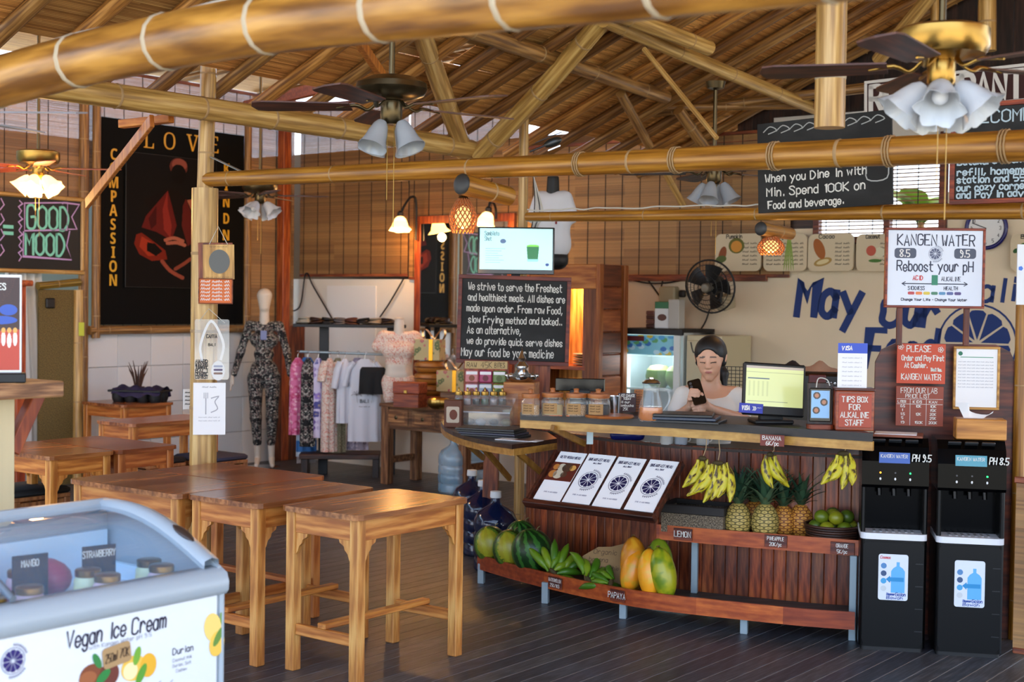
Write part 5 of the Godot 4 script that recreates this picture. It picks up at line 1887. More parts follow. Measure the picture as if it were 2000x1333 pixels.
# ------------------------------------------------------------------ water dispensers
func build_dispensers() -> void:
	for e in [[1741, 1273, -0.2, "PH 9.5", "black water dispenser marked PH 9.5, left of two", Color(0.12, 0.3, 0.62), true], [1890, 1284, -0.2, "PH 8.5", "black water dispenser marked PH 8.5, right of two, under the tissue box", Color(0.25, 0.55, 0.62), false]]:
		var f := at_h(e[0], e[1], 0.0)
		var b := yaw(e[2])
		var o := thing("water_dispenser", e[4], "water dispenser", f - b.z * 0.17, e[2], "black water dispensers")
		var W_ := 0.315
		var gl := flat(Color(0.012, 0.012, 0.015), 0.14, 0.0, 0.2)
		var mt := flat(Color(0.014, 0.015, 0.018), 0.3, 0.0, 0.35)
		put(o, "plinth", prismm(rrect(W_ - 0.02, 0.32, 0.02), 0.03), M.black, Transform3D(Basis(Vector3.RIGHT, -PI / 2), Vector3(0, 0.0, 0)))
		put(o, "cabinet", prismm(rrect(W_, 0.34, 0.03, 5), 0.53), mt, Transform3D(Basis(Vector3.RIGHT, -PI / 2), Vector3(0, 0.02, 0)))
		var door := put(o, "door", prismm(rrect(W_ - 0.03, 0.5, 0.02, 4), 0.012), mt, TX(0, 0.285, 0.165))
		for k in 4:
			put(door, "groove", boxm(Vector3(0.035, 0.004, 0.004)), flat(Color(0.1, 0.1, 0.11), 0.3), TX(W_ / 2 - 0.035, -0.18 + 0.11 * k, 0.013))
		# niche: back and cheeks
		put(o, "niche_back", boxm(Vector3(W_ - 0.03, 0.24, 0.02), 0.0, Vector3(0, 0.68, 0.02)), gl)
		put(o, "rear_body", boxm(Vector3(W_ - 0.01, 0.3, 0.17), 0.008, Vector3(0, 0.68, -0.08)), mt)
		for s in [-1, 1]:
			put(o, "niche_cheek", boxm(Vector3(0.022, 0.25, 0.16), 0.006, Vector3(s * (W_ / 2 - 0.012), 0.68, 0.08)), mt)
		put(o, "drip_tray", prismm(rrect(W_, 0.35, 0.035, 5), 0.03), flat(Color(0.85, 0.86, 0.88), 0.3), Transform3D(Basis(Vector3.RIGHT, -PI / 2), Vector3(0, 0.548, 0.008)))
		var gs := ms()
		for k in 7:
			box(gs, Vector3(-0.09 + k * 0.03, 0.58, 0.09), Vector3(0.012, 0.003, 0.09))
		put(o, "drip_grille", gs, flat(Color(0.55, 0.56, 0.58), 0.3))
		# head
		var hd := ms(true)
		var pf := [Vector2(-0.17, 0.8), Vector2(0.17, 0.8), Vector2(0.182, 0.815), Vector2(0.178, 0.93), Vector2(0.15, 1.0), Vector2(0.1, 1.04), Vector2(-0.17, 1.04)]
		prism(hd, pf, W_, Transform3D(Basis(Vector3.UP, -PI / 2), Vector3(W_ / 2, 0, 0)))
		put(o, "head", hd, gl)
		var tl := Basis(Vector3.RIGHT, -0.62)
		for k in 3:
			put(o, "press_key", boxm(Vector3(0.062, 0.01, 0.03), 0.003), flat(Color(0.16, 0.17, 0.18), 0.25), Transform3D(tl, Vector3(-0.078 + 0.078 * k, 1.025, 0.13)))
			put(o, "tap", lathem([Vector2(0.012, 0.0), Vector2(0.012, 0.035), Vector2(0.02, 0.04), Vector2(0.02, 0.05)], 10), M.black_gloss, TX(-0.07 + 0.07 * k, 0.755, 0.1))
			var lc: Color = [Color(1.0, 0.55, 0.1), Color(0.5, 0.5, 0.5), Color(0.1, 0.9, 0.35)][k]
			var lit: bool = k == 2 or (k == 0 and e[6])
			put(o, "indicator_light", lathem([Vector2(0.0045, 0), Vector2(0.0045, 0.004), Vector2(0, 0.005)], 8), glow(lc, 1.5) if lit else flat(Color(0.25, 0.25, 0.26), 0.4), Transform3D(Basis(Vector3.RIGHT, PI / 2), Vector3(-0.07 + 0.07 * k, 0.875, 0.18)))
			var ic := ms(true)
			blob(ic, Vector3(0, 0, 0), Vector3(0.005, 0.007, 0.001), 8, 6)
			put(o, "drop_icon", ic, M.white, TX(-0.07 + 0.07 * k, 0.845, 0.181))
		var lb := put(o, "label_strip", boxm(Vector3(0.145, 0.052, 0.002)), flat(e[5], 0.4), Transform3D(Basis(Vector3.RIGHT, -0.12), Vector3(-0.005, 0.948, 0.176)))
		rows(lb, 0.145, 0.052, [["KANGEN WATER", 0.06, 0.94, 0.5, 0.3]], M.chalk, 0.0022, 0.0015)
		ink(o, [[e[3], 0.078, 0.935, 0.032, 0.005, 0.0, 0.1, 0.62]], M.chalk, 0.1805)
		# sticker on the door
		var sk := put(o, "sticker", prismm(rrect(0.14, 0.225, 0.012), 0.001), flat(Color(0.82, 0.85, 0.9), 0.3), TX(0.0, 0.365 - (0.0 if e[6] else 0.01), 0.178))
		var bot := ms()
		prism(bot, [Vector2(-0.01, -0.075), Vector2(0.055, -0.075), Vector2(0.055, 0.03), Vector2(0.045, 0.045), Vector2(0.03, 0.055), Vector2(0.03, 0.075), Vector2(0.015, 0.075), Vector2(0.015, 0.055), Vector2(0.0, 0.045), Vector2(-0.01, 0.03)], 0.0006)
		put(sk, "printed_bottle", bot, flat(Color(0.35, 0.66, 0.88), 0.4), TX(0, 0, 0.001))
		var ar := ms()
		prism(ar, [Vector2(-0.034, -0.01), Vector2(-0.014, 0.008), Vector2(-0.014, 0.0), Vector2(0.05, 0.0), Vector2(0.05, -0.02), Vector2(-0.014, -0.02), Vector2(-0.014, -0.028)], 0.0006)
		put(sk, "printed_arrow", ar, flat(Color(0.12, 0.52, 0.75), 0.4), TX(0, 0, 0.0018))
		for k in 4:
			put(sk, "printed_badge", prismm(disc(0.014, 12), 0.0005), flat([Color(0.3, 0.5, 0.7), Color(0.2, 0.3, 0.45), Color(0.25, 0.6, 0.8), Color(0.75, 0.78, 0.8)][k], 0.4), TX(-0.045, 0.055 - k * 0.037, 0.001))
		var w := ms()
		fit(w, "Dispenser", 0.011, 0.0022, Vector3(-0.03, -0.088, 0.0024), 0.04, 0.1)
		fit(w, "Galon", 0.016, 0.003, Vector3(0.012, -0.09, 0.0024), 0.05, 0.1)
		fit(w, "Bawah", 0.013, 0.0026, Vector3(-0.03, -0.106, 0.0024), 0.08, 0.1)
		put(sk, "lettering", w, flat(Color(0.05, 0.25, 0.6), 0.5))
		if e[6]:
			var cw := ms()
			fit(cw, "Cosmos", 0.013, 0.0025, Vector3(-0.062, 0.09, 0.0015), 0.05, 0.2)
			put(sk, "lettering", cw, flat(Color(0.75, 0.1, 0.12), 0.5))
	# tray of papers on the left dispenser
	var d1 := get_node("water_dispenser") as Node3D
	var pp := thing("paper_folder", "brown folder with papers lying on the left water dispenser", "folder", d1.transform * Vector3(0.02, 1.041, 0.02), -0.3)
	put(pp, "cover", boxm(Vector3(0.24, 0.012, 0.19), 0.002, Vector3(0, 0.006, 0)), wood(M.t_red, 0))
	put(pp, "sheet", boxm(Vector3(0.2, 0.003, 0.15), 0.0, Vector3(-0.01, 0.0135, 0)), M.paper)
# ------------------------------------------------------------------ left side: wall panels, door, post signs, shelf
func on_left(px0, px1, py0, py1, out := 0.02) -> Array:       # centre, width and height of a rectangle on the left wall
	var v0 := V(on_u(px0, (py0 + py1) * 0.5, LEFT_U + out))
	var v1 := V(on_u(px1, (py0 + py1) * 0.5, LEFT_U + out))
	var m = (px0 + px1) * 0.5
	var y1 := on_u(m, py0, LEFT_U + out).y
	var y0 := on_u(m, py1, LEFT_U + out).y
	return [W(LEFT_U + out, (v0 + v1) * 0.5, (y0 + y1) * 0.5), v1 - v0, y1 - y0]

func build_left_things() -> void:
	var L := 0.05
	var r := on_left(197, 476, 246, 634, L)
	var o := thing("painted_panel", "tall black wall panel with gold lettering around a monk painting", "wall panel", r[0])
	o.basis = facing_u()
	var cl: Vector3 = r[0]
	put(o, "panel", boxm(Vector3(r[1], r[2], 0.03), 0.003, Vector3(0, 0, -0.015)), flat(Color(0.012, 0.012, 0.014), 0.7, 0.0, 0.25))
	var fm = M.bam_dark
	for e in [[Vector3(-r[1] / 2 - 0.05, -r[2] / 2 - 0.12, 0), Vector3(-r[1] / 2 - 0.05, r[2] / 2 + 0.2, 0)], [Vector3(r[1] / 2 + 0.05, -r[2] / 2 - 0.12, 0), Vector3(r[1] / 2 + 0.05, r[2] / 2 + 0.1, 0)], [Vector3(-r[1] / 2 - 0.12, -r[2] / 2 - 0.05, 0.0), Vector3(r[1] / 2 + 0.15, -r[2] / 2 - 0.05, 0.0)]]:
		bamboo(o, "frame_cane", e, 0.04, 0.038, fm, M.ring, 0.5, 12)
	var loc := func(px, py) -> Vector3:
		var p := on_u(px, py, LEFT_U + L) - cl
		return Vector3(V(p), p.y, 0.004)
	var lt := ["L", "O", "V", "E"]
	for k in 4:
		var p: Vector3 = loc.call([291, 331, 376, 418][k], [274, 277, 281, 284][k])
		typed(o, lt[k], 0.155, M.gold_ink, p, true)
	var x: float = loc.call(221, 430).x
	for k in 10:
		var p: Vector3 = loc.call(224 - k * 1.4, 302 + k * 27.3)
		typed(o, "COMPASSION"[k], 0.105, M.gold_ink, Vector3(x, p.y, 0.004), false, 0.9, "lettering", 0.002, true)
	x = loc.call(441, 430).x
	for k in 8:
		var p: Vector3 = loc.call(441, 330 + k * 32.5)
		typed(o, "KINDNESS"[k], 0.105, M.gold_ink, Vector3(x, p.y, 0.004), false, 0.9, "lettering", 0.002, true)
	# the painting on it: a seated figure in a dark red robe
	var im := canvas(220, 320, Color(0.06, 0.05, 0.052))
	var fx := func(px, py) -> Vector2: return Vector2((px - 243.0) / 177.0, (py - 305.0) / 258.0)
	var P := func(list: Array, c: Color):
		var q := []
		for e in list:
			q.append(fx.call(e[0], e[1]))
		poly_fill(im, q, c)
	P.call([[275, 395], [290, 420], [275, 445], [262, 470], [275, 495], [300, 510], [335, 520], [385, 500], [395, 440], [375, 400], [340, 372], [325, 368]], Color(0.07, 0.04, 0.04))
	P.call([[322, 372], [300, 400], [280, 425], [272, 448], [300, 455], [330, 470], [340, 440], [330, 400]], Color(0.36, 0.1, 0.09))
	P.call([[322, 372], [312, 410], [315, 450], [328, 466], [330, 440], [322, 405]], Color(0.5, 0.16, 0.13))
	P.call([[300, 405], [285, 430], [290, 450], [300, 440]], Color(0.24, 0.06, 0.06))
	P.call([[262, 462], [258, 480], [268, 500], [292, 512], [322, 508], [318, 490], [290, 470], [272, 458]], Color(0.45, 0.13, 0.08))
	P.call([[272, 465], [268, 485], [285, 503], [305, 500], [300, 480]], Color(0.6, 0.2, 0.12))
	P.call([[283, 476], [282, 492], [300, 502], [312, 492], [298, 478]], Color(0.05, 0.03, 0.03))
	P.call([[358, 385], [372, 420], [376, 470], [362, 480], [350, 440], [352, 400]], Color(0.33, 0.1, 0.09))
	P.call([[360, 388], [370, 410], [376, 400], [372, 385]], Color(0.6, 0.36, 0.28))
	for e in [[[318, 470], [335, 465], [352, 470], [366, 466]], [[322, 476], [340, 474], [356, 478]]]:
		stroke(im, [fx.call(e[0][0], e[0][1]), fx.call(e[1][0], e[1][1]), fx.call(e[2][0], e[2][1])], 0.02, Color(0.62, 0.36, 0.28))
	stroke(im, [fx.call(312, 512), fx.call(328, 530), fx.call(352, 543)], 0.022, Color(0.55, 0.27, 0.2))
	stroke(im, [fx.call(338, 526), fx.call(355, 515), fx.call(368, 505)], 0.02, Color(0.5, 0.24, 0.18))
	dot(im, 0.565, 0.075, 0.1, 0.07, Color(0.36, 0.18, 0.16))
	dot(im, 0.575, 0.055, 0.085, 0.045, Color(0.52, 0.28, 0.24))
	dot(im, 0.565, 0.13, 0.085, 0.075, Color(0.05, 0.035, 0.035))
	var m0: Vector3 = loc.call(243, 430)
	var m1: Vector3 = loc.call(420, 430)
	var t0: Vector3 = loc.call(330, 305)
	var t1: Vector3 = loc.call(330, 563)
	var cv := put(o, "painting", boxm(Vector3(m1.x - m0.x, t0.y - t1.y, 0.02), 0.002, Vector3.ZERO), flat(Color(0.03, 0.028, 0.03), 0.5), T(Vector3((m0.x + m1.x) / 2, (t0.y + t1.y) / 2, 0.01)))
	var painted := printed(im, 0.6)
	painted.metallic_specular = 0.2
	put(cv, "picture", card(m1.x - m0.x - 0.01, t0.y - t1.y - 0.01), painted, TX(0, 0, 0.0105))
	# chalkboard with the mint lettering
	r = on_left(-70, 158, 384, 525, 0.06)
	o = thing("chalkboard", "long black chalkboard with mint good mood lettering in lilac ribbons", "chalkboard", r[0])
	o.basis = facing_u()
	cl = r[0]
	put(o, "panel", boxm(Vector3(r[1], r[2], 0.025), 0.002, Vector3(0, 0, -0.0125)), flat(Color(0.03, 0.032, 0.04), 0.6))
	for e in [[Vector3(-r[1] / 2, -r[2] / 2 - 0.02, 0), Vector3(r[1] / 2 + 0.03, -r[2] / 2 - 0.02, 0)], [Vector3(-r[1] / 2, r[2] / 2 + 0.01, 0), Vector3(r[1] / 2 + 0.03, r[2] / 2 + 0.01, 0)], [Vector3(r[1] / 2 + 0.015, -r[2] / 2, 0), Vector3(r[1] / 2 + 0.015, r[2] / 2, 0)]]:
		bamboo(o, "frame_cane", e, 0.02, 0.02, M.bam, M.ring, 0.4, 10)
	loc = func(px, py) -> Vector3:
		var p := on_u(px, py, LEFT_U + 0.06) - cl
		return Vector3(V(p), p.y, 0.002)
	var st := ms()
	var word := func(s: SurfaceTool, text, x0, x1, yb, yt, pen, z := 0.002):
		var a: Vector3 = loc.call(x0, yb)
		var b: Vector3 = loc.call(x1, yb)
		var c: Vector3 = loc.call(x0, yt)
		fit(s, text, c.y - a.y, pen, Vector3(a.x, a.y, z), b.x - a.x)
	word.call(st, "GOOD", 53, 138, 446, 401, 0.022)
	word.call(st, "MOOD", 50, 130, 497, 455, 0.022)
	word.call(st, "=", 8, 30, 468, 430, 0.03)
	put(o, "lettering", st, M.mint)
	st = ms()
	var line := func(list: Array, pen):
		var q := []
		for e in list:
			q.append(loc.call(e[0], e[1]))
		pen_line(st, q, pen)
	line.call([[48, 397], [132, 396], [131, 449], [48, 451], [48, 397]], 0.012)
	line.call([[122, 398], [124, 396], [155, 400], [140, 424], [150, 448], [134, 448]], 0.012)
	line.call([[46, 453], [45, 501], [140, 508], [130, 480], [136, 452]], 0.012)
	for k in 4:
		var yy := 392 + k * 30
		line.call([[38, yy], [44, yy + 6], [36, yy + 12], [42, yy + 20], [37, yy + 28]], 0.01)
		line.call([[2, yy - 4], [8, yy + 8], [0, yy + 18]], 0.01)
	put(o, "chalk_ornament", st, M.lilac)
	# door opening: frame, woven door, curtain
	var d := struct("door_1")
	var rc: Array = on_left(74, 146, 566, 880, 0.07)
	var dh: float = rc[0].y + rc[2] / 2
	var leaf := Node3D.new()
	leaf.name = "leaf"
	d.add_child(leaf)
	leaf.transform = Transform3D(facing_u(), Vector3(rc[0].x, 0, rc[0].z))
	var ratt := flat(Color.WHITE, 0.8)
	ratt.albedo_texture = noise_tex([Color(0.24, 0.19, 0.08), Color(0.4, 0.33, 0.16), Color(0.5, 0.42, 0.22)], 0.1, 91, 2, 256)
	ratt.uv1_triplanar = true
	ratt.uv1_scale = Vector3(4, 5, 4)
	put(leaf, "woven_panel", boxm(Vector3(rc[1], dh, 0.02), 0.0, Vector3(0, dh / 2, 0)), ratt)
	bamboo(leaf, "stile", [Vector3(rc[1] / 2 + 0.02, 0, 0.02), Vector3(rc[1] / 2 + 0.02, dh, 0.02)], 0.045, 0.043, M.bam, M.ring, 0.5)
	bamboo(leaf, "top_rail", [Vector3(-rc[1] / 2 - 0.02, dh + 0.03, 0.02), Vector3(rc[1] / 2 + 0.03, dh + 0.07, 0.02)], 0.035, 0.035, grained(M.t_bamd, 2, 0.3, Color(0.9, 1.0, 0.7)), M.ring, 0.5)
	put(leaf, "latch", boxm(Vector3(0.09, 0.09, 0.03), 0.01, Vector3(-0.08, dh - 0.12, 0.02)), M.black)
	var yl := put(leaf, "yellow_tag", boxm(Vector3(0.055, 0.12, 0.004), 0.0, Vector3(rc[1] / 2 + 0.02, dh - 0.35, 0.068)), flat(Color(0.75, 0.78, 0.25), 0.6))
	var cu := thing("curtain", "white curtain hanging in the doorway beside the woven door", "curtain", on_u(44, 900, LEFT_U - 0.04) * Vector3(1, 0, 1))
	cu.basis = facing_u()
	st = ms(true)
	sheet(st, 24, 10, func(s, t): return Vector3((s - 0.5) * (0.34 + 0.14 * (1.0 - t)) + (1.0 - t) * 0.06, t * (dh + 0.2), 0.03 * sin(s * 26.0) + 0.01 * sin(t * 5)))
	put(cu, "cloth", st, flat(Color(0.82, 0.83, 0.82), 0.9))
	var fr := on_u(36, 700, LEFT_U + 0.12)
	var fp := thing("wooden_frame_post", "red-brown wooden post standing behind the poster at the left edge", "post", Vector3(fr.x, 0, fr.z), RY)
	put(fp, "post", boxm(Vector3(0.09, dh + 0.05, 0.09), 0.006, Vector3(0, (dh + 0.05) / 2, 0)), wood(M.t_orange, 1, Color(0.95, 0.85, 0.8)))
	put(fp, "cap", boxm(Vector3(0.15, 0.05, 0.2), 0.01, Vector3(0, dh + 0.05, 0)), wood(M.t_orange, 0))
	# bar shelf and its post at the left edge
	var bp := pt(2, 900, 5.15)
	var b := thing("bar_shelf", "weathered wooden bar shelf on a pale post at the left edge", "shelf", Vector3(bp.x, 0, bp.z), RY)
	var pale := wood(M.t_wall, 1, Color(0.95, 0.88, 0.72), 0.7, 0.3, 3.0)
	var sh := pt(60, 745, 5.15).y
	put(b, "post", boxm(Vector3(0.08, sh - 0.06, 0.08), 0.005, Vector3(-0.01, (sh - 0.06) / 2, 0)), pale)
	put(b, "shelf_board", boxm(Vector3(0.3, 0.06, 1.0), 0.006, Vector3(0.0, sh - 0.03, 0.33)), wood(M.t_old, 2, Color(1.25, 1.25, 1.25), 0.6))
	st = ms()
	bar(st, Vector3(0.0, sh - 0.27, -0.04), Vector3(0.0, sh - 0.06, -0.15), 0.05, 0.05)
	put(b, "brace", st, wood(M.t_orange, 1, Color(0.9, 0.85, 0.8)))
	# poster on the shelf
	im = canvas(96, 320, Color(0.2, 0.09, 0.08))
	for k in 26:
		var rr := RandomNumberGenerator.new()
		rr.seed = k + 40
		stroke(im, [Vector2(rr.randf(), 0.0), Vector2(rr.randf(), 0.2), Vector2(rr.randf(), 0.42)], 0.012, Color(0.32, 0.16, 0.12).lerp(Color(0.12, 0.06, 0.08), rr.randf()))
	for e in [[0.2, 0.5, 0.3, 0.05], [0.6, 0.46, 0.35, 0.045], [0.75, 0.35, 0.2, 0.06], [0.3, 0.42, 0.2, 0.03]]:
		dot(im, e[0], e[1], e[2], e[3], Color(0.15, 0.3, 0.65))
	poly_fill(im, [Vector2(0, 0.6), Vector2(1, 0.56), Vector2(1, 1), Vector2(0, 1)], Color(0.7, 0.22, 0.14))
	for k in 7:
		dot(im, 0.12 + k * 0.13, 0.66 + 0.02 * (k % 2), 0.05, 0.08, Color(0.9, 0.86, 0.84))
		dot(im, 0.12 + k * 0.13, 0.57, 0.05, 0.03, Color(0.85, 0.62, 0.3))
	var pz := pt(18, 742, 5.05)
	var po := thing("drink_poster", "upright narrow poster with blue and red print on the bar shelf", "poster", Vector3(pz.x - 0.045, sh, pz.z), 0.35)
	put(po, "stand", boxm(Vector3(0.2, 0.035, 0.09), 0.004, Vector3(0, 0.0175, 0)), M.black)
	put(po, "backing", boxm(Vector3(0.17, 0.36, 0.012), 0.002, Vector3(0, 0.215, 0)), M.white)
	put(po, "picture", card(0.155, 0.34), printed(im, 0.4), TX(0, 0.215, 0.0066))
	ink(po, [["VIBES", 0, 0.34, 0.022, 0.004, 0.5, 0.0, 0.7]], M.chalk, 0.0075)
	# things hung on the bamboo post
	var pc := W(POST_U, 5.19, 0)
	var to_cam := Vector3(-pc.x, 0, -pc.z).normalized()
	var hang := func(px, py, out := 0.105) -> Vector3:
		var d0 := pt(px, py, 7.9 - out)
		return d0
	var ya := facing(pc, Vector3.ZERO) 
	var k0: float = 7.8 / FPX
	o = board("hanging_board", "small pale wooden board with a round grey disc hung on the post", "board", hang.call(427, 512), yaw(ya - 0.05) * Basis(Vector3.BACK, 0.02), 60 * k0, 68 * k0, wood(M.t_bam, 1, Color(1.05, 1.02, 0.95), 0.5), null, 0.0, 0.012)
	put(o, "backing", boxm(Vector3(66 * k0, 74 * k0, 0.01), 0.002, Vector3(-6 * k0, 0.002, -0.018)), wood(M.t_red, 1))
	put(o, "round_disc", prismm(disc(20 * k0, 28, 0, 0, 23.5 * k0), 0.003), flat(Color(0.3, 0.3, 0.28), 0.35), TX(0.004, 0.002, 0))
	var ds := ms()
	scribble(ds, -0.07, 0.07, -0.088, 0.004, 0.001)
	scribble(ds, -0.05, 0.05, 0.084, 0.004, 0.001)
	put(o, "lettering", ds, M.black)
	st = ms(true)
	tube(st, [Vector3(-0.05, 0.1, -0.01), Vector3(0.0, 0.2, -0.015), Vector3(0.05, 0.1, -0.01)], 0.0025, 5)
	put(o, "string", st, M.cable_white)
	o = board("hanging_board", "orange notice with white lines of writing hung on the post", "notice", hang.call(421, 569), yaw(ya - 0.05), 62 * k0, 46 * k0, flat(Color(0.8, 0.4, 0.16), 0.6), wood(M.t_red, 0), 0.006, 0.01)
	ds = ms()
	for k in 6:
		scribble(ds, -28 * k0, 27 * k0, (17 - k * 7) * k0, 4.2 * k0, 0.0035)
	put(o, "lettering", ds, M.white)
	o = thing("acrylic_plaque", "clear acrylic plaque with white leaf outline and mug sticker", "plaque", hang.call(414, 683))
	o.basis = yaw(ya - 0.05)
	put(o, "sheet", prismm(rrect(66 * k0, 118 * k0, 0.012), 0.004), glass(Color(0.9, 0.92, 0.92), 0.16), TX(0, 0, 0))
	ds = ms()
	pen_line(ds, curve([Vector3(-0.055, -0.06, 0.005), Vector3(-0.062, 0.03, 0.005), Vector3(-0.005, 0.16, 0.005), Vector3(0.062, 0.04, 0.005), Vector3(0.05, -0.055, 0.005)], 8), 0.014)
	put(o, "leaf_outline", ds, M.white)
	ds = ms()
	fit(ds, "CANVA", 0.02, 0.004, Vector3(-0.03, 0.065, 0.005), 0.06)
	fit(ds, "BALI", 0.014, 0.003, Vector3(-0.02, 0.02, 0.005), 0.04)
	for k in 6:
		fit(ds, ["AWARD", "WINNING", "TURMERIC", "BALI", "CERAMIC", "CONTEST"][k], 0.017, 0.004, Vector3(-0.09, -0.075 - k * 0.018, 0.005), 0.07)
	put(o, "lettering", ds, M.black)
	put(o, "mug_sticker", prismm(disc(0.038, 20, 0.035, -0.12, 0.055), 0.001), M.white, TX(0, 0, 0.004))
	for k in 3:
		put(o, "printed_mug", prismm(rrect(0.05, 0.012, 0.005, 3, 0.035, -0.095 - k * 0.02), 0.0008), flat([Color(0.6, 0.62, 0.68), Color(0.35, 0.3, 0.4), Color(0.5, 0.4, 0.35)][k], 0.5), TX(0, 0, 0.005))
	st = ms(true)
	tube(st, [Vector3(-0.07, 0.16, 0), Vector3(-0.02, 0.23, -0.01), Vector3(0.07, 0.15, 0)], 0.002, 5)
	put(o, "string", st, M.cable_white)
	o = board("paper_menu", "white paper menu with a fork drawing pinned low on the post", "menu", hang.call(409, 799), yaw(ya - 0.02), 62 * k0, 102 * k0, M.paper, null, 0.0, 0.004)
	ds = ms()
	pen_line(ds, [Vector3(-0.02, -0.03, 0.001), Vector3(-0.02, 0.06, 0.001)], 0.006)
	for k in 3:
		pen_line(ds, [Vector3(-0.03 + k * 0.01, 0.06, 0.001), Vector3(-0.03 + k * 0.01, 0.09, 0.001)], 0.004)
	pen_line(ds, curve([Vector3(0.01, -0.02, 0.001), Vector3(0.045, 0.0, 0.001), Vector3(0.03, 0.04, 0.001), Vector3(0.05, 0.07, 0.001), Vector3(0.01, 0.06, 0.001)], 4), 0.006)
	put(o, "drawing", ds, flat(Color(0.66, 0.66, 0.68), 0.8))
	ds = ms()
	for k in 2:
		scribble(ds, -0.06, 0.06, -0.05 - k * 0.02, 0.005, 0.0012)
	scribble(ds, -0.04, 0.045, 0.12, 0.008, 0.002)
	put(o, "lettering", ds, flat(Color(0.55, 0.55, 0.58), 0.8))
	o = board("paper_card", "small white card with black marks left of the paper menu", "card", hang.call(369, 780, 0.0), yaw(ya + 0.5), 24 * k0, 40 * k0, M.paper, null, 0.0, 0.004)
	ds = ms()
	for k in 4:
		scribble(ds, -0.025, 0.02, 0.035 - k * 0.022, 0.008, 0.003)
	put(o, "lettering", ds, M.black)
	# tray and twigs on the far table
	var tp := at_h(262, 787, 0.75)
	o = thing("plant_tray", "black plastic tray with round cells and a purple cloth on top", "tray", Vector3(tp.x + 0.02, 0.75, tp.z - 0.12), RY * 0.3)
	put(o, "rim", boxm(Vector3(0.5, 0.02, 0.26), 0.006, Vector3(0, 0.1, 0)), M.black)
	for i in 4:
		for j in 2:
			put(o, "cell", lathem([Vector2(0, 0), Vector2(0.045, 0.0), Vector2(0.058, 0.03), Vector2(0.06, 0.095)], 14), M.black, TX(-0.175 + 0.117 * i, 0, -0.06 + 0.12 * j))
	var ct := thing("purple_cloth", "crumpled purple cloth thrown over the black tray", "cloth", o.transform * Vector3(0.02, 0.11, 0.02), RY * 0.3)
	st = ms(true)
	sheet(st, 16, 8, func(s, t): return Vector3((s - 0.5) * 0.46, 0.02 + 0.012 * sin(s * 19) + 0.012 * cos(t * 9 + s * 7) - (0.07 * pow(absf(t - 0.5) * 2, 6)), (0.5 - t) * 0.24))
	put(ct, "cloth", st, flat(Color(0.1, 0.05, 0.2), 0.7))
	var tw := thing("twig_pot", "small pot of dry upright twigs behind the plant tray", "plant", o.transform * Vector3(-0.12, 0.0, -0.2))
	put(tw, "pot", lathem([Vector2(0, 0), Vector2(0.045, 0), Vector2(0.06, 0.12), Vector2(0.055, 0.12), Vector2(0, 0.1)], 14), flat(Color(0.3, 0.15, 0.08), 0.7))
	for k in 12:
		var a := k * 2.4
		var l := rng.randf_range(0.14, 0.26)
		st = ms(true)
		tube(st, [Vector3(cos(a) * 0.02, 0.1, sin(a) * 0.02), Vector3(cos(a) * 0.05, 0.1 + l * 0.6, sin(a) * 0.05), Vector3(cos(a) * 0.09, 0.1 + l, sin(a) * 0.09)], [0.006, 0.008, 0.002], 5)
		put(tw, "twig", st, flat(Color(0.36, 0.2, 0.1).lerp(Color(0.2, 0.12, 0.1), rng.randf()), 0.8))

# ------------------------------------------------------------------ clothes corner
func garment(label: String, px: float, w: float, h: float, depth: float, y: float, mat, zoff := 0.0, top := 0.5, sleeves := 0.0, turn := 0.5) -> Node3D:
	# hung from the rail at height y; w and h in metres
	var p := pt(px, 690, 13.15 - zoff)
	var o := thing("hanging_garment", label, "clothing", Vector3(p.x, y, p.z), turn, "clothes on the rack")
	var st := ms(true)
	var ph := px * 0.7
	sheet(st, 28, 12, func(s, t):
		var a: float = s * TAU
		var k: float = clampf((1.0 - t) / 0.12, 0.0, 1.0)
		var ww: float = w * 0.5 * lerpf(top * 0.5, 1.0, sqrt(k)) * (1.0 + 0.06 * (1.0 - t))
		var fold: float = 0.012 * sin(a * 7.0 + ph) * (1.0 - t)
		return Vector3(cos(a) * ww + fold * 0.4, -h * (1.0 - t) - 0.02, sin(a) * (depth * 0.5 * (0.35 + 0.65 * k)) + fold), true)
	put(o, "cloth", st, mat)
	if sleeves > 0.0:
		for s in [-1, 1]:
			var sl := ms(true)
			tube(sl, [Vector3(s * w * 0.34, -0.05, 0), Vector3(s * w * 0.52, -0.12, 0.0), Vector3(s * (w * 0.52 + sleeves * 0.2), -0.12 - sleeves, 0.01)], [0.05, 0.06, 0.055], 10, false, 0.5)
			put(o, "sleeve", sl, mat)
	var hk := ms(true)
	tube(hk, curve([Vector3(0, -0.03, 0), Vector3(0, 0.01, 0), Vector3(0.014, 0.03, 0), Vector3(0.0, 0.045, 0), Vector3(-0.012, 0.035, 0)], 4), 0.003, 5)
	put(o, "hanger", hk, M.chrome)
	return o

func fabric(im: Image, scale: float) -> StandardMaterial3D:
	var m := printed(im, 0.85)
	m.uv1_triplanar = true
	m.uv1_scale = Vector3.ONE * scale
	return m

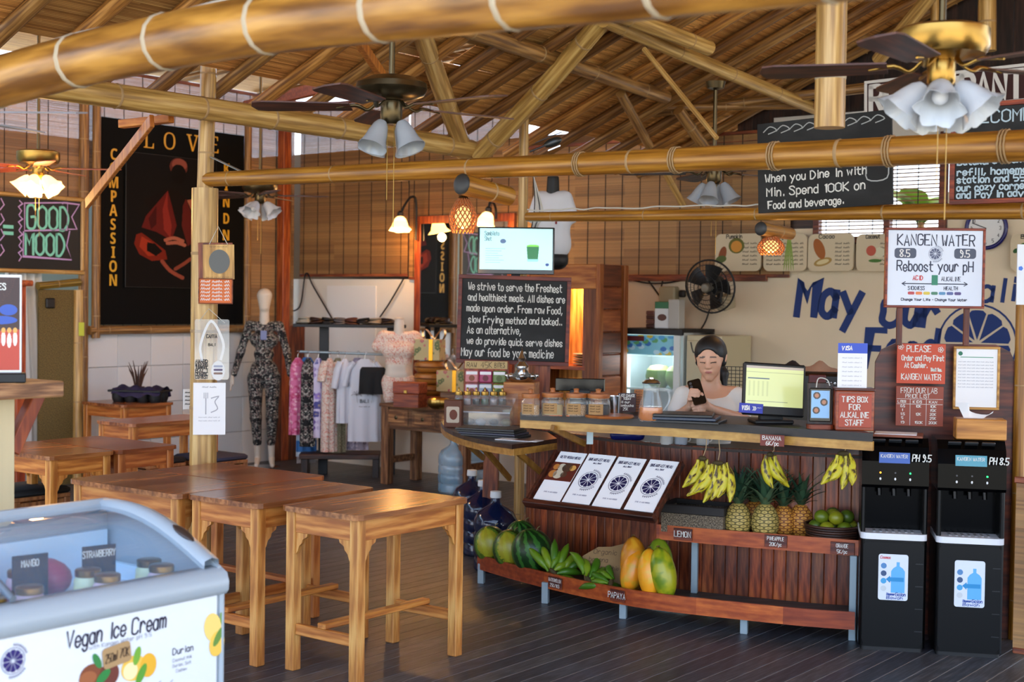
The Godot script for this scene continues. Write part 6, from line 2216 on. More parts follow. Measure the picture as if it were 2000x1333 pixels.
func build_boutique() -> void:
	var black_print := fabric(blossoms(Color(0.03, 0.03, 0.045), [Color(0.72, 0.72, 0.68), Color(0.6, 0.58, 0.55), Color(0.55, 0.45, 0.45)], 170, 0.012, 0.034, 3, 256, Color(0.35, 0.42, 0.4)), 4.6)
	var pink_print := fabric(blossoms(Color(0.86, 0.8, 0.74), [Color(0.8, 0.36, 0.28), Color(0.85, 0.55, 0.5), Color(0.78, 0.48, 0.3)], 170, 0.012, 0.03, 5, 256, Color(0.5, 0.56, 0.62)), 5.5)
	var lilac := fabric(blossoms(Color(0.8, 0.77, 0.86), [Color(0.4, 0.24, 0.6), Color(0.6, 0.5, 0.78), Color(0.3, 0.3, 0.55)], 60, 0.03, 0.09, 8), 2.0)
	var rose := fabric(blossoms(Color(0.8, 0.42, 0.58), [Color(0.9, 0.7, 0.78), Color(0.7, 0.22, 0.4)], 120, 0.02, 0.05, 11), 3.0)
	var olive := fabric(blossoms(Color(0.5, 0.48, 0.38), [Color(0.68, 0.66, 0.56), Color(0.36, 0.36, 0.26)], 260, 0.008, 0.02, 13), 4.0)
	var white := flat(Color(0.8, 0.81, 0.84), 0.9)
	var dummy := flat(Color(0.8, 0.76, 0.7), 0.45)
	# standing mannequin
	var f := at_h(514, 913, 0.0)
	var o := thing("mannequin", "white faceless mannequin in a black floral jumpsuit by the corner post", "mannequin", f, 0.12)
	var V3 := func(x, y, z) -> Vector3: return Vector3(x, y, z)
	var suit := [
		[Vector3(-0.1, 1.41, 0), Vector3(0.1, 1.41, 0), 0.048, 0.048], [Vector3(-0.06, 1.27, 0.02), Vector3(0.06, 1.27, 0.02), 0.078, 0.078], [Vector3(-0.035, 1.13, 0.01), Vector3(0.035, 1.13, 0.01), 0.066, 0.066],
		[Vector3(-0.055, 0.98, 0), Vector3(0.055, 0.98, 0), 0.08, 0.08], [Vector3(-0.07, 0.9, -0.01), Vector3(0.07, 0.9, -0.01), 0.082, 0.082],
		[Vector3(0, 1.0, 0), Vector3(0, 1.35, 0), 0.075, 0.07], [Vector3(-0.15, 1.42, 0), Vector3(-0.23, 1.15, -0.01), 0.042, 0.037], [Vector3(-0.23, 1.15, -0.01), Vector3(-0.29, 0.93, 0.05), 0.038, 0.032],
		[Vector3(0.15, 1.42, 0), Vector3(0.225, 1.15, -0.01), 0.042, 0.037], [Vector3(0.225, 1.15, -0.01), Vector3(0.26, 0.93, 0.05), 0.038, 0.032],
		[Vector3(-0.085, 0.88, 0), Vector3(-0.075, 0.5, 0.02), 0.08, 0.055], [Vector3(-0.075, 0.5, 0.02), Vector3(-0.06, 0.25, 0.0), 0.056, 0.045],
		[Vector3(0.085, 0.88, 0), Vector3(0.085, 0.5, 0.02), 0.08, 0.055], [Vector3(0.085, 0.5, 0.02), Vector3(0.075, 0.25, 0.0), 0.056, 0.045]]
	put(o, "jumpsuit", skin(suit, 0.016, 0.03), black_print)
	var body := [[Vector3(0, 1.44, 0), Vector3(0, 1.58, 0.01), 0.05, 0.045], [Vector3(0, 1.6, 0.03), Vector3(0, 1.71, 0.015), 0.052, 0.075],
		[Vector3(-0.06, 0.3, 0), Vector3(-0.055, 0.09, -0.02), 0.04, 0.028], [Vector3(-0.055, 0.08, -0.02), Vector3(-0.06, 0.03, 0.1), 0.03, 0.022], [Vector3(0.075, 0.3, 0), Vector3(0.08, 0.09, -0.02), 0.04, 0.028], [Vector3(0.08, 0.08, -0.02), Vector3(0.095, 0.03, 0.1), 0.03, 0.022]]
	for s in [-1, 1]:
		var hx: float = -0.3 if s < 0 else 0.268
		body.append([Vector3(hx, 0.95, 0.04), Vector3(hx + s * 0.01, 0.84, 0.07), 0.022, 0.026, Vector3(1.4, 1, 1)])
		for k in 4:
			body.append([Vector3(hx + s * 0.005, 0.85, 0.05 + 0.013 * k), Vector3(hx + s * 0.02, 0.76 + 0.008 * absf(k - 1.5), 0.06 + 0.017 * k), 0.009, 0.007])
		body.append([Vector3(hx, 0.9, 0.075), Vector3(hx - s * 0.01, 0.83, 0.115), 0.01, 0.008])
	put(o, "figure", skin(body, 0.008, 0.014), dummy)
	put(o, "base_plate", lathem([Vector2(0, 0), Vector2(0.17, 0), Vector2(0.17, 0.006), Vector2(0, 0.01)], 24), M.chrome)
	put(o, "price_tag", boxm(Vector3(0.06, 0.09, 0.002)), flat(Color(0.45, 0.5, 0.66), 0.6), TX(0.0, 1.32, 0.12, -0.15, 0, 0))
	# the rack
	var a0 := pt(630, 905, 13.2)
	var rk := thing("clothes_rack", "black steel clothes rack with a top shelf and low bench", "clothes rack", Vector3(a0.x, 0, a0.z), 0.06)
	var X := func(px) -> float: return (px - 630.0) * 13.2 / FPX
	var ysh := pt(630, 636, 13.2).y
	var yra := pt(660, 688, 13.2).y
	put(rk, "shelf", boxm(Vector3(X.call(790) - X.call(573), 0.03, 0.3), 0.003, Vector3((X.call(790) + X.call(573)) / 2, ysh, 0)), M.black)
	for px in [630, 762]:
		put(rk, "upright", boxm(Vector3(0.09, ysh + 0.03, 0.05), 0.004, Vector3(X.call(px), (ysh + 0.03) / 2, -0.05)), M.black)
	var st := ms(true)
	tube(st, [Vector3(X.call(584), yra, 0.02), Vector3(X.call(772), yra - 0.02, 0.02)], 0.013, 8)
	put(rk, "rail", st, M.steel)
	put(rk, "bench", boxm(Vector3(X.call(742) - X.call(588), 0.05, 0.36), 0.006, Vector3((X.call(742) + X.call(588)) / 2, 0.2, 0.05)), wood(M.t_dark, 0, Color(1.2, 1.1, 1.0)))
	for px in [598, 735]:
		put(rk, "bench_leg", boxm(Vector3(0.06, 0.18, 0.3), 0.003, Vector3(X.call(px), 0.09, 0.05)), wood(M.t_dark, 1))
	# garments
	var y := yra - 0.035
	var k1: float = 13.15 / FPX
	garment("pink tie-dyed scarf dress at the left end of the rack", 582, 32 * k1, 150 * k1, 0.1, y, rose, 0.05, 0.6, 0.0, 0.7)
	var sar := garment("blue and white fringed sarong hanging low at the left of the rack", 600, 38 * k1, 195 * k1, 0.06, y, fabric(stripes(), 1.2), -0.06, 0.8, 0.0, 0.4)
	for k in 14:
		var fs := ms()
		box(fs, Vector3((k / 13.0 - 0.5) * 36 * k1, -198 * k1 - 0.025, 0), Vector3(0.004, 0.09, 0.004))
		put(sar, "fringe", fs, white)
	garment("black floral dress on the rack beside the pink one", 602, 27 * k1, 172 * k1, 0.1, y, black_print, 0.1, 0.5, 0.0, 0.6)
	garment("lilac and white tie-dyed dress on the rack", 622, 28 * k1, 155 * k1, 0.1, y, lilac, 0.06, 0.5, 0.0, 0.6)
	garment("peach floral dress on the rack", 644, 30 * k1, 182 * k1, 0.1, y, pink_print, 0.08, 0.5, 0.12, 0.7)
	garment("olive patterned dress hanging lowest in the middle of the rack", 660, 34 * k1, 190 * k1, 0.1, y, olive, 0.0, 0.5, 0.0, 0.6)
	garment("plain white blouse on the rack left of the printed shirt", 674, 30 * k1, 125 * k1, 0.1, y, white, 0.12, 0.5, 0.18, 0.5)
	var tee := garment("white t-shirt with a black palm print facing out", 713, 60 * k1, 160 * k1, 0.08, y, white, 0.14, 0.55, 0.16, 0.1)
	for s in [-1, 1]:
		st = ms(true)
		for k in 5:
			tube(st, [Vector3(0, 0, 0), Vector3(cos(k * 0.8 - 0.1) * 0.03, sin(k * 0.8 - 0.1) * 0.03 + 0.012, 0), Vector3(cos(k * 0.8 - 0.1) * 0.05, sin(k * 0.8 - 0.1) * 0.04 - 0.005, 0)], 0.007, 4, true, 0.2)
		tube(st, [Vector3(0, 0, 0), Vector3(-s * 0.01, -0.07, 0)], 0.005, 4, true, 0.2)
		put(tee, "palm_print", st, M.black, TX(s * 0.075, -0.36, 0.049))
	st = ms()
	fit(st, "BALI", 0.03, 0.005, Vector3(-0.04, -0.43, 0.05), 0.08)
	scribble(st, -0.05, 0.05, -0.47, 0.008, 0.002, 0.05)
	put(tee, "printed_word", st, M.black)
	garment("black shorts clipped over the printed white t-shirt", 729, 50 * k1, 52 * k1, 0.06, y - 0.07, flat(Color(0.012, 0.012, 0.016), 0.8), 0.26, 1.7, 0.0, 0.05)
	garment("grey and lilac skirt behind the white shirts", 700, 40 * k1, 182 * k1, 0.05, y, fabric(blossoms(Color(0.55, 0.52, 0.58), [Color(0.7, 0.66, 0.74), Color(0.35, 0.33, 0.42)], 90, 0.02, 0.05, 21), 3.0), -0.1, 0.8, 0.0, 0.2)
	# accessories on the rack shelf
	var names := ["silver bead coil", "brown leather belt coil", "dark bangle coil", "grey scarf roll", "copper chain coil", "black hat band coil", "pale shell coil", "dark brown strap coil"]
	for k in 8:
		var ac := thing("accessory_coil", names[k] + " heaped on top of the clothes rack shelf", "accessory", rk.transform * Vector3(X.call(592 + k * 23), ysh + 0.015, 0.02), 0.0, "accessories on the rack shelf")
		st = ms(true)
		for j in 4:
			var rr := 0.075 - j * 0.008
			var c := Vector3(0.006 * sin(j * 3.1), 0.012 + j * 0.013, 0.006 * cos(j * 2.0))
			tube(st, ring_pts(c, Vector3(1, 0.15 * sin(j + k), 0).normalized(), Vector3(0, 0.1 * cos(j * 2 + k), 1).normalized(), rr, 14) + [c + Vector3(1, 0.15 * sin(j + k), 0).normalized() * rr], 0.009, 5, false)
		put(ac, "coil", st, flat([Color(0.6, 0.58, 0.52), Color(0.2, 0.1, 0.06), Color(0.07, 0.05, 0.05), Color(0.35, 0.33, 0.33), Color(0.3, 0.14, 0.09), Color(0.04, 0.04, 0.05), Color(0.55, 0.5, 0.42), Color(0.14, 0.08, 0.06)][k], 0.4, 0.3))
	# black cables on the white wall
	for e in [[[[555, 608], [585, 600], [597, 535], [612, 560], [648, 622]], "black cable looping over the white wall to the rack shelf"], [[[788, 545], [762, 590], [742, 620]], "black cable slanting down the white wall beside the mirror"]]:
		var q := []
		for c in e[0]:
			q.append(on_v(c[0], c[1], BACK_V - 0.04))
		var cb := thing("wall_cable", e[1], "cable", q[0])
		for i in q.size():
			q[i] -= cb.position
		st = ms(true)
		tube(st, curve(q, 6), 0.008, 6)
		put(cb, "wire", st, M.cable)
	# rustic table with drawers
	var c0 := at_h(745, 788, 0.74)
	var rt := thing("rustic_table", "old wooden table with two carved drawers under the gifts", "table", Vector3(c0.x, 0, c0.z) + UA * 0.5 + VA * 0.24, RY)
	var om := wood(M.t_old, 0, Color(1, 0.95, 0.9), 0.7)
	put(rt, "tabletop", boxm(Vector3(1.04, 0.03, 0.5), 0.004, Vector3(0, 0.725, 0)), om)
	put(rt, "frame", boxm(Vector3(0.98, 0.2, 0.44), 0.003, Vector3(0, 0.61, 0)), wood(M.t_old, 0, Color(0.85, 0.8, 0.75), 0.7))
	for k in 3:
		var dr := put(rt, "drawer", boxm(Vector3(0.27, 0.15, 0.02), 0.006, Vector3(-0.32 + k * 0.32, 0.62, 0.222)), om)
		put(dr, "knob", lathem([Vector2(0.008, 0), Vector2(0.018, 0.012), Vector2(0, 0.02)], 10), M.bronze, Transform3D(Basis(Vector3.RIGHT, PI / 2), Vector3(-0.32 + k * 0.32, 0.62, 0.232)))
		put(dr, "carving", boxm(Vector3(0.2, 0.09, 0.006), 0.004, Vector3(-0.32 + k * 0.32, 0.62, 0.234)), wood(M.t_old, 0, Color(1.2, 1.15, 1.05), 0.7))
	for sx in [-1, 1]:
		for sz in [-1, 1]:
			put(rt, "leg", boxm(Vector3(0.085, 0.72, 0.085), 0.006, Vector3(sx * 0.46, 0.36, sz * 0.2)), wood(M.t_old, 1, Color(1, 0.95, 0.9), 0.7))
		put(rt, "stretcher", boxm(Vector3(0.04, 0.06, 0.34), 0.004, Vector3(sx * 0.46, 0.22, 0)), om)
	# dress form on the table
	var dp := at_h(772, 786, 0.74)
	var df := thing("dress_form", "headless dress form in a peach floral top and trousers on the rustic table", "dress form", Vector3(dp.x + 0.02, 0.74, dp.z - 0.1), 0.05)
	put(df, "floral_top", skin([[Vector3(-0.12, 0.6, 0), Vector3(0.12, 0.6, 0), 0.055, 0.055], [Vector3(-0.075, 0.48, 0.03), Vector3(0.075, 0.48, 0.03), 0.085, 0.085], [Vector3(-0.05, 0.37, 0.01), Vector3(0.05, 0.37, 0.01), 0.075, 0.075], [Vector3(-0.15, 0.6, 0), Vector3(-0.2, 0.51, 0.01), 0.06, 0.055], [Vector3(0.15, 0.6, 0), Vector3(0.2, 0.51, 0.01), 0.06, 0.055]], 0.016, 0.03), pink_print)
	put(df, "form", skin([[Vector3(0, 0.6, 0), Vector3(0, 0.74, 0), 0.052, 0.045], [Vector3(-0.045, 0.33, 0.01), Vector3(0.045, 0.33, 0.01), 0.075, 0.075], [Vector3(-0.05, 0.25, 0.005), Vector3(0.05, 0.25, 0.005), 0.08, 0.08]], 0.014, 0.03), dummy)
	put(df, "neck_cap", lathem([Vector2(0.042, 0.765), Vector2(0.044, 0.775), Vector2(0, 0.78)], 16), dummy)
	put(df, "floral_trousers", skin([[Vector3(-0.065, 0.19, 0), Vector3(0.065, 0.19, 0), 0.09, 0.09], [Vector3(-0.07, 0.15, 0), Vector3(-0.07, 0.04, 0), 0.085, 0.07], [Vector3(0.07, 0.15, 0), Vector3(0.07, 0.04, 0), 0.085, 0.07]], 0.016, 0.03), pink_print)
	# wooden box, stacked baskets, gifts, brass bowl
	var onT := func(px, py, dz) -> Vector3:
		var p := at_h(px, py, 0.74)
		return Vector3(p.x, 0.74, p.z) - Vector3(0, 0, dz)
	var bx := thing("keepsake_box", "reddish wooden box with a brass clasp on the rustic table", "box", onT.call(800, 796, 0.02), -0.4)
	put(bx, "body", boxm(Vector3(0.25, 0.12, 0.16), 0.004, Vector3(0, 0.06, 0)), wood(M.t_orange, 0, Color(0.8, 0.75, 0.75)))
	put(bx, "lid", boxm(Vector3(0.26, 0.1, 0.17), 0.006, Vector3(0, 0.172, 0)), wood(M.t_orange, 0, Color(0.9, 0.8, 0.78)))
	put(bx, "clasp", boxm(Vector3(0.03, 0.03, 0.01), 0.003, Vector3(0, 0.14, 0.088)), M.brass)
	var sb := onT.call(838, 789, 0.0) as Vector3
	for k in 3:
		var bk := thing("round_basket", "round golden wicker box in a stack, " + ["lowest", "middle", "topmost"][k] + " of three", "basket", sb + Vector3(0, k * 0.105 + 0.08, 0), 0.0, "stacked round wicker boxes")
		put(bk, "body", lathem([Vector2(0, 0), Vector2(0.11, 0.0), Vector2(0.135, 0.02), Vector2(0.142, 0.05), Vector2(0.135, 0.085), Vector2(0.11, 0.1), Vector2(0, 0.1)], 26), wood(M.t_bam, 0, Color(0.9, 0.72, 0.45), 0.5))
		put(bk, "band", lathem([Vector2(0.141, 0.044), Vector2(0.146, 0.05), Vector2(0.141, 0.056)], 26), flat(Color(0.4, 0.22, 0.08), 0.5))
	var pl := thing("wooden_riser", "low wooden riser under the stacked wicker boxes", "stand", sb)
	put(pl, "block", boxm(Vector3(0.26, 0.078, 0.26), 0.005, Vector3(0, 0.04, 0)), wood(M.t_orange, 0, Color(0.9, 0.85, 0.8)))
	var gold := flat(Color(0.75, 0.52, 0.1), 0.25, 0.75)
	for e in [[838, 706, 0.26, "floral gift box with a gold ribbon bow on top of the baskets", 0.25, 0.4], [884, 742, 0.2, "floral gift box wrapped with gold ribbon right of the baskets", 0.26, 0.13]]:
		var gp := onT.call(e[0], 789 if e[0] < 850 else 793, 0.0) as Vector3
		var g := thing("gift_box", e[3], "gift", gp + Vector3(0, e[5], 0), -0.3)
		put(g, "box", boxm(Vector3(e[4], 0.19, 0.16), 0.004, Vector3(0, 0.095, 0)), fabric(blossoms(Color(0.72, 0.66, 0.48), [Color(0.62, 0.25, 0.35), Color(0.7, 0.4, 0.42), Color(0.4, 0.45, 0.3)], 24, 0.03, 0.08, 33), 3.0))
		put(g, "ribbon", boxm(Vector3(0.04, 0.196, 0.166), 0.002, Vector3(0.04, 0.095, 0)), gold)
		for s in [-1, 1]:
			st = ms(true)
			sheet(st, 3, 12, func(u, t): return Vector3(0.04 + s * sin(t * PI) * 0.11, 0.19 + sin(t * TAU) * 0.05 * s * -1.0 + sin(t * PI) * 0.06, (u - 0.5) * 0.06))
			put(g, "bow_loop", st, gold)
	if true:
		var rb := thing("wooden_riser", "small crate under the right gift box", "crate", onT.call(884, 793, 0.0))
		put(rb, "crate", boxm(Vector3(0.22, 0.128, 0.2), 0.005, Vector3(0, 0.064, 0)), wood(M.t_old, 0))
	var bb := thing("brass_bowl", "ribbed brass singing bowl on the rustic table edge", "bowl", onT.call(856, 800, 0.0))
	st = ms(true)
	lathe(st, [Vector2(0, 0), Vector2(0.045, 0), Vector2(0.085, 0.025), Vector2(0.1, 0.06), Vector2(0.092, 0.09), Vector2(0.07, 0.1), Vector2(0.065, 0.095), Vector2(0.08, 0.06), Vector2(0, 0.02)], 48, Transform3D(), func(a, i): return Vector2(0.004 * absf(sin(a * 8.0)) if i in [2, 3, 4] else 0.0, 0))
	put(bb, "bowl", st, M.brass)

func stripes() -> Image:
	var im := canvas(64, 128, Color(0.75, 0.8, 0.85))
	for j in 128:
		var c := Color(0.2, 0.42, 0.66) if (j / 14) % 3 == 0 else Color(0.45, 0.62, 0.75) if (j / 5) % 4 == 1 else Color(0.75, 0.8, 0.85)
		im.fill_rect(Rect2i(0, j, 64, 1), c)
	return im
# ------------------------------------------------------------------ along the back: mirror, lamps, cabinet, screen, fridge, wall fan
func on_back(px0, px1, py0, py1, out := 0.03) -> Array:
	var v := BACK_V - out
	var a := on_v(px0, (py0 + py1) * 0.5, v)
	var b := on_v(px1, (py0 + py1) * 0.5, v)
	var y1 := on_v((px0 + px1) * 0.5, py0, v).y
	var y0 := on_v((px0 + px1) * 0.5, py1, v).y
	return [W((U(a) + U(b)) * 0.5, v, (y0 + y1) * 0.5), U(b) - U(a), y1 - y0]

func shade(parent, at: Vector3, dir: Vector3, l: float, r: float, mat, lit: bool, ruffle := 0.12) -> MeshInstance3D:        # a bell of glass with its bulb
	var y := -dir.normalized()
	var x := y.cross(Vector3.FORWARD if absf(y.z) < 0.9 else Vector3.RIGHT).normalized()
	var b := Basis(x, y, x.cross(y))
	var st := ms(true)
	lathe(st, [Vector2(r * 0.32, 0), Vector2(r * 0.5, -l * 0.15), Vector2(r * 0.66, -l * 0.45), Vector2(r * 0.76, -l * 0.72), Vector2(r, -l), Vector2(r * 0.97, -l), Vector2(r * 0.72, -l * 0.7), Vector2(r * 0.6, -l * 0.42)], 24, Transform3D(b, at), func(a, i): return Vector2(r * ruffle * sin(a * 6.0) if i in [4, 5] else 0.0, 0))
	var o := put(parent, "shade", st, mat)
	var bs := ms(true)
	blob(bs, at + y * -l * 0.5, Vector3.ONE * r * 0.36, 10, 8, b)
	put(o, "bulb", bs, glow(Color(1.0, 0.8, 0.5), 1.5) if lit else flat(Color(0.85, 0.86, 0.88), 0.3))
	return o

func jar(label: String, p: Vector3, r: float, h: float, fill, lid, tag := true, group := "glass jars on the counter") -> Node3D:
	var o := thing("glass_jar", label, "jar", p, -0.3, group)
	put(o, "glass", lathem([Vector2(0, 0.002), Vector2(r * 0.9, 0.002), Vector2(r, 0.012), Vector2(r, h * 0.78), Vector2(r * 0.8, h * 0.9), Vector2(r * 0.8, h)], 22), M.glass)
	put(o, "contents", lathem([Vector2(0, 0.008), Vector2(r * 0.9, 0.008), Vector2(r * 0.93, 0.02), Vector2(r * 0.93, h * 0.6), Vector2(0, h * 0.64)], 18), fill)
	put(o, "lid", lathem([Vector2(0, h - 0.004), Vector2(r * 0.95, h - 0.004), Vector2(r * 0.98, h + 0.004), Vector2(r * 0.96, h + 0.018), Vector2(r * 0.25, h + 0.022), Vector2(r * 0.2, h + 0.03), Vector2(r * 0.26, h + 0.042), Vector2(0, h + 0.046)], 22), lid)
	if tag:
		var st := ms(true)
		sheet(st, 6, 1, func(s, t): return Vector3(sin((s - 0.5) * 1.3) * (r + 0.0015), lerpf(h * 0.15, h * 0.68, t), cos((s - 0.5) * 1.3) * (r + 0.0015)))
		var lb := put(o, "label", st, flat(Color(0.62, 0.48, 0.3), 0.8))
		var w := ms()
		for k in 3:
			scribble(w, -r * 0.45, r * 0.45, h * (0.55 - k * 0.13), h * 0.06, 0.0015, r + 0.003)
		put(lb, "lettering", w, flat(Color(0.2, 0.13, 0.08), 0.8))
	return o

func build_middle() -> void:
	# wall mirror
	var r := on_back(820, 990, 435, 790, 0.05)
	var fm := wood(M.t_orange, 1, Color(0.85, 0.8, 0.75), 0.5)
	board("wall_mirror", "tall wall mirror in a reddish wooden frame behind the dress form", "mirror", r[0], room_basis(), r[1], r[2], flat(Color(0.9, 0.92, 0.92), 0.02, 1.0), fm, 0.075, 0.02)
	# lamps at the mirror
	var warm := Color(1.0, 0.74, 0.42)
	var lit := flat(Color(1.0, 0.95, 0.85), 0.4)
	lit.backlight_enabled = true
	lit.backlight = Color(0.9, 0.8, 0.6)
	lit.emission_enabled = true
	lit.emission = Color(1.0, 0.86, 0.6)
	lit.emission_energy_multiplier = 0.6
	M.lit = lit
	for e in [[812, 470, 782, 424, "lit bell-shaped wall lamp on a black arm left of the mirror", 0.0], [968, 428, 954, 416, "lit bell-shaped wall lamp beside the woven lantern", 0.5]]:
		var a := on_v(e[0], e[1], BACK_V - 0.1)
		var b := on_v(e[2], e[3], BACK_V - 0.32)
		var o := thing("wall_lamp", e[4], "lamp", a)
		var st := ms(true)
		var up := Vector3(0, (0.36 if e[5] == 0.0 else 0.08), 0)
		tube(st, curve([Vector3.ZERO, up, up + (b - a) * Vector3(0.3, 0, 0.3) + Vector3(0, 0.06, 0), (b - a) * Vector3(0.8, 0, 0.8) + Vector3(0, b.y - a.y + 0.1, 0), b - a]), 0.012, 8)
		put(o, "arm", st, M.black)
		put(o, "socket", lathem([Vector2(0.03, 0), Vector2(0.032, 0.04), Vector2(0.012, 0.06)], 12), M.black, T(b - a))
		shade(o, b - a, Vector3(-e[5] * 0.6, -1, 0.2), 0.13, 0.105, lit, true)
		lamp_light(o, b - a + Vector3(0, -0.17, 0.05), warm, 1.6)
	# wooden cabinet with a lit niche
	var c := on_v(1163, 600, 9.2)
	var top := on_v(1163, 516, 9.2).y
	var cw := U(c) - U(on_v(1035, 600, 9.2))
	var o := thing("wooden_cabinet", "tall wooden cabinet with a lit niche of plates and a side of stacked blocks", "cabinet", Vector3(c.x, 0, c.z), RY)
	var pale := wood(M.t_honey, 1, Color(0.75, 0.62, 0.55), 0.6)
	for x in [-0.05, -cw + 0.05]:
		put(o, "post", boxm(Vector3(0.1, top - 0.1, 0.06), 0.005, Vector3(x, (top - 0.1) / 2, -0.03)), wood(M.t_table, 1, Color(0.8, 0.7, 0.65), 0.6))
	put(o, "header", boxm(Vector3(cw, 0.2, 0.07), 0.006, Vector3(-cw / 2, top - 0.1, -0.03)), wood(M.t_honey, 0, Color(0.85, 0.75, 0.68), 0.6))
	put(o, "inner_frame", boxm(Vector3(0.05, top - 0.2, 0.04), 0.003, Vector3(-0.125, (top - 0.2) / 2, -0.06)), wood(M.t_red, 1))
	put(o, "back_panel", boxm(Vector3(cw, top, 0.03), 0.0, Vector3(-cw / 2, top / 2, -0.43)), wood(M.t_honey, 1, Color(1.15, 1.12, 1.05), 0.5))
	put(o, "roof_panel", boxm(Vector3(cw, 0.03, 0.42), 0.0, Vector3(-cw / 2, top - 0.02, -0.22)), pale)
	for y in [0.75, 1.15]:
		put(o, "shelf", boxm(Vector3(cw, 0.03, 0.4), 0.0, Vector3(-cw / 2, y, -0.22)), wood(M.t_orange, 0))
	put(o, "left_side", boxm(Vector3(0.03, top, 0.42), 0.0, Vector3(-cw, top / 2, -0.22)), pale)
	put(o, "right_side", boxm(Vector3(0.02, top, 0.42), 0.0, Vector3(-0.012, top / 2, -0.22)), wood(M.t_red, 1))
	var n := 11
	for k in n:
		put(o, "block", boxm(Vector3(0.03, top / n - 0.008, 0.28), 0.008, Vector3(0.005 + 0.006 * (k % 2), (k + 0.5) * top / n, -0.21)), wood(M.t_table, 2, [Color(0.85, 0.7, 0.65), Color(1.0, 0.85, 0.75), Color(0.7, 0.58, 0.55)][(k * 2) % 3], 0.55))
	put(o, "side_post", boxm(Vector3(0.05, top, 0.06), 0.004, Vector3(0.01, top / 2, -0.035)), pale)
	put(o, "side_post", boxm(Vector3(0.05, top, 0.06), 0.004, Vector3(0.01, top / 2, -0.4)), pale)
	var bl := put(o, "niche_bulb", ball(Vector3.ZERO, Vector3.ONE * 0.03), glow(warm, 0.8), TX(-0.3, top - 0.09, -0.25))
	lamp_light(o, Vector3(-0.3, top - 0.14, -0.25), Color(1.0, 0.85, 0.62), 2.4)
	for k in 5:
		var p := thing("plate", "plate in the stack on the cabinet niche shelf, number %s from the bottom" % ["one", "two", "three", "four", "five"][k], "plate", o.transform * Vector3(-0.22, 1.166 + k * 0.02, -0.2), 0.0, "plates stacked in the lit niche")
		put(p, "dish", lathem([Vector2(0, 0.0), Vector2(0.06, 0), Vector2(0.11, 0.014), Vector2(0.108, 0.018), Vector2(0.06, 0.006), Vector2(0, 0.006)], 22), flat([Color(0.75, 0.72, 0.62), Color(0.5, 0.46, 0.36)][k % 2], 0.4))
	# the shirt dummy above the cabinet
	var td := pt(1078, 508, 10.3)
	var t := thing("shirt_dummy", "black torso dummy in a white t-shirt standing above the screen", "dummy", td, -0.35)
	put(t, "shirt", skin([[Vector3(-0.07, 0.44, 0), Vector3(0.07, 0.44, 0), 0.06, 0.06], [Vector3(-0.06, 0.3, 0.01), Vector3(0.06, 0.3, 0.01), 0.08, 0.08], [Vector3(-0.055, 0.12, 0), Vector3(0.055, 0.12, 0), 0.085, 0.085], [Vector3(-0.05, 0.42, 0), Vector3(-0.05, 0.1, 0), 0.085, 0.085], [Vector3(0.05, 0.42, 0), Vector3(0.05, 0.1, 0), 0.085, 0.085], [Vector3(-0.1, 0.46, 0), Vector3(-0.15, 0.32, 0), 0.05, 0.05], [Vector3(0.1, 0.46, 0), Vector3(0.15, 0.32, 0), 0.05, 0.05]], 0.014, 0.03), flat(Color(0.82, 0.83, 0.85), 0.9))
	put(t, "torso", skin([[Vector3(0, 0.48, 0), Vector3(0, 0.6, 0), 0.05, 0.045], [Vector3(-0.05, 0.1, 0), Vector3(0.05, 0.1, 0), 0.07, 0.07], [Vector3(-0.05, 0.0, 0), Vector3(0.05, 0.0, 0), 0.075, 0.075]], 0.014, 0.02), M.black)
	put(t, "badge", boxm(Vector3(0.015, 0.04, 0.003)), flat(Color(0.5, 0.1, 0.12), 0.6), TX(0.06, 0.28, 0.095))
	# the screen
	var im := canvas(256, 160, Color(0.72, 0.93, 0.95))
	dot(im, 0.73, 0.42, 0.085, 0.035, Color(0.45, 0.8, 0.25))
	poly_fill(im, [Vector2(0.645, 0.44), Vector2(0.815, 0.44), Vector2(0.8, 0.74), Vector2(0.66, 0.74)], Color(0.05, 0.42, 0.2))
	poly_fill(im, [Vector2(0.65, 0.74), Vector2(0.81, 0.74), Vector2(0.8, 0.8), Vector2(0.66, 0.8)], Color(0.55, 0.82, 0.85))
	dot(im, 0.32, 0.31, 0.04, 0.055, Color(0.3, 0.4, 0.55))
	dot(im, 0.93, 0.87, 0.025, 0.035, Color(0.1, 0.2, 0.5))
	for k in 7:
		im.fill_rect(Rect2i(20, 78 + k * 9, 70 - (k * 13) % 30, 2), Color(0.5, 0.68, 0.74))
	var sc := printed(im, 0.2)
	sc.emission_enabled = true
	sc.emission_texture = sc.albedo_texture
	sc.emission = Color.BLACK
	sc.emission_energy_multiplier = 0.18
	var z := 9.2
	var k0 := z / FPX
	o = thing("television_screen", "flat screen showing a green drink above the chalkboard", "television", pt(1008, 490, z), 0.02)
	put(o, "bezel", boxm(Vector3(150 * k0, 92 * k0, 0.03), 0.004, Vector3(0, 0, -0.018)), M.black_gloss)
	put(o, "screen", card(142 * k0, 80 * k0), sc, TX(0, 3 * k0, 0.0))
	put(o, "stand", boxm(Vector3(0.06, 0.1, 0.03), 0.0, Vector3(0, -48 * k0 - 0.03, -0.04)), M.black)
	ink(o, [["Sambiloto", -0.21, 0.1, 0.026, 0.003, 0.0, 0.0, 0.6], ["Shot", -0.21, 0.065, 0.026, 0.003, 0.0, 0.0, 0.6]], flat(Color(0.3, 0.42, 0.48), 0.8), 0.001)
	# the chalkboard with the promise
	z = 9.05
	k0 = z / FPX
	var w := 205 * k0
	var h := 158 * k0
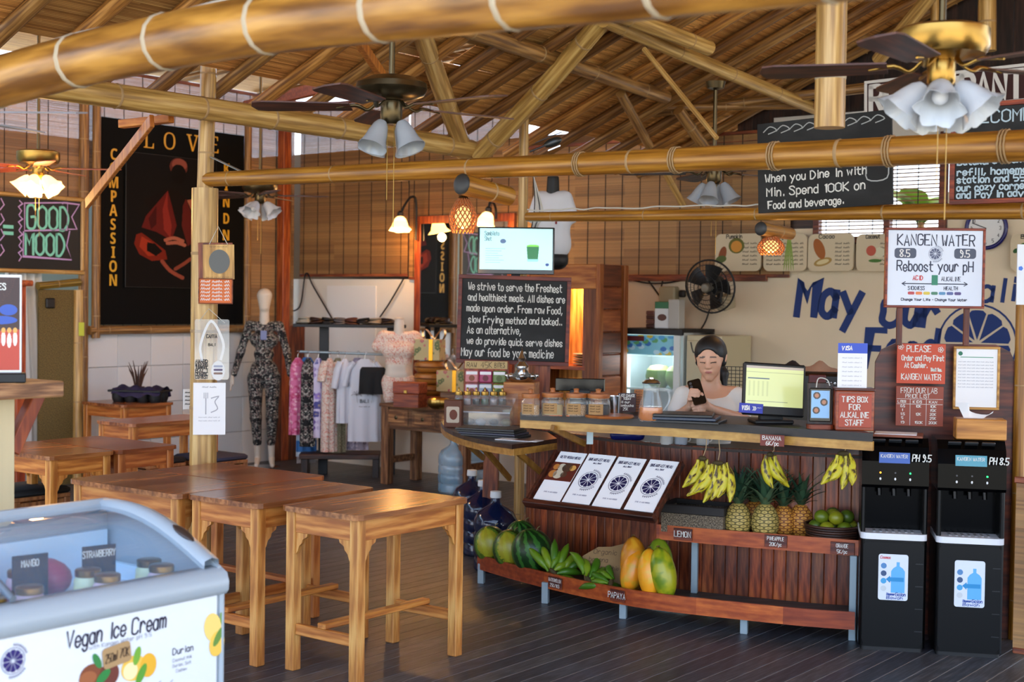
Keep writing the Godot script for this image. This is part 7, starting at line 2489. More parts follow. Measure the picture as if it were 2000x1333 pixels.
	o = board("chalkboard", "framed chalkboard with seven lines about fresh healthy meals", "chalkboard", pt(1003, 626, z), yaw(-0.06) * Basis(Vector3.BACK, -0.018), w, h, M.board, wood(M.t_orange, 0, Color(0.62, 0.45, 0.42), 0.5), 0.026, 0.014)
	rows(o, w, h, [["We strive to serve the Freshest", 0.06, 0.96, 0.14, 0.09], ["and healthiest meals. All dishes are", 0.06, 0.99, 0.27, 0.085], ["made upon order. From raw Food,", 0.05, 0.97, 0.405, 0.085], ["slow Frying method and baked..", 0.07, 0.97, 0.545, 0.085], ["As an alternative,", 0.06, 0.58, 0.675, 0.09], ["we do provide quick serve dishes", 0.06, 0.98, 0.81, 0.085], ["May our food be your medicine", 0.01, 0.9, 0.955, 0.1]], M.chalk, 0.0052)
	for x in [-0.12, 0.2]:
		put(o, "stand_leg", boxm(Vector3(0.1, 1.1, 0.03), 0.003, Vector3(x, -h / 2 - 0.5, -0.03)), wood(M.t_red, 1))
	# the glass door fridge
	var fv := 9.66
	var f0 := on_v(1204, 700, fv)
	var f1 := on_v(1332, 700, fv)
	var fh := on_v(1268, 648, fv).y
	var fw := U(f1) - U(f0)
	o = thing("glass_door_fridge", "white glass-door fridge with coconuts and lit interior behind the counter", "fridge", Vector3(f1.x, 0, f1.z), RY)
	var wh := flat(Color(0.8, 0.83, 0.82), 0.35)
	for x in [-0.02, -fw + 0.02]:
		put(o, "side_wall", boxm(Vector3(0.04, fh, 0.5), 0.004, Vector3(x, fh / 2, -0.27)), wh)
	put(o, "back_wall", boxm(Vector3(fw, fh, 0.03), 0.0, Vector3(-fw / 2, fh / 2, -0.51)), wh)
	put(o, "top", boxm(Vector3(fw, 0.05, 0.54), 0.004, Vector3(-fw / 2, fh, -0.26)), M.black)
	put(o, "base", boxm(Vector3(fw, 0.25, 0.5), 0.0, Vector3(-fw / 2, 0.125, -0.27)), wh)
	im = canvas(128, 32, Color(0.5, 0.8, 0.88))
	for k in 30:
		dot(im, fmod(k * 0.37, 1.0), fmod(k * 0.61, 1.0), 0.05, 0.12, [Color(0.3, 0.65, 0.85), Color(0.75, 0.9, 0.95), Color(0.35, 0.65, 0.4), Color(0.85, 0.75, 0.25), Color(0.2, 0.45, 0.75)][k % 5])
	var hs := put(o, "header_strip", card(fw - 0.04, 0.16), printed(im, 0.4), TX(-fw / 2, fh - 0.11, -0.005))
	put(hs, "badge", boxm(Vector3(0.16, 0.04, 0.004)), flat(Color(0.35, 0.1, 0.12), 0.5), TX(-0.13, 0.05, 0.002))
	for y in [fh - 0.48, fh - 0.82]:
		put(o, "shelf", boxm(Vector3(fw - 0.08, 0.02, 0.4), 0.002, Vector3(-fw / 2, y, -0.28)), wh)
	for x in [-0.04, -fw + 0.04]:
		put(o, "door_stile", boxm(Vector3(0.055, fh - 0.3, 0.03), 0.004, Vector3(x, (fh + 0.25) / 2, 0.01)), wh)
	put(o, "door_glass", boxm(Vector3(fw - 0.1, fh - 0.5, 0.006), 0.0, Vector3(-fw / 2, (fh + 0.1) / 2, 0.0)), M.glass)
	put(o, "light_tube", boxm(Vector3(0.02, 0.75, 0.02), 0.004, Vector3(-fw + 0.06, fh - 0.6, -0.1)), glow(Color(0.85, 0.95, 1.0), 0.6))
	lamp_light(o, Vector3(-fw / 2, fh - 0.22, -0.12), Color(0.85, 0.95, 1.0), 0.55, 0.1)
	for e in [[-fw * 0.5, -0.16, "left"], [-fw * 0.33, -0.34, "back"], [-fw * 0.2, -0.16, "right"]]:
		var cc := thing("coconut", "peeled green coconut on the fridge shelf, %s of three" % e[2], "coconut", o.transform * Vector3(e[0], fh - 0.47, e[1]), 0.0, "coconuts in the fridge")
		put(cc, "husk", lathem([Vector2(0, 0), Vector2(0.06, 0.005), Vector2(0.1, 0.05), Vector2(0.11, 0.1), Vector2(0.1, 0.15)], 18), flat(Color(0.42, 0.56, 0.2), 0.5))
		put(cc, "cut_top", lathem([Vector2(0.1, 0.15), Vector2(0.07, 0.185), Vector2(0, 0.195)], 18), flat(Color(0.8, 0.78, 0.5), 0.6))
	var cb := thing("cream_cupboard", "cream cupboard standing right of the glass-door fridge", "cupboard", Vector3(f1.x, 0, f1.z) + UA * 0.03, RY)
	var cu := U(on_v(1400, 700, fv)) - U(f1)
	var crm := flat(Color(0.72, 0.68, 0.55), 0.5)
	put(cb, "body", boxm(Vector3(cu, fh - 0.02, 0.5), 0.006, Vector3(cu / 2, (fh - 0.02) / 2, -0.27)), crm)
	put(cb, "door", boxm(Vector3(cu - 0.02, fh - 0.1, 0.02), 0.004, Vector3(cu / 2, (fh - 0.02) / 2, -0.012)), crm)
	var em := ms()
	pen_line(em, curve([Vector3(0.05, fh - 0.08, 0.0), Vector3(0.07, fh - 0.15, 0), Vector3(0.1, fh - 0.15, 0), Vector3(0.12, fh - 0.08, 0)], 4), 0.012)
	scribble(em, 0.16, 0.32, fh - 0.1, 0.012, 0.003, 0.0)
	put(cb, "emblem", em, flat(Color(0.25, 0.25, 0.24), 0.7))
	# cartons on the fridge
	o = thing("milk_carton", "white drink carton with green and brown print on the fridge", "carton", get_node("glass_door_fridge").transform * Vector3(-fw * 0.47, fh + 0.026, -0.2), RY + 0.2)
	put(o, "carton", boxm(Vector3(0.13, 0.22, 0.1), 0.004, Vector3(0, 0.11, 0)), M.white)
	put(o, "green_band", boxm(Vector3(0.131, 0.06, 0.101), 0.004, Vector3(0, 0.19, 0)), flat(Color(0.15, 0.4, 0.22), 0.5))
	put(o, "brown_print", prismm(disc(0.04, 14, 0, 0, 0.028), 0.001), flat(Color(0.35, 0.2, 0.14), 0.6), TX(0, 0.09, 0.0505))
	o = thing("brown_packs", "short stack of brown chocolate packs left of the carton on the fridge", "packets", get_node("glass_door_fridge").transform * Vector3(-fw * 0.63, fh + 0.026, -0.18), RY)
	for k in 4:
		put(o, "pack", boxm(Vector3(0.08, 0.034, 0.08), 0.006, Vector3(0, 0.018 + k * 0.036, 0)), flat([Color(0.28, 0.15, 0.12), Color(0.4, 0.24, 0.2)][k % 2], 0.5))
	o = thing("milk_carton", "plain pale carton right of the printed carton on the fridge", "carton", get_node("glass_door_fridge").transform * Vector3(-fw * 0.28, fh + 0.026, -0.2), RY)
	put(o, "carton", boxm(Vector3(0.1, 0.24, 0.1), 0.004, Vector3(0, 0.12, 0)), flat(Color(0.7, 0.68, 0.64), 0.6))
	# junction box and cables on the wall
	r = on_back(1297, 1328, 560, 597, 0.0)
	o = thing("junction_box", "grey junction box on the cream wall left of the wall fan", "junction box", r[0], RY)
	put(o, "box", boxm(Vector3(r[1], r[2], 0.09), 0.012, Vector3(0, 0, 0.05)), flat(Color(0.62, 0.58, 0.46), 0.5))
	put(o, "plug", boxm(Vector3(0.05, 0.06, 0.05), 0.01, Vector3(r[1] * 0.8, 0.02, 0.04)), M.black)
	for e in [[[[1225, 545], [1262, 553], [1300, 553], [1330, 548]], "black cable running to the junction box"], [[[1264, 545], [1290, 582], [1299, 605], [1296, 642]], "black cable dropping behind the cartons"], [[[1295, 545], [1290, 575], [1300, 600]], "thin cable beside the junction box"], [[[1386, 605], [1378, 628], [1368, 645]], "thin cord hanging below the wall fan"]]:
		var q := []
		for p in e[0]:
			q.append(on_v(p[0], p[1], BACK_V - 0.025))
		var ca := thing("wall_cable", e[1], "cable", q[0])
		for i in q.size():
			q[i] -= ca.position
		var st := ms(true)
		tube(st, curve(q, 6), 0.007, 6)
		put(ca, "wire", st, M.cable)
	# the round wall fan
	var fc := on_v(1387, 560, BACK_V - 0.42)
	o = thing("wall_fan", "black caged fan mounted high on the cream wall", "fan", fc)
	o.basis = Basis(Vector3.UP, RY * 0.9) * Basis(Vector3.RIGHT, 0.16)
	var R := 0.215
	var cage := [0.06, 0.1, 0.14, 0.18, R]
	for j in 5:
		var st := ms(true)
		var zz := 0.1 * (1.0 - pow(cage[j] / R, 3.0))
		tube(st, ring_pts(Vector3(0, 0, zz), Vector3.RIGHT, Vector3.UP, cage[j], 36) + [Vector3(cage[j], 0, zz)], 0.0035 if j < 4 else 0.008, 6, false)
		put(o, "cage_ring", st, M.black)
	for k in 40:
		var st := ms(true)
		var q := []
		for i in 7:
			var rr := lerpf(0.04, R, i / 6.0)
			q.append(Vector3(cos(TAU * k / 40 + i * 0.04) * rr, sin(TAU * k / 40 + i * 0.04) * rr, 0.1 * (1.0 - pow(rr / R, 3.0))))
		tube(st, q, 0.0015, 4, false)
		put(o, "cage_wire", st, M.black)
	for k in 5:
		var st := ms(true)
		sheet(st, 4, 6, func(s, t2):
			var rr := lerpf(0.035, R * 0.86, t2)
			var aa: float = TAU * k / 5.0 + (s - 0.5) * (0.95 - 0.2 * t2)
			return Vector3(cos(aa) * rr, sin(aa) * rr, 0.02 + (s - 0.5) * 0.05))
		put(o, "blade", st, flat(Color(0.12, 0.12, 0.12), 0.3))
	put(o, "hub", lathem([Vector2(0.035, -0.02), Vector2(0.04, 0.09), Vector2(0.03, 0.105), Vector2(0, 0.11)], 18), flat(Color(0.45, 0.42, 0.36), 0.4), Transform3D(Basis(Vector3.RIGHT, PI / 2), Vector3.ZERO))
	put(o, "motor", lathem([Vector2(0, -0.16), Vector2(0.07, -0.15), Vector2(0.085, -0.06), Vector2(0.07, 0.0), Vector2(0, 0.0)], 18), M.black, Transform3D(Basis(Vector3.RIGHT, PI / 2), Vector3.ZERO))
	put(o, "wall_bracket", boxm(Vector3(0.08, 0.12, 0.2), 0.01, Vector3(0.03, -0.16, -0.22)), flat(Color(0.6, 0.56, 0.46), 0.5))
	put(o, "arm", boxm(Vector3(0.04, 0.1, 0.05), 0.006, Vector3(0.02, -0.1, -0.13)), M.black)
	# hanging woven lanterns on bamboo stubs
	for e in [[948, 372, 902, 360, 905, 388, 455, 6.5, "big lit woven lantern under the short bamboo bar left of the screen", 27.0, 0.05, 0.3], [1515, 452, 1486, 447, 1506, 462, 498, 8.0, "lit woven lantern under the small bamboo bar by the ingredient boards", 26.0, 0.04, 0.3]]:
		var zz: float = e[7]
		var kk := zz / FPX
		var p0 := pt(e[2], e[3], zz - 0.1)
		var p1 := pt(e[0] * 2 - e[2], e[1] * 2 - e[3], zz + 0.15)
		o = thing("woven_lantern", e[8], "lamp", p0)
		bamboo(o, "bamboo_bar", [Vector3.ZERO, p1 - p0], e[10], e[10] * 0.9, M.bam_gold, M.ring, 0.3)
		put(o, "end_cap", ball(Vector3.ZERO, Vector3(e[10], e[10], 0.02)), flat(Color(0.18, 0.18, 0.18), 0.5), Transform3D(Basis.looking_at((p1 - p0).normalized()), Vector3.ZERO))
		var lt := pt(e[4], e[5], zz) - p0
		var lb := pt(e[4], e[6], zz) - p0
		var hh := lt.y - lb.y
		var rr: float = e[9] * kk
		var wv := ms(true)
		for k in 18:
			for s in [-1, 1]:
				var q := []
				for i in 9:
					var tt := i / 8.0
					var ra = rr * [0.4, 0.58, 0.74, 0.88, 0.98, 1.0, 0.97, 0.88, 0.74][i]
					var aa = TAU * k / 18.0 + s * tt * 1.6
					q.append(Vector3(cos(aa) * ra, -tt * hh, sin(aa) * ra))
				tube(wv, q, 0.003, 4, false)
		var wk := put(o, "woven_shade", wv, flat(Color(0.62, 0.36, 0.18), 0.7), T(lt))
		stuff(wk)
		put(o, "bulb", ball(Vector3.ZERO, Vector3(rr * 0.6, hh * 0.34, rr * 0.6)), glow(Color(1.0, 0.76, 0.46), 0.5), T(lt + Vector3(0, -hh * 0.55, 0)))
		put(o, "cap", lathem([Vector2(rr * 0.42, -0.005), Vector2(rr * 0.2, 0.02), Vector2(0.005, 0.03)], 14), M.bronze, T(lt))
		lamp_light(o, lt + Vector3(0, -hh * 1.15, 0.0), warm, e[11])
	# water jugs on the floor
	var blue := glass(Color(0.55, 0.75, 0.88), 0.42, 0.08)
	var deep := glass(Color(0.06, 0.1, 0.22), 0.82, 0.08)
	for e in [[885, 962, 0, "clear blue water jug standing under the lower counter end"], [942, 952, 0, "clear blue water jug behind the first one, partly hidden"], [968, 1090, 1, "dark blue water jug nearest, behind the watermelons"], [943, 1062, 1, "dark blue water jug in the middle of three"], [921, 1035, 1, "dark blue water jug at the back of three"]]:
		var p := at_h(e[0], e[1], 0.0) if e[2] == 0 else pt(e[0], 1000, [8.62, 9.15, 9.7][[968, 943, 921].find(e[0])])
		o = thing("water_jug", e[3], "water jug", Vector3(p.x, 0, p.z), 0.0, "large water jugs on the floor")
		put(o, "bottle", lathem([Vector2(0, 0), Vector2(0.12, 0), Vector2(0.135, 0.015), Vector2(0.135, 0.07), Vector2(0.128, 0.085), Vector2(0.135, 0.1), Vector2(0.135, 0.15), Vector2(0.128, 0.165), Vector2(0.135, 0.18), Vector2(0.135, 0.23), Vector2(0.128, 0.245), Vector2(0.135, 0.26), Vector2(0.135, 0.32), Vector2(0.11, 0.37), Vector2(0.045, 0.41), Vector2(0.03, 0.43), Vector2(0.03, 0.47)], 26), [blue, deep][e[2]])
		put(o, "cap", lathem([Vector2(0.034, 0.455), Vector2(0.036, 0.46), Vector2(0.034, 0.495), Vector2(0, 0.5)], 16), [flat(Color(0.3, 0.45, 0.6), 0.5), M.white][e[2]])
# ------------------------------------------------------------------ signs and boards
func px_board(called, label, category, px0, px1, py0, py1, v, mat, frame_mat = null, fw := 0.02) -> Array:     # a board in a plane v = const, seen between these pixels
	var a := on_v(px0, (py0 + py1) * 0.5, v)
	var b := on_v(px1, (py0 + py1) * 0.5, v)
	var y1 := on_v((px0 + px1) * 0.5, py0, v).y
	var y0 := on_v((px0 + px1) * 0.5, py1, v).y
	var w := U(b) - U(a)
	var h := y1 - y0
	return [board(called, label, category, W((U(a) + U(b)) * 0.5, v, (y0 + y1) * 0.5), room_basis(), w, h, mat, frame_mat, fw), w, h]

func build_signs() -> void:
	var red := wood(M.t_red, 0, Color(1.0, 0.8, 0.75), 0.5)
	# big chalkboard about dining in
	var r := px_board("chalkboard", "large grey chalkboard about minimum spend hung from the beam", "chalkboard", 1480, 1742, 228, 408, 7.02, M.board)
	r[0].rotate_object_local(Vector3.BACK, 0.035)
	rows(r[0], r[1], r[2], [["When you Dine In with", 0.06, 0.83, 0.66, 0.085], ["Min. Spend 100K on", 0.07, 0.82, 0.82, 0.09], ["Food and beverage.", 0.08, 0.66, 0.96, 0.08]], M.chalk, 0.007)
	var st := ms()
	for k in 9:
		var x: float = (-0.45 + k * 0.1) * r[1]
		pen_line(st, curve([Vector3(x, 0.4 * r[2], 0.001), Vector3(x + 0.04, 0.455 * r[2], 0.001), Vector3(x + 0.08, 0.41 * r[2], 0.001), Vector3(x + 0.03, 0.375 * r[2], 0.001)], 4), 0.006)
	var jx: float = 0.4 * r[1]
	pen_line(st, curve([Vector3(jx - 0.06, -0.02 * r[2], 0.001), Vector3(jx - 0.06, -0.22 * r[2], 0.001), Vector3(jx + 0.05, -0.22 * r[2], 0.001), Vector3(jx + 0.05, -0.02 * r[2], 0.001), Vector3(jx, 0.03 * r[2], 0.001), Vector3(jx - 0.06, -0.02 * r[2], 0.001)], 4), 0.007)
	put(r[0], "chalk_drawing", st, flat(Color(0.62, 0.63, 0.62), 0.9))
	# welcome chalkboard at the right edge
	r = px_board("chalkboard", "red-framed chalkboard reading welcome at the upper right edge", "chalkboard", 1866, 2120, 204, 386, 7.0, M.board, red, 0.025)
	rows(r[0], r[1], r[2], [["WELCOME", 0.03, 0.62, 0.17, 0.13], ["Batukaru mountain water", 0.02, 0.9, 0.62, 0.07], ["refill, homemade deli", 0.02, 0.85, 0.735, 0.07], ["station and 55 seats", 0.02, 0.8, 0.82, 0.07], ["our cozy corner.", 0.02, 0.62, 0.905, 0.07], ["and Pay in advance", 0.02, 0.72, 0.985, 0.07]], flat(Color(0.68, 0.76, 0.8), 0.9), 0.008)
	# red banner at the gable
	r = px_board("restaurant_banner", "dark red banner lettered restaurant in white high at the gable", "banner", 1694, 2090, 142, 203, 9.2, flat(Color(0.2, 0.05, 0.045), 0.7), M.white, 0.02)
	r[0].rotate_object_local(Vector3.BACK, 0.02)
	rows(r[0], r[1], r[2], [["RESTAURANT", 0.02, 0.8, 0.93, 0.82]], M.white, 0.034)
	# painted words on the cream wall
	var wl := thing("wall_lettering", "dark blue painted words and citrus slice on the cream wall", "wall lettering", W(0, BACK_V - 0.002, 0))
	wl.basis = room_basis()
	for e in [["May", 1556, 1690, 618, 550, 0.06], ["Our", 1722, 1838, 634, 580, 0.055], ["Food", 1690, 1835, 716, 645, 0.05], ["ali", 1912, 1992, 587, 545, 0.03]]:
		var a := on_v(e[1], e[3])
		var b := on_v(e[2], e[3])
		var c := on_v(e[1], e[4])
		st = ms()
		fit(st, e[0], c.y - a.y, e[5], Vector3(U(a), a.y, 0.001), U(b) - U(a), 0.12, 0.04)
		put(wl, "painted_word", st, M.navy)
	var cc := on_v(1908, 672)
	citrus(wl, T(Vector3(U(cc), cc.y, 0.001)), 0.29, M.navy, "painted_citrus", false)
	# ingredient boards
	var cream := flat(Color(0.78, 0.72, 0.6), 0.7)
	var names := ["Pumpkin", "Lemongrass", "Cacao", "Coconut", "Basil"]
	var boxes := [[1396, 1487], [1490, 1577], [1577, 1668], [1671, 1752], [1972, 2060]]
	for k in 5:
		var a := on_v(boxes[k][0], 495, BACK_V - 0.09)
		var b := on_v(boxes[k][1], 495, BACK_V - 0.09)
		var y0 := on_v(boxes[k][0] + 40, 530, BACK_V - 0.09).y
		var y1 := on_v(boxes[k][0] + 40, 457, BACK_V - 0.09).y
		var w := U(b) - U(a)
		var h := y1 - y0
		var o := thing("ingredient_board", "cream rounded board with a painted %s on the back wall" % names[k].to_lower(), "board", W((U(a) + U(b)) / 2, BACK_V - 0.09, (y0 + y1) / 2), RY)
		put(o, "board", prismm(rrect(w - 0.01, h, 0.05), 0.02), cream, TX(0, 0, -0.02))
		var tx := 0.36 if k in [0, 2] else -0.45
		st = ms()
		fit(st, names[k], h * 0.1, 0.006, Vector3(-w * 0.25, h * 0.38, 0.001), w * 0.35)
		for j in 6:
			scribble(st, w * (0.1 if k != 1 else -0.42), w * 0.42, h * (0.22 - j * 0.11), h * 0.045, 0.0035)
		put(o, "lettering", st, M.black)
		var pr := func(x, y, rx, ry, c: Color, turn := 0.0):
			put(o, "painted_shape", prismm(disc(rx * w, 18, 0, 0, ry * w), 0.0008), flat(c, 0.7), Transform3D(Basis(Vector3.BACK, turn), Vector3(x * w, y * h, 0.0005 + 0.0004 * rng.randf())))
		if k == 0:
			pr.call(-0.03, 0.18, 0.17, 0.15, Color(0.36, 0.36, 0.12))
			pr.call(-0.03, 0.16, 0.12, 0.11, Color(0.76, 0.52, 0.18))
			pr.call(-0.33, -0.05, 0.08, 0.16, Color(0.5, 0.26, 0.12), -0.3)
			pr.call(-0.36, -0.18, 0.12, 0.07, Color(0.3, 0.36, 0.16), 0.2)
		elif k == 1:
			for j in 5:
				pr.call(0.02 + j * 0.035, -0.05, 0.014, 0.34, Color(0.5, 0.6, 0.25), -0.12 + j * 0.06)
		elif k == 2:
			pr.call(-0.24, 0.1, 0.11, 0.22, Color(0.6, 0.34, 0.12), 0.4)
			pr.call(-0.16, -0.25, 0.2, 0.08, Color(0.62, 0.5, 0.26), 0.25)
			pr.call(-0.16, -0.25, 0.14, 0.045, Color(0.8, 0.74, 0.55), 0.25)
		elif k == 3:
			pr.call(-0.12, 0.05, 0.12, 0.12, Color(0.7, 0.32, 0.24))
			pr.call(0.08, 0.0, 0.12, 0.12, Color(0.8, 0.78, 0.66))
			pr.call(-0.02, -0.22, 0.16, 0.04, Color(0.25, 0.42, 0.15))
		else:
			pr.call(-0.15, 0.15, 0.14, 0.1, Color(0.15, 0.36, 0.12))
			pr.call(-0.36, 0.05, 0.07, 0.05, Color(0.12, 0.3, 0.1), 0.5)
	# wall clock
	var cp := on_v(1926, 446, BACK_V - 0.04)
	var cr := on_v(1968, 446, BACK_V - 0.04)
	var R := U(cr) - U(cp)
	var o := thing("wall_clock", "round white clock with a blue rim half hidden by the water sign", "clock", cp, RY)
	put(o, "face", prismm(disc(R * 0.9, 32), 0.02), M.white, TX(0, 0, -0.02))
	st = ms(true)
	tube(st, ring_pts(Vector3.ZERO, Vector3.RIGHT, Vector3.UP, R * 0.93, 36) + [Vector3(R * 0.93, 0, 0)], R * 0.1, 8, false)
	put(o, "rim", st, flat(Color(0.04, 0.05, 0.35), 0.3))
	st = ms()
	for k in 12:
		var a := PI / 2 - TAU * (k + 1) / 12.0
		write(st, str(k + 1), R * 0.16, R * 0.025, Vector3(cos(a) * R * 0.68, sin(a) * R * 0.68 - R * 0.08, 0.001), 0.5, 0.0, 0.7)
	put(o, "numerals", st, M.black)
	for e in [[2.6, 0.5, 0.05], [1.2, 0.7, 0.035]]:
		put(o, "hand", boxm(Vector3(R * e[2], R * e[1], 0.003), 0.0, Vector3(0, R * e[1] / 2, 0.004)), M.black, Transform3D(Basis(Vector3.BACK, e[0]), Vector3.ZERO))
	# headboard behind the dispensers
	var z := 7.05
	var k0 := z / FPX
	var hb := pt(1843, 860, z)
	var yw := -0.14
	o = thing("wooden_headboard", "rounded brown wooden board standing behind the dispensers and carrying signs", "board", Vector3(hb.x, 0, hb.z), yw)
	var ht := pt(1843, 672, z).y
	var W0 := 266 * k0
	put(o, "panel", prismm([Vector2(-W0 / 2, 0), Vector2(W0 / 2, 0), Vector2(W0 / 2, ht - 0.1), Vector2(W0 / 2 - 0.03, ht - 0.035), Vector2(W0 / 2 - 0.1, ht), Vector2(-W0 / 2 + 0.1, ht), Vector2(-W0 / 2 + 0.03, ht - 0.035), Vector2(-W0 / 2, ht - 0.1)], 0.03), wood(M.t_red, 0, Color(0.75, 0.62, 0.58), 0.4), TX(0, 0, -0.03))
	for e in [[-0.16, ht - 0.4], [0.05, ht - 0.42]]:
		put(o, "bolt", lathem([Vector2(0.007, 0), Vector2(0.006, 0.004), Vector2(0, 0.005)], 8), M.chrome, Transform3D(Basis(Vector3.RIGHT, PI / 2), Vector3(e[0], e[1], 0)))
	# the water sign on two legs
	z = 6.9
	k0 = z / FPX
	o = board("water_sign", "white framed sign reading kangen water reboost your pH", "sign", pt(1826, 524, z), yaw(-0.06), 182 * k0, 147 * k0, flat(Color(0.8, 0.83, 0.88), 0.35), wood(M.t_red, 0, Color(1.05, 0.85, 0.8), 0.5), 0.012, 0.02)
	var w := 182 * k0
	var h := 147 * k0
	var ink1 := flat(Color(0.2, 0.22, 0.3), 0.6)
	for x in [-0.165, 0.165]:
		put(o, "leg", boxm(Vector3(0.028, 0.2, 0.02), 0.003, Vector3(x, -h / 2 - 0.1, -0.02)), wood(M.t_red, 1, Color(0.7, 0.6, 0.6)))
	rows(o, w, h, [["KANGEN WATER", 0.1, 0.93, 0.2, 0.14], ["Reboost your pH", 0.1, 0.92, 0.54, 0.13]], ink1, 0.0062)
	for s in [-1, 1]:
		var pl := put(o, "number_badge", prismm(rrect(w * 0.23, h * 0.135, 0.015), 0.001), flat(Color(0.3, 0.33, 0.4), 0.6), TX(s * w * 0.315, h * 0.195, 0))
		ink(pl, [["8.5" if s < 0 else "9.5", 0, -0.017, 0.034, 0.005, 0.5, 0.0, 0.7]], M.white, 0.0016)
	citrus(o, TX(0, h * 0.19, 0.001), 0.032, flat(Color(0.35, 0.38, 0.48), 0.6))
	rows(o, w, h, [["ACID", 0.27, 0.38, 0.66, 0.055]], flat(Color(0.75, 0.25, 0.25), 0.6), 0.004)
	rows(o, w, h, [["ALKALINE", 0.57, 0.78, 0.67, 0.055], ["SICKNESS", 0.22, 0.4, 0.79, 0.045], ["HEALTH", 0.6, 0.75, 0.79, 0.045], ["Change Your Life - Change Your Water", 0.15, 0.85, 0.935, 0.032]], ink1, 0.003)
	st = ms()
	pen_line(st, [Vector3(-w * 0.34, -h * 0.21, 0.001), Vector3(w * 0.34, -h * 0.21, 0.001)], 0.005)
	for s in [-1, 1]:
		pen_line(st, [Vector3(s * w * 0.31, -h * 0.185, 0.001), Vector3(s * w * 0.345, -h * 0.21, 0.001), Vector3(s * w * 0.31, -h * 0.235, 0.001)], 0.004)
	put(o, "arrow", st, ink1)
	put(o, "green_mark", boxm(Vector3(0.03, 0.05, 0.001)), flat(Color(0.2, 0.5, 0.4), 0.6), TX(0, -h * 0.16, 0.001))
	for k in 7:
		put(o, "scale_chip", prismm(rrect(w * 0.07, h * 0.04, 0.006), 0.001), flat([Color(0.7, 0.3, 0.32), Color(0.85, 0.5, 0.3), Color(0.8, 0.72, 0.3), Color(0.3, 0.5, 0.4), Color(0.35, 0.55, 0.7), Color(0.35, 0.4, 0.6), Color(0.35, 0.3, 0.5)][k], 0.6), TX((k - 3) * w * 0.082, -h * 0.335, 0))
	# order and price boards, certificate, white sign at the edge
	z = 6.96
	k0 = z / FPX
	var org := flat(Color(0.72, 0.24, 0.08), 0.5)
	o = board("order_sign", "orange board asking guests to order and pay first", "sign", pt(1799, 711, z), yaw(yw), 92 * k0, 78 * k0, org, null, 0.0, 0.01)
	rows(o, 92 * k0, 78 * k0, [["PLEASE", 0.2, 0.72, 0.2, 0.15], ["Order and Pay First", 0.1, 0.98, 0.42, 0.13], ["At Cashier.", 0.16, 0.64, 0.6, 0.12], ["Thank You.", 0.7, 0.93, 0.68, 0.08], ["KANGEN WATER", 0.1, 0.93, 0.9, 0.14]], M.chalk, 0.0042)
	st = ms()
	for s in [[-0.42, 0.42], [0.4, 0.36]]:
		for k in 5:
			var c := Vector3(s[0] * 92 * k0 + cos(k * 1.257) * 0.008, s[1] * 78 * k0 + sin(k * 1.257) * 0.008, 0.001)
			pen_line(st, ring_pts(c, Vector3.RIGHT, Vector3.UP, 0.006, 8) + [c + Vector3(0.006, 0, 0)], 0.0025)
	put(o, "chalk_flowers", st, M.chalk)
	o = board("price_list", "brown-orange price list board hanging below the order sign", "sign", pt(1796, 794, z), yaw(yw), 90 * k0, 78 * k0, flat(Color(0.52, 0.2, 0.09), 0.5), null, 0.0, 0.01)
	rows(o, 90 * k0, 78 * k0, [["FROM OUR LAB", 0.1, 0.88, 0.17, 0.13], ["PRICE LIST", 0.2, 0.72, 0.29, 0.09], ["LITER", 0.04, 0.22, 0.42, 0.06], ["KIDS", 0.36, 0.56, 0.42, 0.06], ["KAN", 0.7, 0.88, 0.42, 0.06], ["0.5", 0.1, 0.2, 0.53, 0.06], ["1", 0.12, 0.16, 0.63, 0.06], ["1.5", 0.1, 0.2, 0.73, 0.06], ["5", 0.12, 0.17, 0.83, 0.06], ["19", 0.1, 0.2, 0.94, 0.06], ["10K", 0.42, 0.54, 0.53, 0.06], ["12K", 0.42, 0.54, 0.73, 0.06], ["150K", 0.4, 0.58, 0.94, 0.06], ["10K", 0.72, 0.86, 0.53, 0.06], ["15K", 0.72, 0.86, 0.63, 0.06], ["20K", 0.72, 0.86, 0.73, 0.06], ["25K", 0.72, 0.86, 0.83, 0.06], ["200K", 0.7, 0.88, 0.94, 0.06]], M.chalk, 0.0026)
	st = ms()
	for x in [-0.2, 0.14]:
		pen_line(st, [Vector3(x * 90 * k0, 0.18 * 78 * k0, 0.001), Vector3(x * 90 * k0, -0.48 * 78 * k0, 0.001)], 0.002)
	for y in [0.18, 0.05]:
		pen_line(st, [Vector3(-0.48 * 90 * k0, y * 78 * k0, 0.001), Vector3(0.48 * 90 * k0, y * 78 * k0, 0.001)], 0.002)
	put(o, "ruled_lines", st, M.chalk)
	o = board("framed_certificate", "white certificate in a pale wooden frame right of the order sign", "certificate", pt(1907, 739, z), yaw(yw), 78 * k0, 114 * k0, M.paper, wood(M.t_bam, 0, Color(1, 0.92, 0.75), 0.5), 0.012, 0.008)
	st = ms()
	for j in 9:
		scribble(st, -0.09, 0.085, 0.08 - j * 0.016, 0.004, 0.0011)
	put(o, "lettering", st, flat(Color(0.55, 0.57, 0.62), 0.8))
	put(o, "green_heading", boxm(Vector3(0.16, 0.004, 0.001)), flat(Color(0.4, 0.62, 0.5), 0.7), TX(0, 0.105, 0.0005))
	put(o, "crest", prismm(disc(0.011, 12), 0.0006), flat(Color(0.2, 0.45, 0.35), 0.7), TX(-0.08, 0.123, 0))
	o = board("white_notice", "white notice board cut off by the right edge of the picture", "notice", pt(2020, 537, 6.7), yaw(-0.06), 66 * 6.7 / FPX, 118 * 6.7 / FPX, flat(Color(0.82, 0.84, 0.86), 0.4), null, 0.0, 0.01)
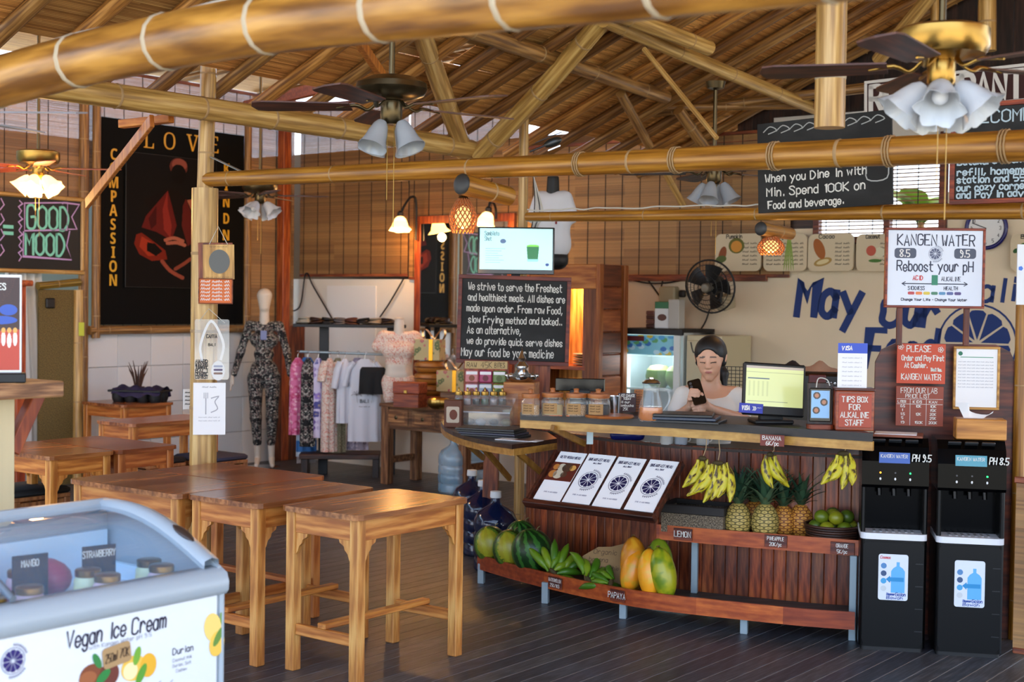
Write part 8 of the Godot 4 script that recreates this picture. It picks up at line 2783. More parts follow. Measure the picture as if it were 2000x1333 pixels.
	put(o, "blue_mark", prismm(disc(0.012, 5), 0.001), flat(Color(0.25, 0.45, 0.8), 0.6), TX(-0.065, 0.03, 0))
	put(o, "stand_leg", boxm(Vector3(0.03, 1.6, 0.02), 0.002, Vector3(0, -0.9, -0.02)), wood(M.t_red, 1))
	# tissue box on the right dispenser
	var d2 := get_node("water_dispenser2") as Node3D
	o = thing("tissue_box", "pale wooden tissue box with a white tissue on the right dispenser", "tissue box", d2.transform * Vector3(0.05, 1.042, 0.02), -0.2)
	put(o, "box", boxm(Vector3(0.235, 0.1, 0.13), 0.004, Vector3(0, 0.05, 0)), wood(M.t_bam, 0, Color(0.98, 0.82, 0.6), 0.5))
	st = ms(true)
	sheet(st, 14, 8, func(s, t): return Vector3((s - 0.5) * (0.09 + 0.07 * t) - 0.03 + 0.02 * t * sin(s * 9), 0.098 + t * (0.05 + 0.03 * sin(s * 5.0 + 1.0)), 0.03 * sin(s * 8.0) * t))
	put(o, "tissue", st, M.paper)
	# rolled blind and pole at the right edge
	var rb := at_h(1990, 1278, 0.05)
	blind("bamboo_blind", "orange-brown bamboo blind hanging at the lower right edge", Vector3(rb.x - 0.03, 0, rb.z), Vector3(rb.x + 0.35, 0, rb.z + 0.25), 0.08, pt(1990, 932, 6.6).y, 0.0095, 0.0094, 0.12)
	cane("bamboo_post", "bamboo post at the right edge behind the dispensers", "post", [Vector3(rb.x + 0.16, 0, rb.z - 0.5), Vector3(rb.x + 0.16, pt(1990, 560, 7.1).y, rb.z - 0.5)], 0.03, 0.03, M.bam_gold, M.ring, 0.5)
	# toy helicopter lying on the beam
	var th := pt(1068, 283, 6.35)
	o = thing("toy_helicopter", "small dark toy helicopter hanging by the long golden beam", "toy", th)
	o.rotation.z = 0.4
	put(o, "body", ball(Vector3(0.03, 0, 0), Vector3(0.045, 0.02, 0.018), 14, 8), flat(Color(0.08, 0.1, 0.1), 0.3))
	put(o, "tail_boom", boxm(Vector3(0.09, 0.008, 0.008), 0.002, Vector3(-0.04, 0.0, 0)), M.black)
	put(o, "rotor", boxm(Vector3(0.13, 0.003, 0.012), 0.0, Vector3(0.02, 0.028, 0)), M.black)
	for s in [-1, 1]:
		put(o, "skid", boxm(Vector3(0.06, 0.004, 0.004), 0.0, Vector3(0.025, -0.027, s * 0.014)), M.chrome)
	# menu holder on the counter front
	var c := pt(1180, 946, 7.28)
	var u0 := U(at_h(1042, 977, 0.68))
	o = thing("menu_holder", "tilted dark wooden holder with four menus on the counter front", "menu holder", c, RY)
	var tilt := Basis(Vector3.RIGHT, -0.82)
	var mw := 0.8
	var mh := 0.37
	var dk := wood(M.t_dark, 0, Color(1.3, 1.0, 0.95), 0.4)
	put(o, "back_board", boxm(Vector3(mw, mh, 0.018), 0.003), dk, T(Vector3.ZERO, tilt))
	put(o, "lip", boxm(Vector3(mw + 0.02, 0.03, 0.05), 0.004, Vector3(0, -mh / 2 - 0.01, 0.015)), dk, T(Vector3.ZERO, tilt))
	for s in [-1, 1]:
		put(o, "side_rail", boxm(Vector3(0.02, mh, 0.035), 0.003, Vector3(s * mw / 2, 0, 0.01)), dk, T(Vector3.ZERO, tilt))
	put(o, "prop", boxm(Vector3(0.03, 0.03, 0.3), 0.003, Vector3(0.0, -0.1, -0.1)), wood(M.t_red, 2))
	var violet := flat(Color(0.08, 0.06, 0.26), 0.6)
	for k in 4:
		var m := board("printed_menu", "white menu card standing in the tilted holder, " + ["first from the left with a food photo", "second from the left", "third from the left", "last at the right"][k], "menu", o.transform * (tilt * Vector3(-0.285 + k * 0.19 + (0.01 if k == 3 else 0.0), 0.012, 0.014 + 0.003 * (k % 2))), room_basis() * tilt, 0.175, 0.345, M.paper, null, 0.0, 0.004, "menus in the holder")
		if k == 0:
			put(m, "food_photo", boxm(Vector3(0.172, 0.13, 0.001)), flat(Color(0.35, 0.13, 0.08), 0.5), TX(0, 0.03, 0.0005))
			for j in 7:
				put(m, "printed_dish", prismm(disc(0.02 + 0.006 * (j % 3), 14), 0.0006), flat([Color(0.72, 0.45, 0.2), Color(0.75, 0.7, 0.6), Color(0.3, 0.2, 0.14), Color(0.8, 0.6, 0.3)][j % 4], 0.5), TX(-0.055 + (j % 4) * 0.036, 0.06 - 0.05 * int(j / 4.0), 0.0012))
			rows(m, 0.175, 0.345, [["KETO VEGAN MENU", 0.12, 0.88, 0.14, 0.05]], violet, 0.003)
		else:
			rows(m, 0.175, 0.345, [["BREAKFAST MENU", 0.12, 0.88, 0.14, 0.05], ["ALL DAY", 0.35, 0.65, 0.2, 0.025]], violet, 0.003)
			citrus(m, TX(0, -0.01, 0.001), 0.056, violet)
		rows(m, 0.175, 0.345, [["DINE IN AND ORDER", 0.25, 0.75, 0.85, 0.022]], flat(Color(0.5, 0.5, 0.58), 0.7), 0.0015)
# ------------------------------------------------------------------ ceiling fans
func fan(label: String, c: Vector3, top: float, metal, blade_mat, phase: float, shades: int, tulip: bool, lit: bool, s := 1.0) -> void:      # c is the middle of the motor
	var o := thing("ceiling_fan", label, "ceiling fan", c, 0.0, "ceiling fans with glass lamps")
	var st := ms(true)
	tube(st, [Vector3(0, 0.04, 0), Vector3(0, top - c.y, 0)], 0.012, 8)
	put(o, "downrod", st, M.bronze)
	put(o, "canopy", lathem([Vector2(0.015, -0.05), Vector2(0.05, -0.04), Vector2(0.062, 0.0), Vector2(0, 0.005)], 16), metal, TX(0, top - c.y, 0))
	if tulip:
		put(o, "motor", lathem([Vector2(0, 0.055), Vector2(0.02, 0.05), Vector2(0.13, 0.045), Vector2(0.15, 0.035), Vector2(0.15, -0.02), Vector2(0.135, -0.045), Vector2(0.07, -0.06), Vector2(0, -0.06)], 30), metal)
	else:
		put(o, "motor", lathem([Vector2(0, 0.06), Vector2(0.03, 0.055), Vector2(0.09, 0.045), Vector2(0.145, 0.018), Vector2(0.15, -0.005), Vector2(0.135, -0.03), Vector2(0.08, -0.05), Vector2(0, -0.055)], 30), metal)
	put(o, "switch_housing", lathem([Vector2(0.042, -0.055), Vector2(0.045, -0.07), Vector2(0.045, -0.13), Vector2(0.03, -0.15), Vector2(0, -0.15)], 18), metal)
	for k in 5:
		var b := Basis(Vector3.UP, phase + TAU * k / 5.0)
		var bl := ms()
		prism(bl, [Vector2(0.0, -0.055), Vector2(0.36, -0.072), Vector2(0.4, -0.06), Vector2(0.415, 0.0), Vector2(0.4, 0.06), Vector2(0.36, 0.072), Vector2(0.0, 0.055)], 0.006, Transform3D(Basis(Vector3.RIGHT, PI / 2), Vector3.ZERO))
		var p := put(o, "blade", bl, blade_mat, Transform3D(b * Basis(Vector3.RIGHT, 0.13), b * Vector3(0.17, -0.075, 0)))
		var ar := ms(true)
		tube(ar, curve([Vector3(-0.11, 0.015, 0), Vector3(-0.07, -0.012, 0.02), Vector3(-0.02, 0.002, 0.0), Vector3(0.06, -0.01, 0)], 4), [0.009] + [0.009, 0.009, 0.01, 0.01, 0.011, 0.011, 0.012, 0.012, 0.012, 0.011, 0.008, 0.005], 6, true, 0.6)
		put(p, "blade_iron", ar, metal)
	var frost := flat(Color(0.8, 0.82, 0.84) if tulip else Color(0.62, 0.64, 0.66), 0.18)
	frost.backlight_enabled = true
	frost.backlight = Color(0.45, 0.46, 0.48)
	for k in shades:
		var a := 0.35 + phase * 0.1 + TAU * k / shades
		var d := Vector3(cos(a) * 0.75, -0.8, sin(a) * 0.75)
		var at := Vector3(cos(a) * 0.055, -0.145, sin(a) * 0.055)
		shade(o, at, d if tulip else d * Vector3(0.55, 1, 0.55), 0.125, 0.075 if tulip else 0.062, M.lit if lit else frost, lit, 0.14 if tulip else 0.03)
	if lit:
		lamp_light(o, Vector3(0, -0.34, 0), Color(1.0, 0.78, 0.48), 3.0, 0.1)
	for x in [-0.014, 0.014]:
		var ch := ms(true)
		tube(ch, [Vector3(x, -0.15, 0.02), Vector3(x, -0.52 - x * 4.0, 0.02)], 0.0016, 4)
		put(o, "pull_chain", ch, M.brass)

func build_fans() -> void:
	var brown := wood(M.t_dark, 0, Color(1.5, 1.25, 1.05), 0.5)
	var y := func(p: Vector3) -> float: return roof_y(U(p)) - 0.06
	var p := pt(765, 172, 5.75)
	fan("bronze ceiling fan in the centre with frosted bell shades", p, 3.15, M.bronze, brown, 3.1, 4, false, false)
	p = pt(1840, 82, 4.5)
	fan("large brass ceiling fan at the upper right with ruffled white tulip shades", p, 3.0, M.brass, brown, 2.83, 5, true, false)
	p = pt(75, 307, 10.0)
	fan("lit brass ceiling fan at the far left", p, 3.6, M.brass, wood(M.t_orange, 0, Color(1, 0.9, 0.8), 0.3), 0.1, 5, true, true)
	p = pt(508, 364, 11.8)
	fan("small ceiling fan far back beside the sign post", p, 3.9, M.bronze, brown, 0.05, 4, true, false)
	p = pt(1395, 312, 8.4)
	fan("ceiling fan with white bell shades hanging below the pale pole", p, pt(1398, 160, 8.4).y, M.bronze, brown, 0.5, 4, false, false, 1.0)
	p = pt(-150, 175, 4.9)
	fan("ceiling fan beyond the left edge with one pale blade showing", p, 3.2, M.bronze, flat(Color(0.55, 0.56, 0.6), 0.4), -0.05, 3, false, false)
# ------------------------------------------------------------------ things on and behind the counter
func build_counter_things() -> void:
	var on := func(px, py, h := 1.08) -> Vector3: return at_h(px, py, h)
	var nuts := wood(noise_tex([Color(0.35, 0.22, 0.12), Color(0.7, 0.55, 0.38), Color(0.82, 0.74, 0.6)], 0.1, 95, 2, 256), 0, Color.WHITE, 0.8, 6, 6)
	var dark := flat(Color(0.1, 0.06, 0.05), 0.7)
	var pale := flat(Color(0.66, 0.58, 0.4), 0.8)
	for e in [[1036, 813, 0.05, 0.1, nuts, "left of the row"], [1079, 813, 0.06, 0.105, pale, "second in the row"], [1125, 814, 0.06, 0.105, nuts, "third in the row"], [1168, 815, 0.063, 0.105, dark, "right of the row on the round board"]]:
		jar("glass jar with wooden lid and kraft label, " + e[5], on.call(e[0], e[1]), e[2], e[3], e[4], M.lid_wood)
	var o := thing("round_board", "round reddish serving board under the right jar and tumbler", "board", behind(on.call(1190, 819), 0.1, 1.08))
	put(o, "disc", lathem([Vector2(0, 0), Vector2(0.125, 0), Vector2(0.13, 0.006), Vector2(0.125, 0.014), Vector2(0, 0.014)], 30), M.lid_wood)
	o = thing("steel_tumbler", "shiny steel tumbler beside the right jar", "tumbler", behind(on.call(1199, 812), 0.02, 1.094))
	put(o, "cup", lathem([Vector2(0, 0), Vector2(0.032, 0), Vector2(0.04, 0.09), Vector2(0.037, 0.09), Vector2(0.03, 0.004)], 20), M.chrome)
	o = board("chalk_card", "small brown card with white writing beside the tumbler", "card", on.call(1224, 806) + Vector3(0, 0.055, 0), yaw(-0.2) * Basis(Vector3.RIGHT, -0.15), 0.1, 0.105, flat(Color(0.2, 0.08, 0.07), 0.6), null, 0.0, 0.006)
	rows(o, 0.1, 0.105, [["LAST CHANCE", 0.08, 0.95, 0.2, 0.13], ["TODAY", 0.3, 0.75, 0.36, 0.12], ["all our", 0.1, 0.7, 0.54, 0.12], ["kombucha", 0.1, 0.9, 0.72, 0.12], ["25K", 0.3, 0.6, 0.92, 0.14]], M.chalk, 0.0028)
	o = board("kraft_card", "narrow wooden card with dark writing left of the pitcher", "card", on.call(1248, 806) + Vector3(0, 0.06, -0.03), yaw(-0.1), 0.05, 0.13, wood(M.t_honey, 1, Color(0.8, 0.7, 0.6), 0.6), null, 0.0, 0.006)
	var st := ms()
	for k in 8:
		scribble(st, -0.02, 0.02, 0.05 - k * 0.014, 0.006, 0.0016)
	put(o, "lettering", st, dark)
	o = thing("glass_pitcher", "glass pitcher half full of amber drink on the counter", "pitcher", on.call(1271, 824), 0.3)
	put(o, "glass", lathem([Vector2(0, 0.003), Vector2(0.055, 0.003), Vector2(0.066, 0.02), Vector2(0.06, 0.08), Vector2(0.042, 0.15), Vector2(0.04, 0.18), Vector2(0.046, 0.195)], 24), M.glass)
	put(o, "drink", lathem([Vector2(0, 0.008), Vector2(0.052, 0.008), Vector2(0.062, 0.022), Vector2(0.058, 0.075), Vector2(0, 0.077)], 22), flat(Color(0.72, 0.4, 0.03), 0.15))
	put(o, "lid", lathem([Vector2(0.046, 0.195), Vector2(0.048, 0.2), Vector2(0.03, 0.215), Vector2(0.012, 0.218), Vector2(0.012, 0.226), Vector2(0, 0.228)], 18), M.chrome)
	st = ms(true)
	tube(st, curve([Vector3(0.042, 0.17, 0), Vector3(0.09, 0.16, 0), Vector3(0.1, 0.1, 0), Vector3(0.062, 0.05, 0)], 5), 0.006, 8)
	put(o, "handle", st, M.glass)
	for k in 3:
		o = thing("black_menu", "black menu folder in the stack before the woman, %s" % ["lowest", "middle", "topmost"][k], "menu", on.call(1352 - 6 * k, 828) + Vector3(0, k * 0.016, -0.09), -0.35 + 0.08 * k, "black folders in front of the woman")
		put(o, "cover", boxm(Vector3(0.34 - 0.02 * k, 0.015, 0.22), 0.003, Vector3(0, 0.0075, 0)), flat([Color(0.03, 0.03, 0.04), Color(0.16, 0.2, 0.27), Color(0.07, 0.07, 0.08)][k], 0.35))
	# left lower end: folders, sheet, acrylic bin, boxes
	for k in 4:
		o = thing("black_menu", "dark menu folder stacked on the lower counter end, %s" % ["lowest", "second", "third", "topmost"][k], "menu", on.call(968 - 4 * k, 856, 0.9) + Vector3(0, k * 0.013, -0.12), -0.5 + 0.06 * k, "dark folders on the lower counter")
		put(o, "cover", boxm(Vector3(0.36, 0.012, 0.2), 0.002, Vector3(0, 0.006, 0)), flat([Color(0.05, 0.05, 0.07), Color(0.12, 0.13, 0.22), Color(0.04, 0.04, 0.05), Color(0.1, 0.09, 0.1)][k], 0.4))
	o = thing("menu_sheet", "white and brown printed sheet lying at the lower counter corner", "paper", on.call(1008, 860, 0.901), -0.45)
	put(o, "sheet", boxm(Vector3(0.26, 0.003, 0.1), 0.0, Vector3(0.02, 0.0015, 0)), M.paper)
	put(o, "printed_area", boxm(Vector3(0.1, 0.001, 0.09), 0.0, Vector3(0.05, 0.0035, 0)), flat(Color(0.4, 0.25, 0.22), 0.5))
	o = thing("snack_bin", "clear acrylic bin with slanted lid full of wrapped snacks", "bin", behind(on.call(955, 838, 0.9), 0.18, 0.9), -0.25)
	for s in [-1, 1]:
		st = ms()
		prism(st, [Vector2(-0.1, 0), Vector2(0.1, 0), Vector2(0.1, 0.09), Vector2(-0.1, 0.2)], 0.004, Transform3D(Basis(Vector3.UP, -PI / 2), Vector3(s * 0.16, 0, 0)))
		put(o, "side_pane", st, M.glass)
	put(o, "front_pane", boxm(Vector3(0.32, 0.09, 0.004), 0.0, Vector3(0, 0.045, 0.1)), M.glass)
	put(o, "lid_pane", boxm(Vector3(0.32, 0.004, 0.23), 0.0), M.glass, Transform3D(Basis(Vector3.RIGHT, 0.5), Vector3(0, 0.147, 0)))
	put(o, "lid_edge", boxm(Vector3(0.32, 0.008, 0.01), 0.002), flat(Color(0.75, 0.75, 0.78), 0.2), TX(0, 0.094, 0.102))
	var pos := o.transform
	for k in 8:
		var sn := thing("snack_packet", "wrapped snack in the acrylic bin", "snack", pos * Vector3(-0.12 + 0.08 * (k % 4), 0.005 + 0.045 * int(k / 4.0), 0.03 - 0.05 * int(k / 4.0)), k * 0.7, "wrapped snacks in the acrylic bin")
		st = ms(true)
		blob(st, Vector3(0, 0.024, 0), Vector3(0.045, 0.024, 0.03), 12, 7)
		put(sn, "wrapper", st, flat([Color(0.4, 0.32, 0.22), Color(0.62, 0.62, 0.62), Color(0.3, 0.22, 0.14), Color(0.55, 0.5, 0.38)][k % 4], 0.35))
	o = thing("tea_box", "brown paper box with a white printed label at the lower counter end", "box", behind(on.call(886, 838, 0.9), 0.12, 0.9), -0.1)
	put(o, "box", boxm(Vector3(0.11, 0.17, 0.09), 0.004, Vector3(0, 0.085, 0)), flat(Color(0.36, 0.2, 0.12), 0.7))
	put(o, "label", prismm(rrect(0.08, 0.1, 0.01), 0.001), flat(Color(0.72, 0.66, 0.58), 0.7), TX(0, 0.08, 0.045))
	put(o, "printed_shape", prismm(disc(0.025, 14, 0, 0, 0.032), 0.0006), flat(Color(0.4, 0.2, 0.12), 0.7), TX(0.004, 0.08, 0.0462))
	# riser with spice jars, packet display, silver stand
	var rz := pt(940, 800, 8.7)
	o = thing("wooden_riser", "long wooden riser behind the acrylic bin", "stand", Vector3(rz.x, 0.9, rz.z), -0.2)
	put(o, "plank", boxm(Vector3(0.4, 0.125, 0.14), 0.004, Vector3(0, 0.0625, 0)), wood(M.t_old, 0))
	for k in 6:
		var p := pt(896 + k * 17, 790, 8.68)
		jar("small spice jar with gold lid behind the acrylic bin, number %s from the left" % ["one", "two", "three", "four", "five", "six"][k], Vector3(p.x, 1.026, p.z), 0.026, 0.07, [flat(Color(0.2, 0.28, 0.18), 0.7), flat(Color(0.55, 0.5, 0.5), 0.7), dark][k % 3], M.brass, false, "spice jars on the riser")
	var k1 := 8.95 / FPX
	var dp := pt(948, 800, 8.95)
	o = thing("packet_display", "wooden display rack of coloured snack packets with a price strip", "display rack", Vector3(dp.x, 0.9, dp.z), -0.1)
	var dh := pt(948, 706, 8.95).y - 0.9
	put(o, "back_board", boxm(Vector3(88 * k1, dh, 0.02), 0.003, Vector3(0, dh / 2, -0.03)), wood(M.t_orange, 1, Color(0.9, 0.8, 0.7)))
	var strip := put(o, "price_strip", boxm(Vector3(84 * k1, 15 * k1, 0.006), 0.001, Vector3.ZERO), flat(Color(0.72, 0.62, 0.42), 0.7), TX(0, dh - 0.025, -0.012))
	rows(strip, 84 * k1, 15 * k1, [["RAW", 0.05, 0.3, 0.8, 0.6], ["45K", 0.38, 0.66, 0.85, 0.75], ["BITES", 0.7, 0.95, 0.8, 0.6]], dark, 0.003, 0.004)
	for k in 6:
		var pk := put(o, "packet", boxm(Vector3(26 * k1, 24 * k1, 0.03), 0.008), flat([Color(0.75, 0.45, 0.45), Color(0.62, 0.16, 0.34), Color(0.4, 0.48, 0.24), Color(0.72, 0.5, 0.55), Color(0.6, 0.66, 0.7), Color(0.55, 0.6, 0.2)][k], 0.35), TX((k % 3 - 1) * 27 * k1, dh - 0.1 - 26 * k1 * int(k / 3.0), 0.0))
		put(pk, "packet_print", boxm(Vector3(22 * k1, 6 * k1, 0.001)), M.paper, TX(0, 7 * k1, 0.016))
		put(pk, "packet_picture", prismm(disc(6 * k1, 10), 0.0006), flat([Color(0.5, 0.25, 0.12), Color(0.4, 0.08, 0.15), Color(0.3, 0.36, 0.12)][k % 3], 0.5), TX(0, -3 * k1, 0.0155))
	var cz := pt(1018, 800, 8.8)
	o = thing("wooden_crate", "yellowish wooden crate under the silver stand", "crate", Vector3(cz.x, 0.9, cz.z), -0.2)
	put(o, "crate", boxm(Vector3(0.2, pt(1018, 746, 8.8).y - 0.9, 0.18), 0.004, Vector3(0, (pt(1018, 746, 8.8).y - 0.9) / 2, 0)), wood(M.t_honey, 0, Color(0.85, 0.75, 0.65)))
	o = thing("silver_stand", "tiered silver ornament stand below the chalkboard", "ornament", Vector3(cz.x, pt(1018, 746, 8.8).y, cz.z))
	put(o, "base", lathem([Vector2(0, 0), Vector2(0.07, 0), Vector2(0.095, 0.02), Vector2(0.1, 0.035), Vector2(0.05, 0.055), Vector2(0.03, 0.08), Vector2(0.045, 0.1), Vector2(0.02, 0.13), Vector2(0.028, 0.15), Vector2(0.012, 0.18), Vector2(0, 0.22)], 24), M.chrome)
	for k in 8:
		put(o, "bead", ball(Vector3(cos(k * 0.785) * 0.095, 0.04, sin(k * 0.785) * 0.095), Vector3.ONE * 0.014, 8, 6), M.chrome)
	var mz := pt(1133, 752, 8.1)
	o = thing("customer_display", "black flat display seen from behind the jars", "display", Vector3(mz.x, 1.08, mz.z), -0.15)
	put(o, "panel", boxm(Vector3(0.29, 0.075, 0.02), 0.004, Vector3(0, mz.y - 1.08, 0)), M.black_gloss)
	put(o, "foot", boxm(Vector3(0.12, mz.y - 1.1, 0.04), 0.004, Vector3(0, (mz.y - 1.1) / 2, -0.01)), M.black)
	# till screen, cards, tablet, tips box
	var z := 7.0
	var k0 := z / FPX
	var b := on.call(1512, 830) as Vector3
	b = Vector3(pt(1512, 800, z).x, 1.08, -z)
	o = thing("till_screen", "black till monitor showing a pale yellow-green table of orders", "monitor", b, 0.1)
	var sw := 124 * k0
	var sh := 84 * k0
	var mt := Transform3D(Basis(Vector3.RIGHT, -0.12) * Basis(Vector3.BACK, -0.05), Vector3(0, pt(1512, 757, z).y - 1.08, 0))
	put(o, "housing", boxm(Vector3(sw, sh + 0.05, 0.035), 0.008, Vector3(0, -0.012, -0.018)), M.black, mt)
	var im := canvas(128, 80, Color(0.72, 0.74, 0.5))
	im.fill_rect(Rect2i(0, 0, 128, 5), Color(0.6, 0.55, 0.5))
	im.fill_rect(Rect2i(0, 12, 128, 1), Color(0.55, 0.57, 0.4))
	im.fill_rect(Rect2i(4, 24, 48, 2), Color(0.2, 0.25, 0.32))
	for k in 5:
		im.fill_rect(Rect2i(6 + k * 10, 30, 4, 30), Color(0.66, 0.68, 0.46))
	im.fill_rect(Rect2i(4, 70, 90, 1), Color(0.4, 0.42, 0.34))
	var sm := printed(im, 0.15)
	sm.emission_enabled = true
	sm.emission_texture = sm.albedo_texture
	sm.emission = Color.BLACK
	sm.emission_energy_multiplier = 0.16
	put(o, "screen", card(sw - 0.024, sh - 0.014), sm, mt * TX(0, 0.003, 0.0005))
	put(o, "base", boxm(Vector3(0.2, 0.02, 0.16), 0.006, Vector3(0, 0.01, -0.06)), M.black)
	put(o, "neck", boxm(Vector3(0.12, 0.1, 0.05), 0.006, Vector3(0, 0.06, -0.06)), M.black)
	var blue := flat(Color(0.06, 0.14, 0.6), 0.4)
	var vs := board("payment_card", "blue payment sticker on the lower left of the till monitor", "sticker", pt(1467, 798, 6.965), yaw(0.12) * Basis(Vector3.BACK, -0.06), 48 * k0, 19 * k0, blue, null, 0.0, 0.003)
	rows(vs, 48 * k0, 19 * k0, [["VISA", 0.1, 0.46, 0.68, 0.4]], M.white, 0.006, 0.001, 0.15)
	st = ms()
	for k in 3:
		pen_line(st, curve([Vector3(0.008 + k * 0.006, -0.01, 0.001), Vector3(0.014 + k * 0.006, 0.0, 0.001), Vector3(0.008 + k * 0.006, 0.01, 0.001)], 4), 0.003)
	scribble(st, 0.032, 0.055, 0.003, 0.004, 0.0012)
	put(vs, "wave_mark", st, M.white)
	z = 6.78
	k0 = z / FPX
	o = thing("tablet_stand", "wooden stand with a small tablet showing dishes", "tablet", Vector3(pt(1602, 800, z).x, 1.08, -z), -0.12)
	put(o, "base", prismm(rrect(0.13, 0.1, 0.03), 0.02), wood(M.t_orange, 0, Color(0.7, 0.6, 0.55)), Transform3D(Basis(Vector3.RIGHT, -PI / 2), Vector3(0, 0, 0.0)))
	put(o, "back_board", boxm(Vector3(0.125, 0.21, 0.016), 0.004, Vector3(0, 0.12, -0.02)), wood(M.t_dark, 1))
	put(o, "tablet", boxm(Vector3(0.105, 0.165, 0.01), 0.004, Vector3(0, 0.115, -0.006)), M.black_gloss)
	im = canvas(48, 72, Color(0.45, 0.62, 0.78))
	for e in [[0.3, 0.18], [0.7, 0.42], [0.28, 0.72]]:
		dot(im, e[0], e[1], 0.2, 0.13, Color(0.16, 0.12, 0.12))
		dot(im, e[0], e[1], 0.12, 0.08, Color(0.6, 0.4, 0.3))
	var tm := printed(im, 0.2)
	tm.emission_enabled = true
	tm.emission_texture = tm.albedo_texture
	tm.emission = Color.BLACK
	tm.emission_energy_multiplier = 0.12
	put(o, "screen", card(0.088, 0.135), tm, TX(0, 0.118, -0.0005))
	st = ms(true)
	tube(st, curve([Vector3(-0.02, 0.2, -0.01), Vector3(-0.01, 0.245, -0.01), Vector3(0.03, 0.24, -0.01), Vector3(0.045, 0.21, -0.01)], 4), 0.003, 6)
	put(o, "cord", st, M.cable_white)
	z = 6.68
	k0 = z / FPX
	o = thing("tips_box", "orange acrylic tips box with white handwritten front", "tips box", Vector3(pt(1670, 800, z).x, 1.08, -z), -0.1)
	var tw := 74 * k0
	var th := pt(1670, 764, z).y - 1.08
	put(o, "body", boxm(Vector3(tw, th, 0.12), 0.004, Vector3(0, th / 2, -0.06)), wood(M.t_orange, 0, Color(0.9, 0.8, 0.75), 0.3))
	put(o, "front_plate", boxm(Vector3(tw - 0.026, th - 0.03, 0.004), 0.002, Vector3(0, th / 2, 0.002)), flat(Color(0.62, 0.22, 0.1), 0.4))
	var fw := tw - 0.026
	st = ms()
	for k in 4:
		var l: Array = [["TIPS BOX", 0.8], ["FOR", 0.36], ["ALKALINE", 0.88], ["STAFF", 0.58]][k]
		fit(st, l[0], 0.026, 0.0042, Vector3(-fw * l[1] / 2, th * (0.72 - k * 0.195), 0.0048), fw * l[1])
	put(o, "lettering", st, M.chalk)
	put(o, "top_plate", boxm(Vector3(tw + 0.01, 0.012, 0.13), 0.003, Vector3(0, th + 0.006, -0.06)), flat(Color(0.3, 0.13, 0.09), 0.4))
	o = board("payment_board", "white standing card with blue payment heading on the tips box", "card", Vector3(pt(1670, 712, z).x, 1.08 + th + 0.012 + 44 * k0, -z - 0.05), yaw(-0.08), 57 * k0, 88 * k0, M.paper, null, 0.0, 0.004)
	var hd := put(o, "blue_heading", boxm(Vector3(57 * k0, 20 * k0, 0.001)), flat(Color(0.12, 0.27, 0.72), 0.4), TX(0, 34 * k0, 0.0006))
	rows(hd, 57 * k0, 20 * k0, [["VISA", 0.12, 0.5, 0.68, 0.36]], M.white, 0.005, 0.001, 0.15)
	st = ms()
	for k in 7:
		scribble(st, -20 * k0, 18 * k0, (14 - k * 9) * k0, 2.2 * k0, 0.0012)
	put(o, "lettering", st, flat(Color(0.6, 0.61, 0.66), 0.8))
	# behind the counter
	z = 8.4
	k0 = z / FPX
	o = thing("coffee_machine", "dark coffee machine behind the till monitor", "coffee machine", Vector3(pt(1590, 800, z).x, 0.9, -z), -0.3)
	var ch := pt(1590, 726, z).y - 0.9
	put(o, "body", boxm(Vector3(0.5, ch, 0.35), 0.02, Vector3(0, ch / 2, 0)), flat(Color(0.05, 0.04, 0.045), 0.3))
	put(o, "red_panel", boxm(Vector3(0.1, 0.14, 0.01), 0.004, Vector3(0.03, ch - 0.08, 0.18)), flat(Color(0.35, 0.08, 0.05), 0.4))
	for k in 6:
		put(o, "button", lathem([Vector2(0.007, 0), Vector2(0.007, 0.006), Vector2(0, 0.007)], 8), M.chrome, Transform3D(Basis(Vector3.RIGHT, PI / 2), Vector3(0.09 + 0.022 * k, ch - 0.06, 0.176)))
	put(o, "base_cabinet", boxm(Vector3(0.6, 0.9, 0.4), 0.0, Vector3(0, -0.45, 0)), wood(M.t_dark, 1))
	var tp := o.transform * Vector3(-0.1, ch, 0)
	o = thing("folded_cloth", "dark and beige cloth heaped on the coffee machine", "cloth", tp, -0.3)
	for k in 2:
		st = ms(true)
		sheet(st, 14, 6, func(s, t): return Vector3((s - 0.5) * 0.26 + (k - 0.3) * 0.18, 0.004 + sin(s * PI) * sin(t * PI) * (0.05 + 0.015 * sin(s * 13 + k)), (t - 0.5) * 0.2))
		put(o, "fold", st, flat([Color(0.1, 0.05, 0.05), Color(0.62, 0.5, 0.42)][k], 0.9))
	z = 8.5
	o = thing("wire_basket", "small black wire basket behind the woman", "basket", Vector3(pt(1432, 800, z).x, 0.9, -z), -0.2)
	var bh := pt(1432, 716, z).y - 0.9
	for k in 8:
		put(o, "wire", boxm(Vector3(0.13, 0.004, 0.13), 0.0, Vector3(0, bh - k * 0.02, 0)) if k == -1 else boxm(Vector3(0.13, 0.004, 0.004), 0.0, Vector3(0, bh - k * 0.022, 0.06)), M.black)
	for k in 6:
		put(o, "wire", boxm(Vector3(0.004, bh, 0.004), 0.0, Vector3(-0.062 + k * 0.025, bh / 2, 0.06)), M.black)
	# on the shelf under the counter top
	for e in [[1302, 0, "left"], [1330, 1, "middle"], [1372, 0, "right"]]:
		var p := pt(e[0], 868, 7.62)
		o = thing("white_mug", "white mug under the countertop, %s of three" % e[2], "mug", Vector3(p.x, 0.906, p.z), 0.4, "mugs under the countertop")
		put(o, "cup", lathem([Vector2(0, 0), Vector2(0.032, 0), Vector2(0.036, 0.01), Vector2(0.036, 0.062), Vector2(0.033, 0.062), Vector2(0.03, 0.006)], 18), flat([Color(0.8, 0.8, 0.8), Color(0.68, 0.72, 0.78)][e[1]], 0.3))
		st = ms(true)
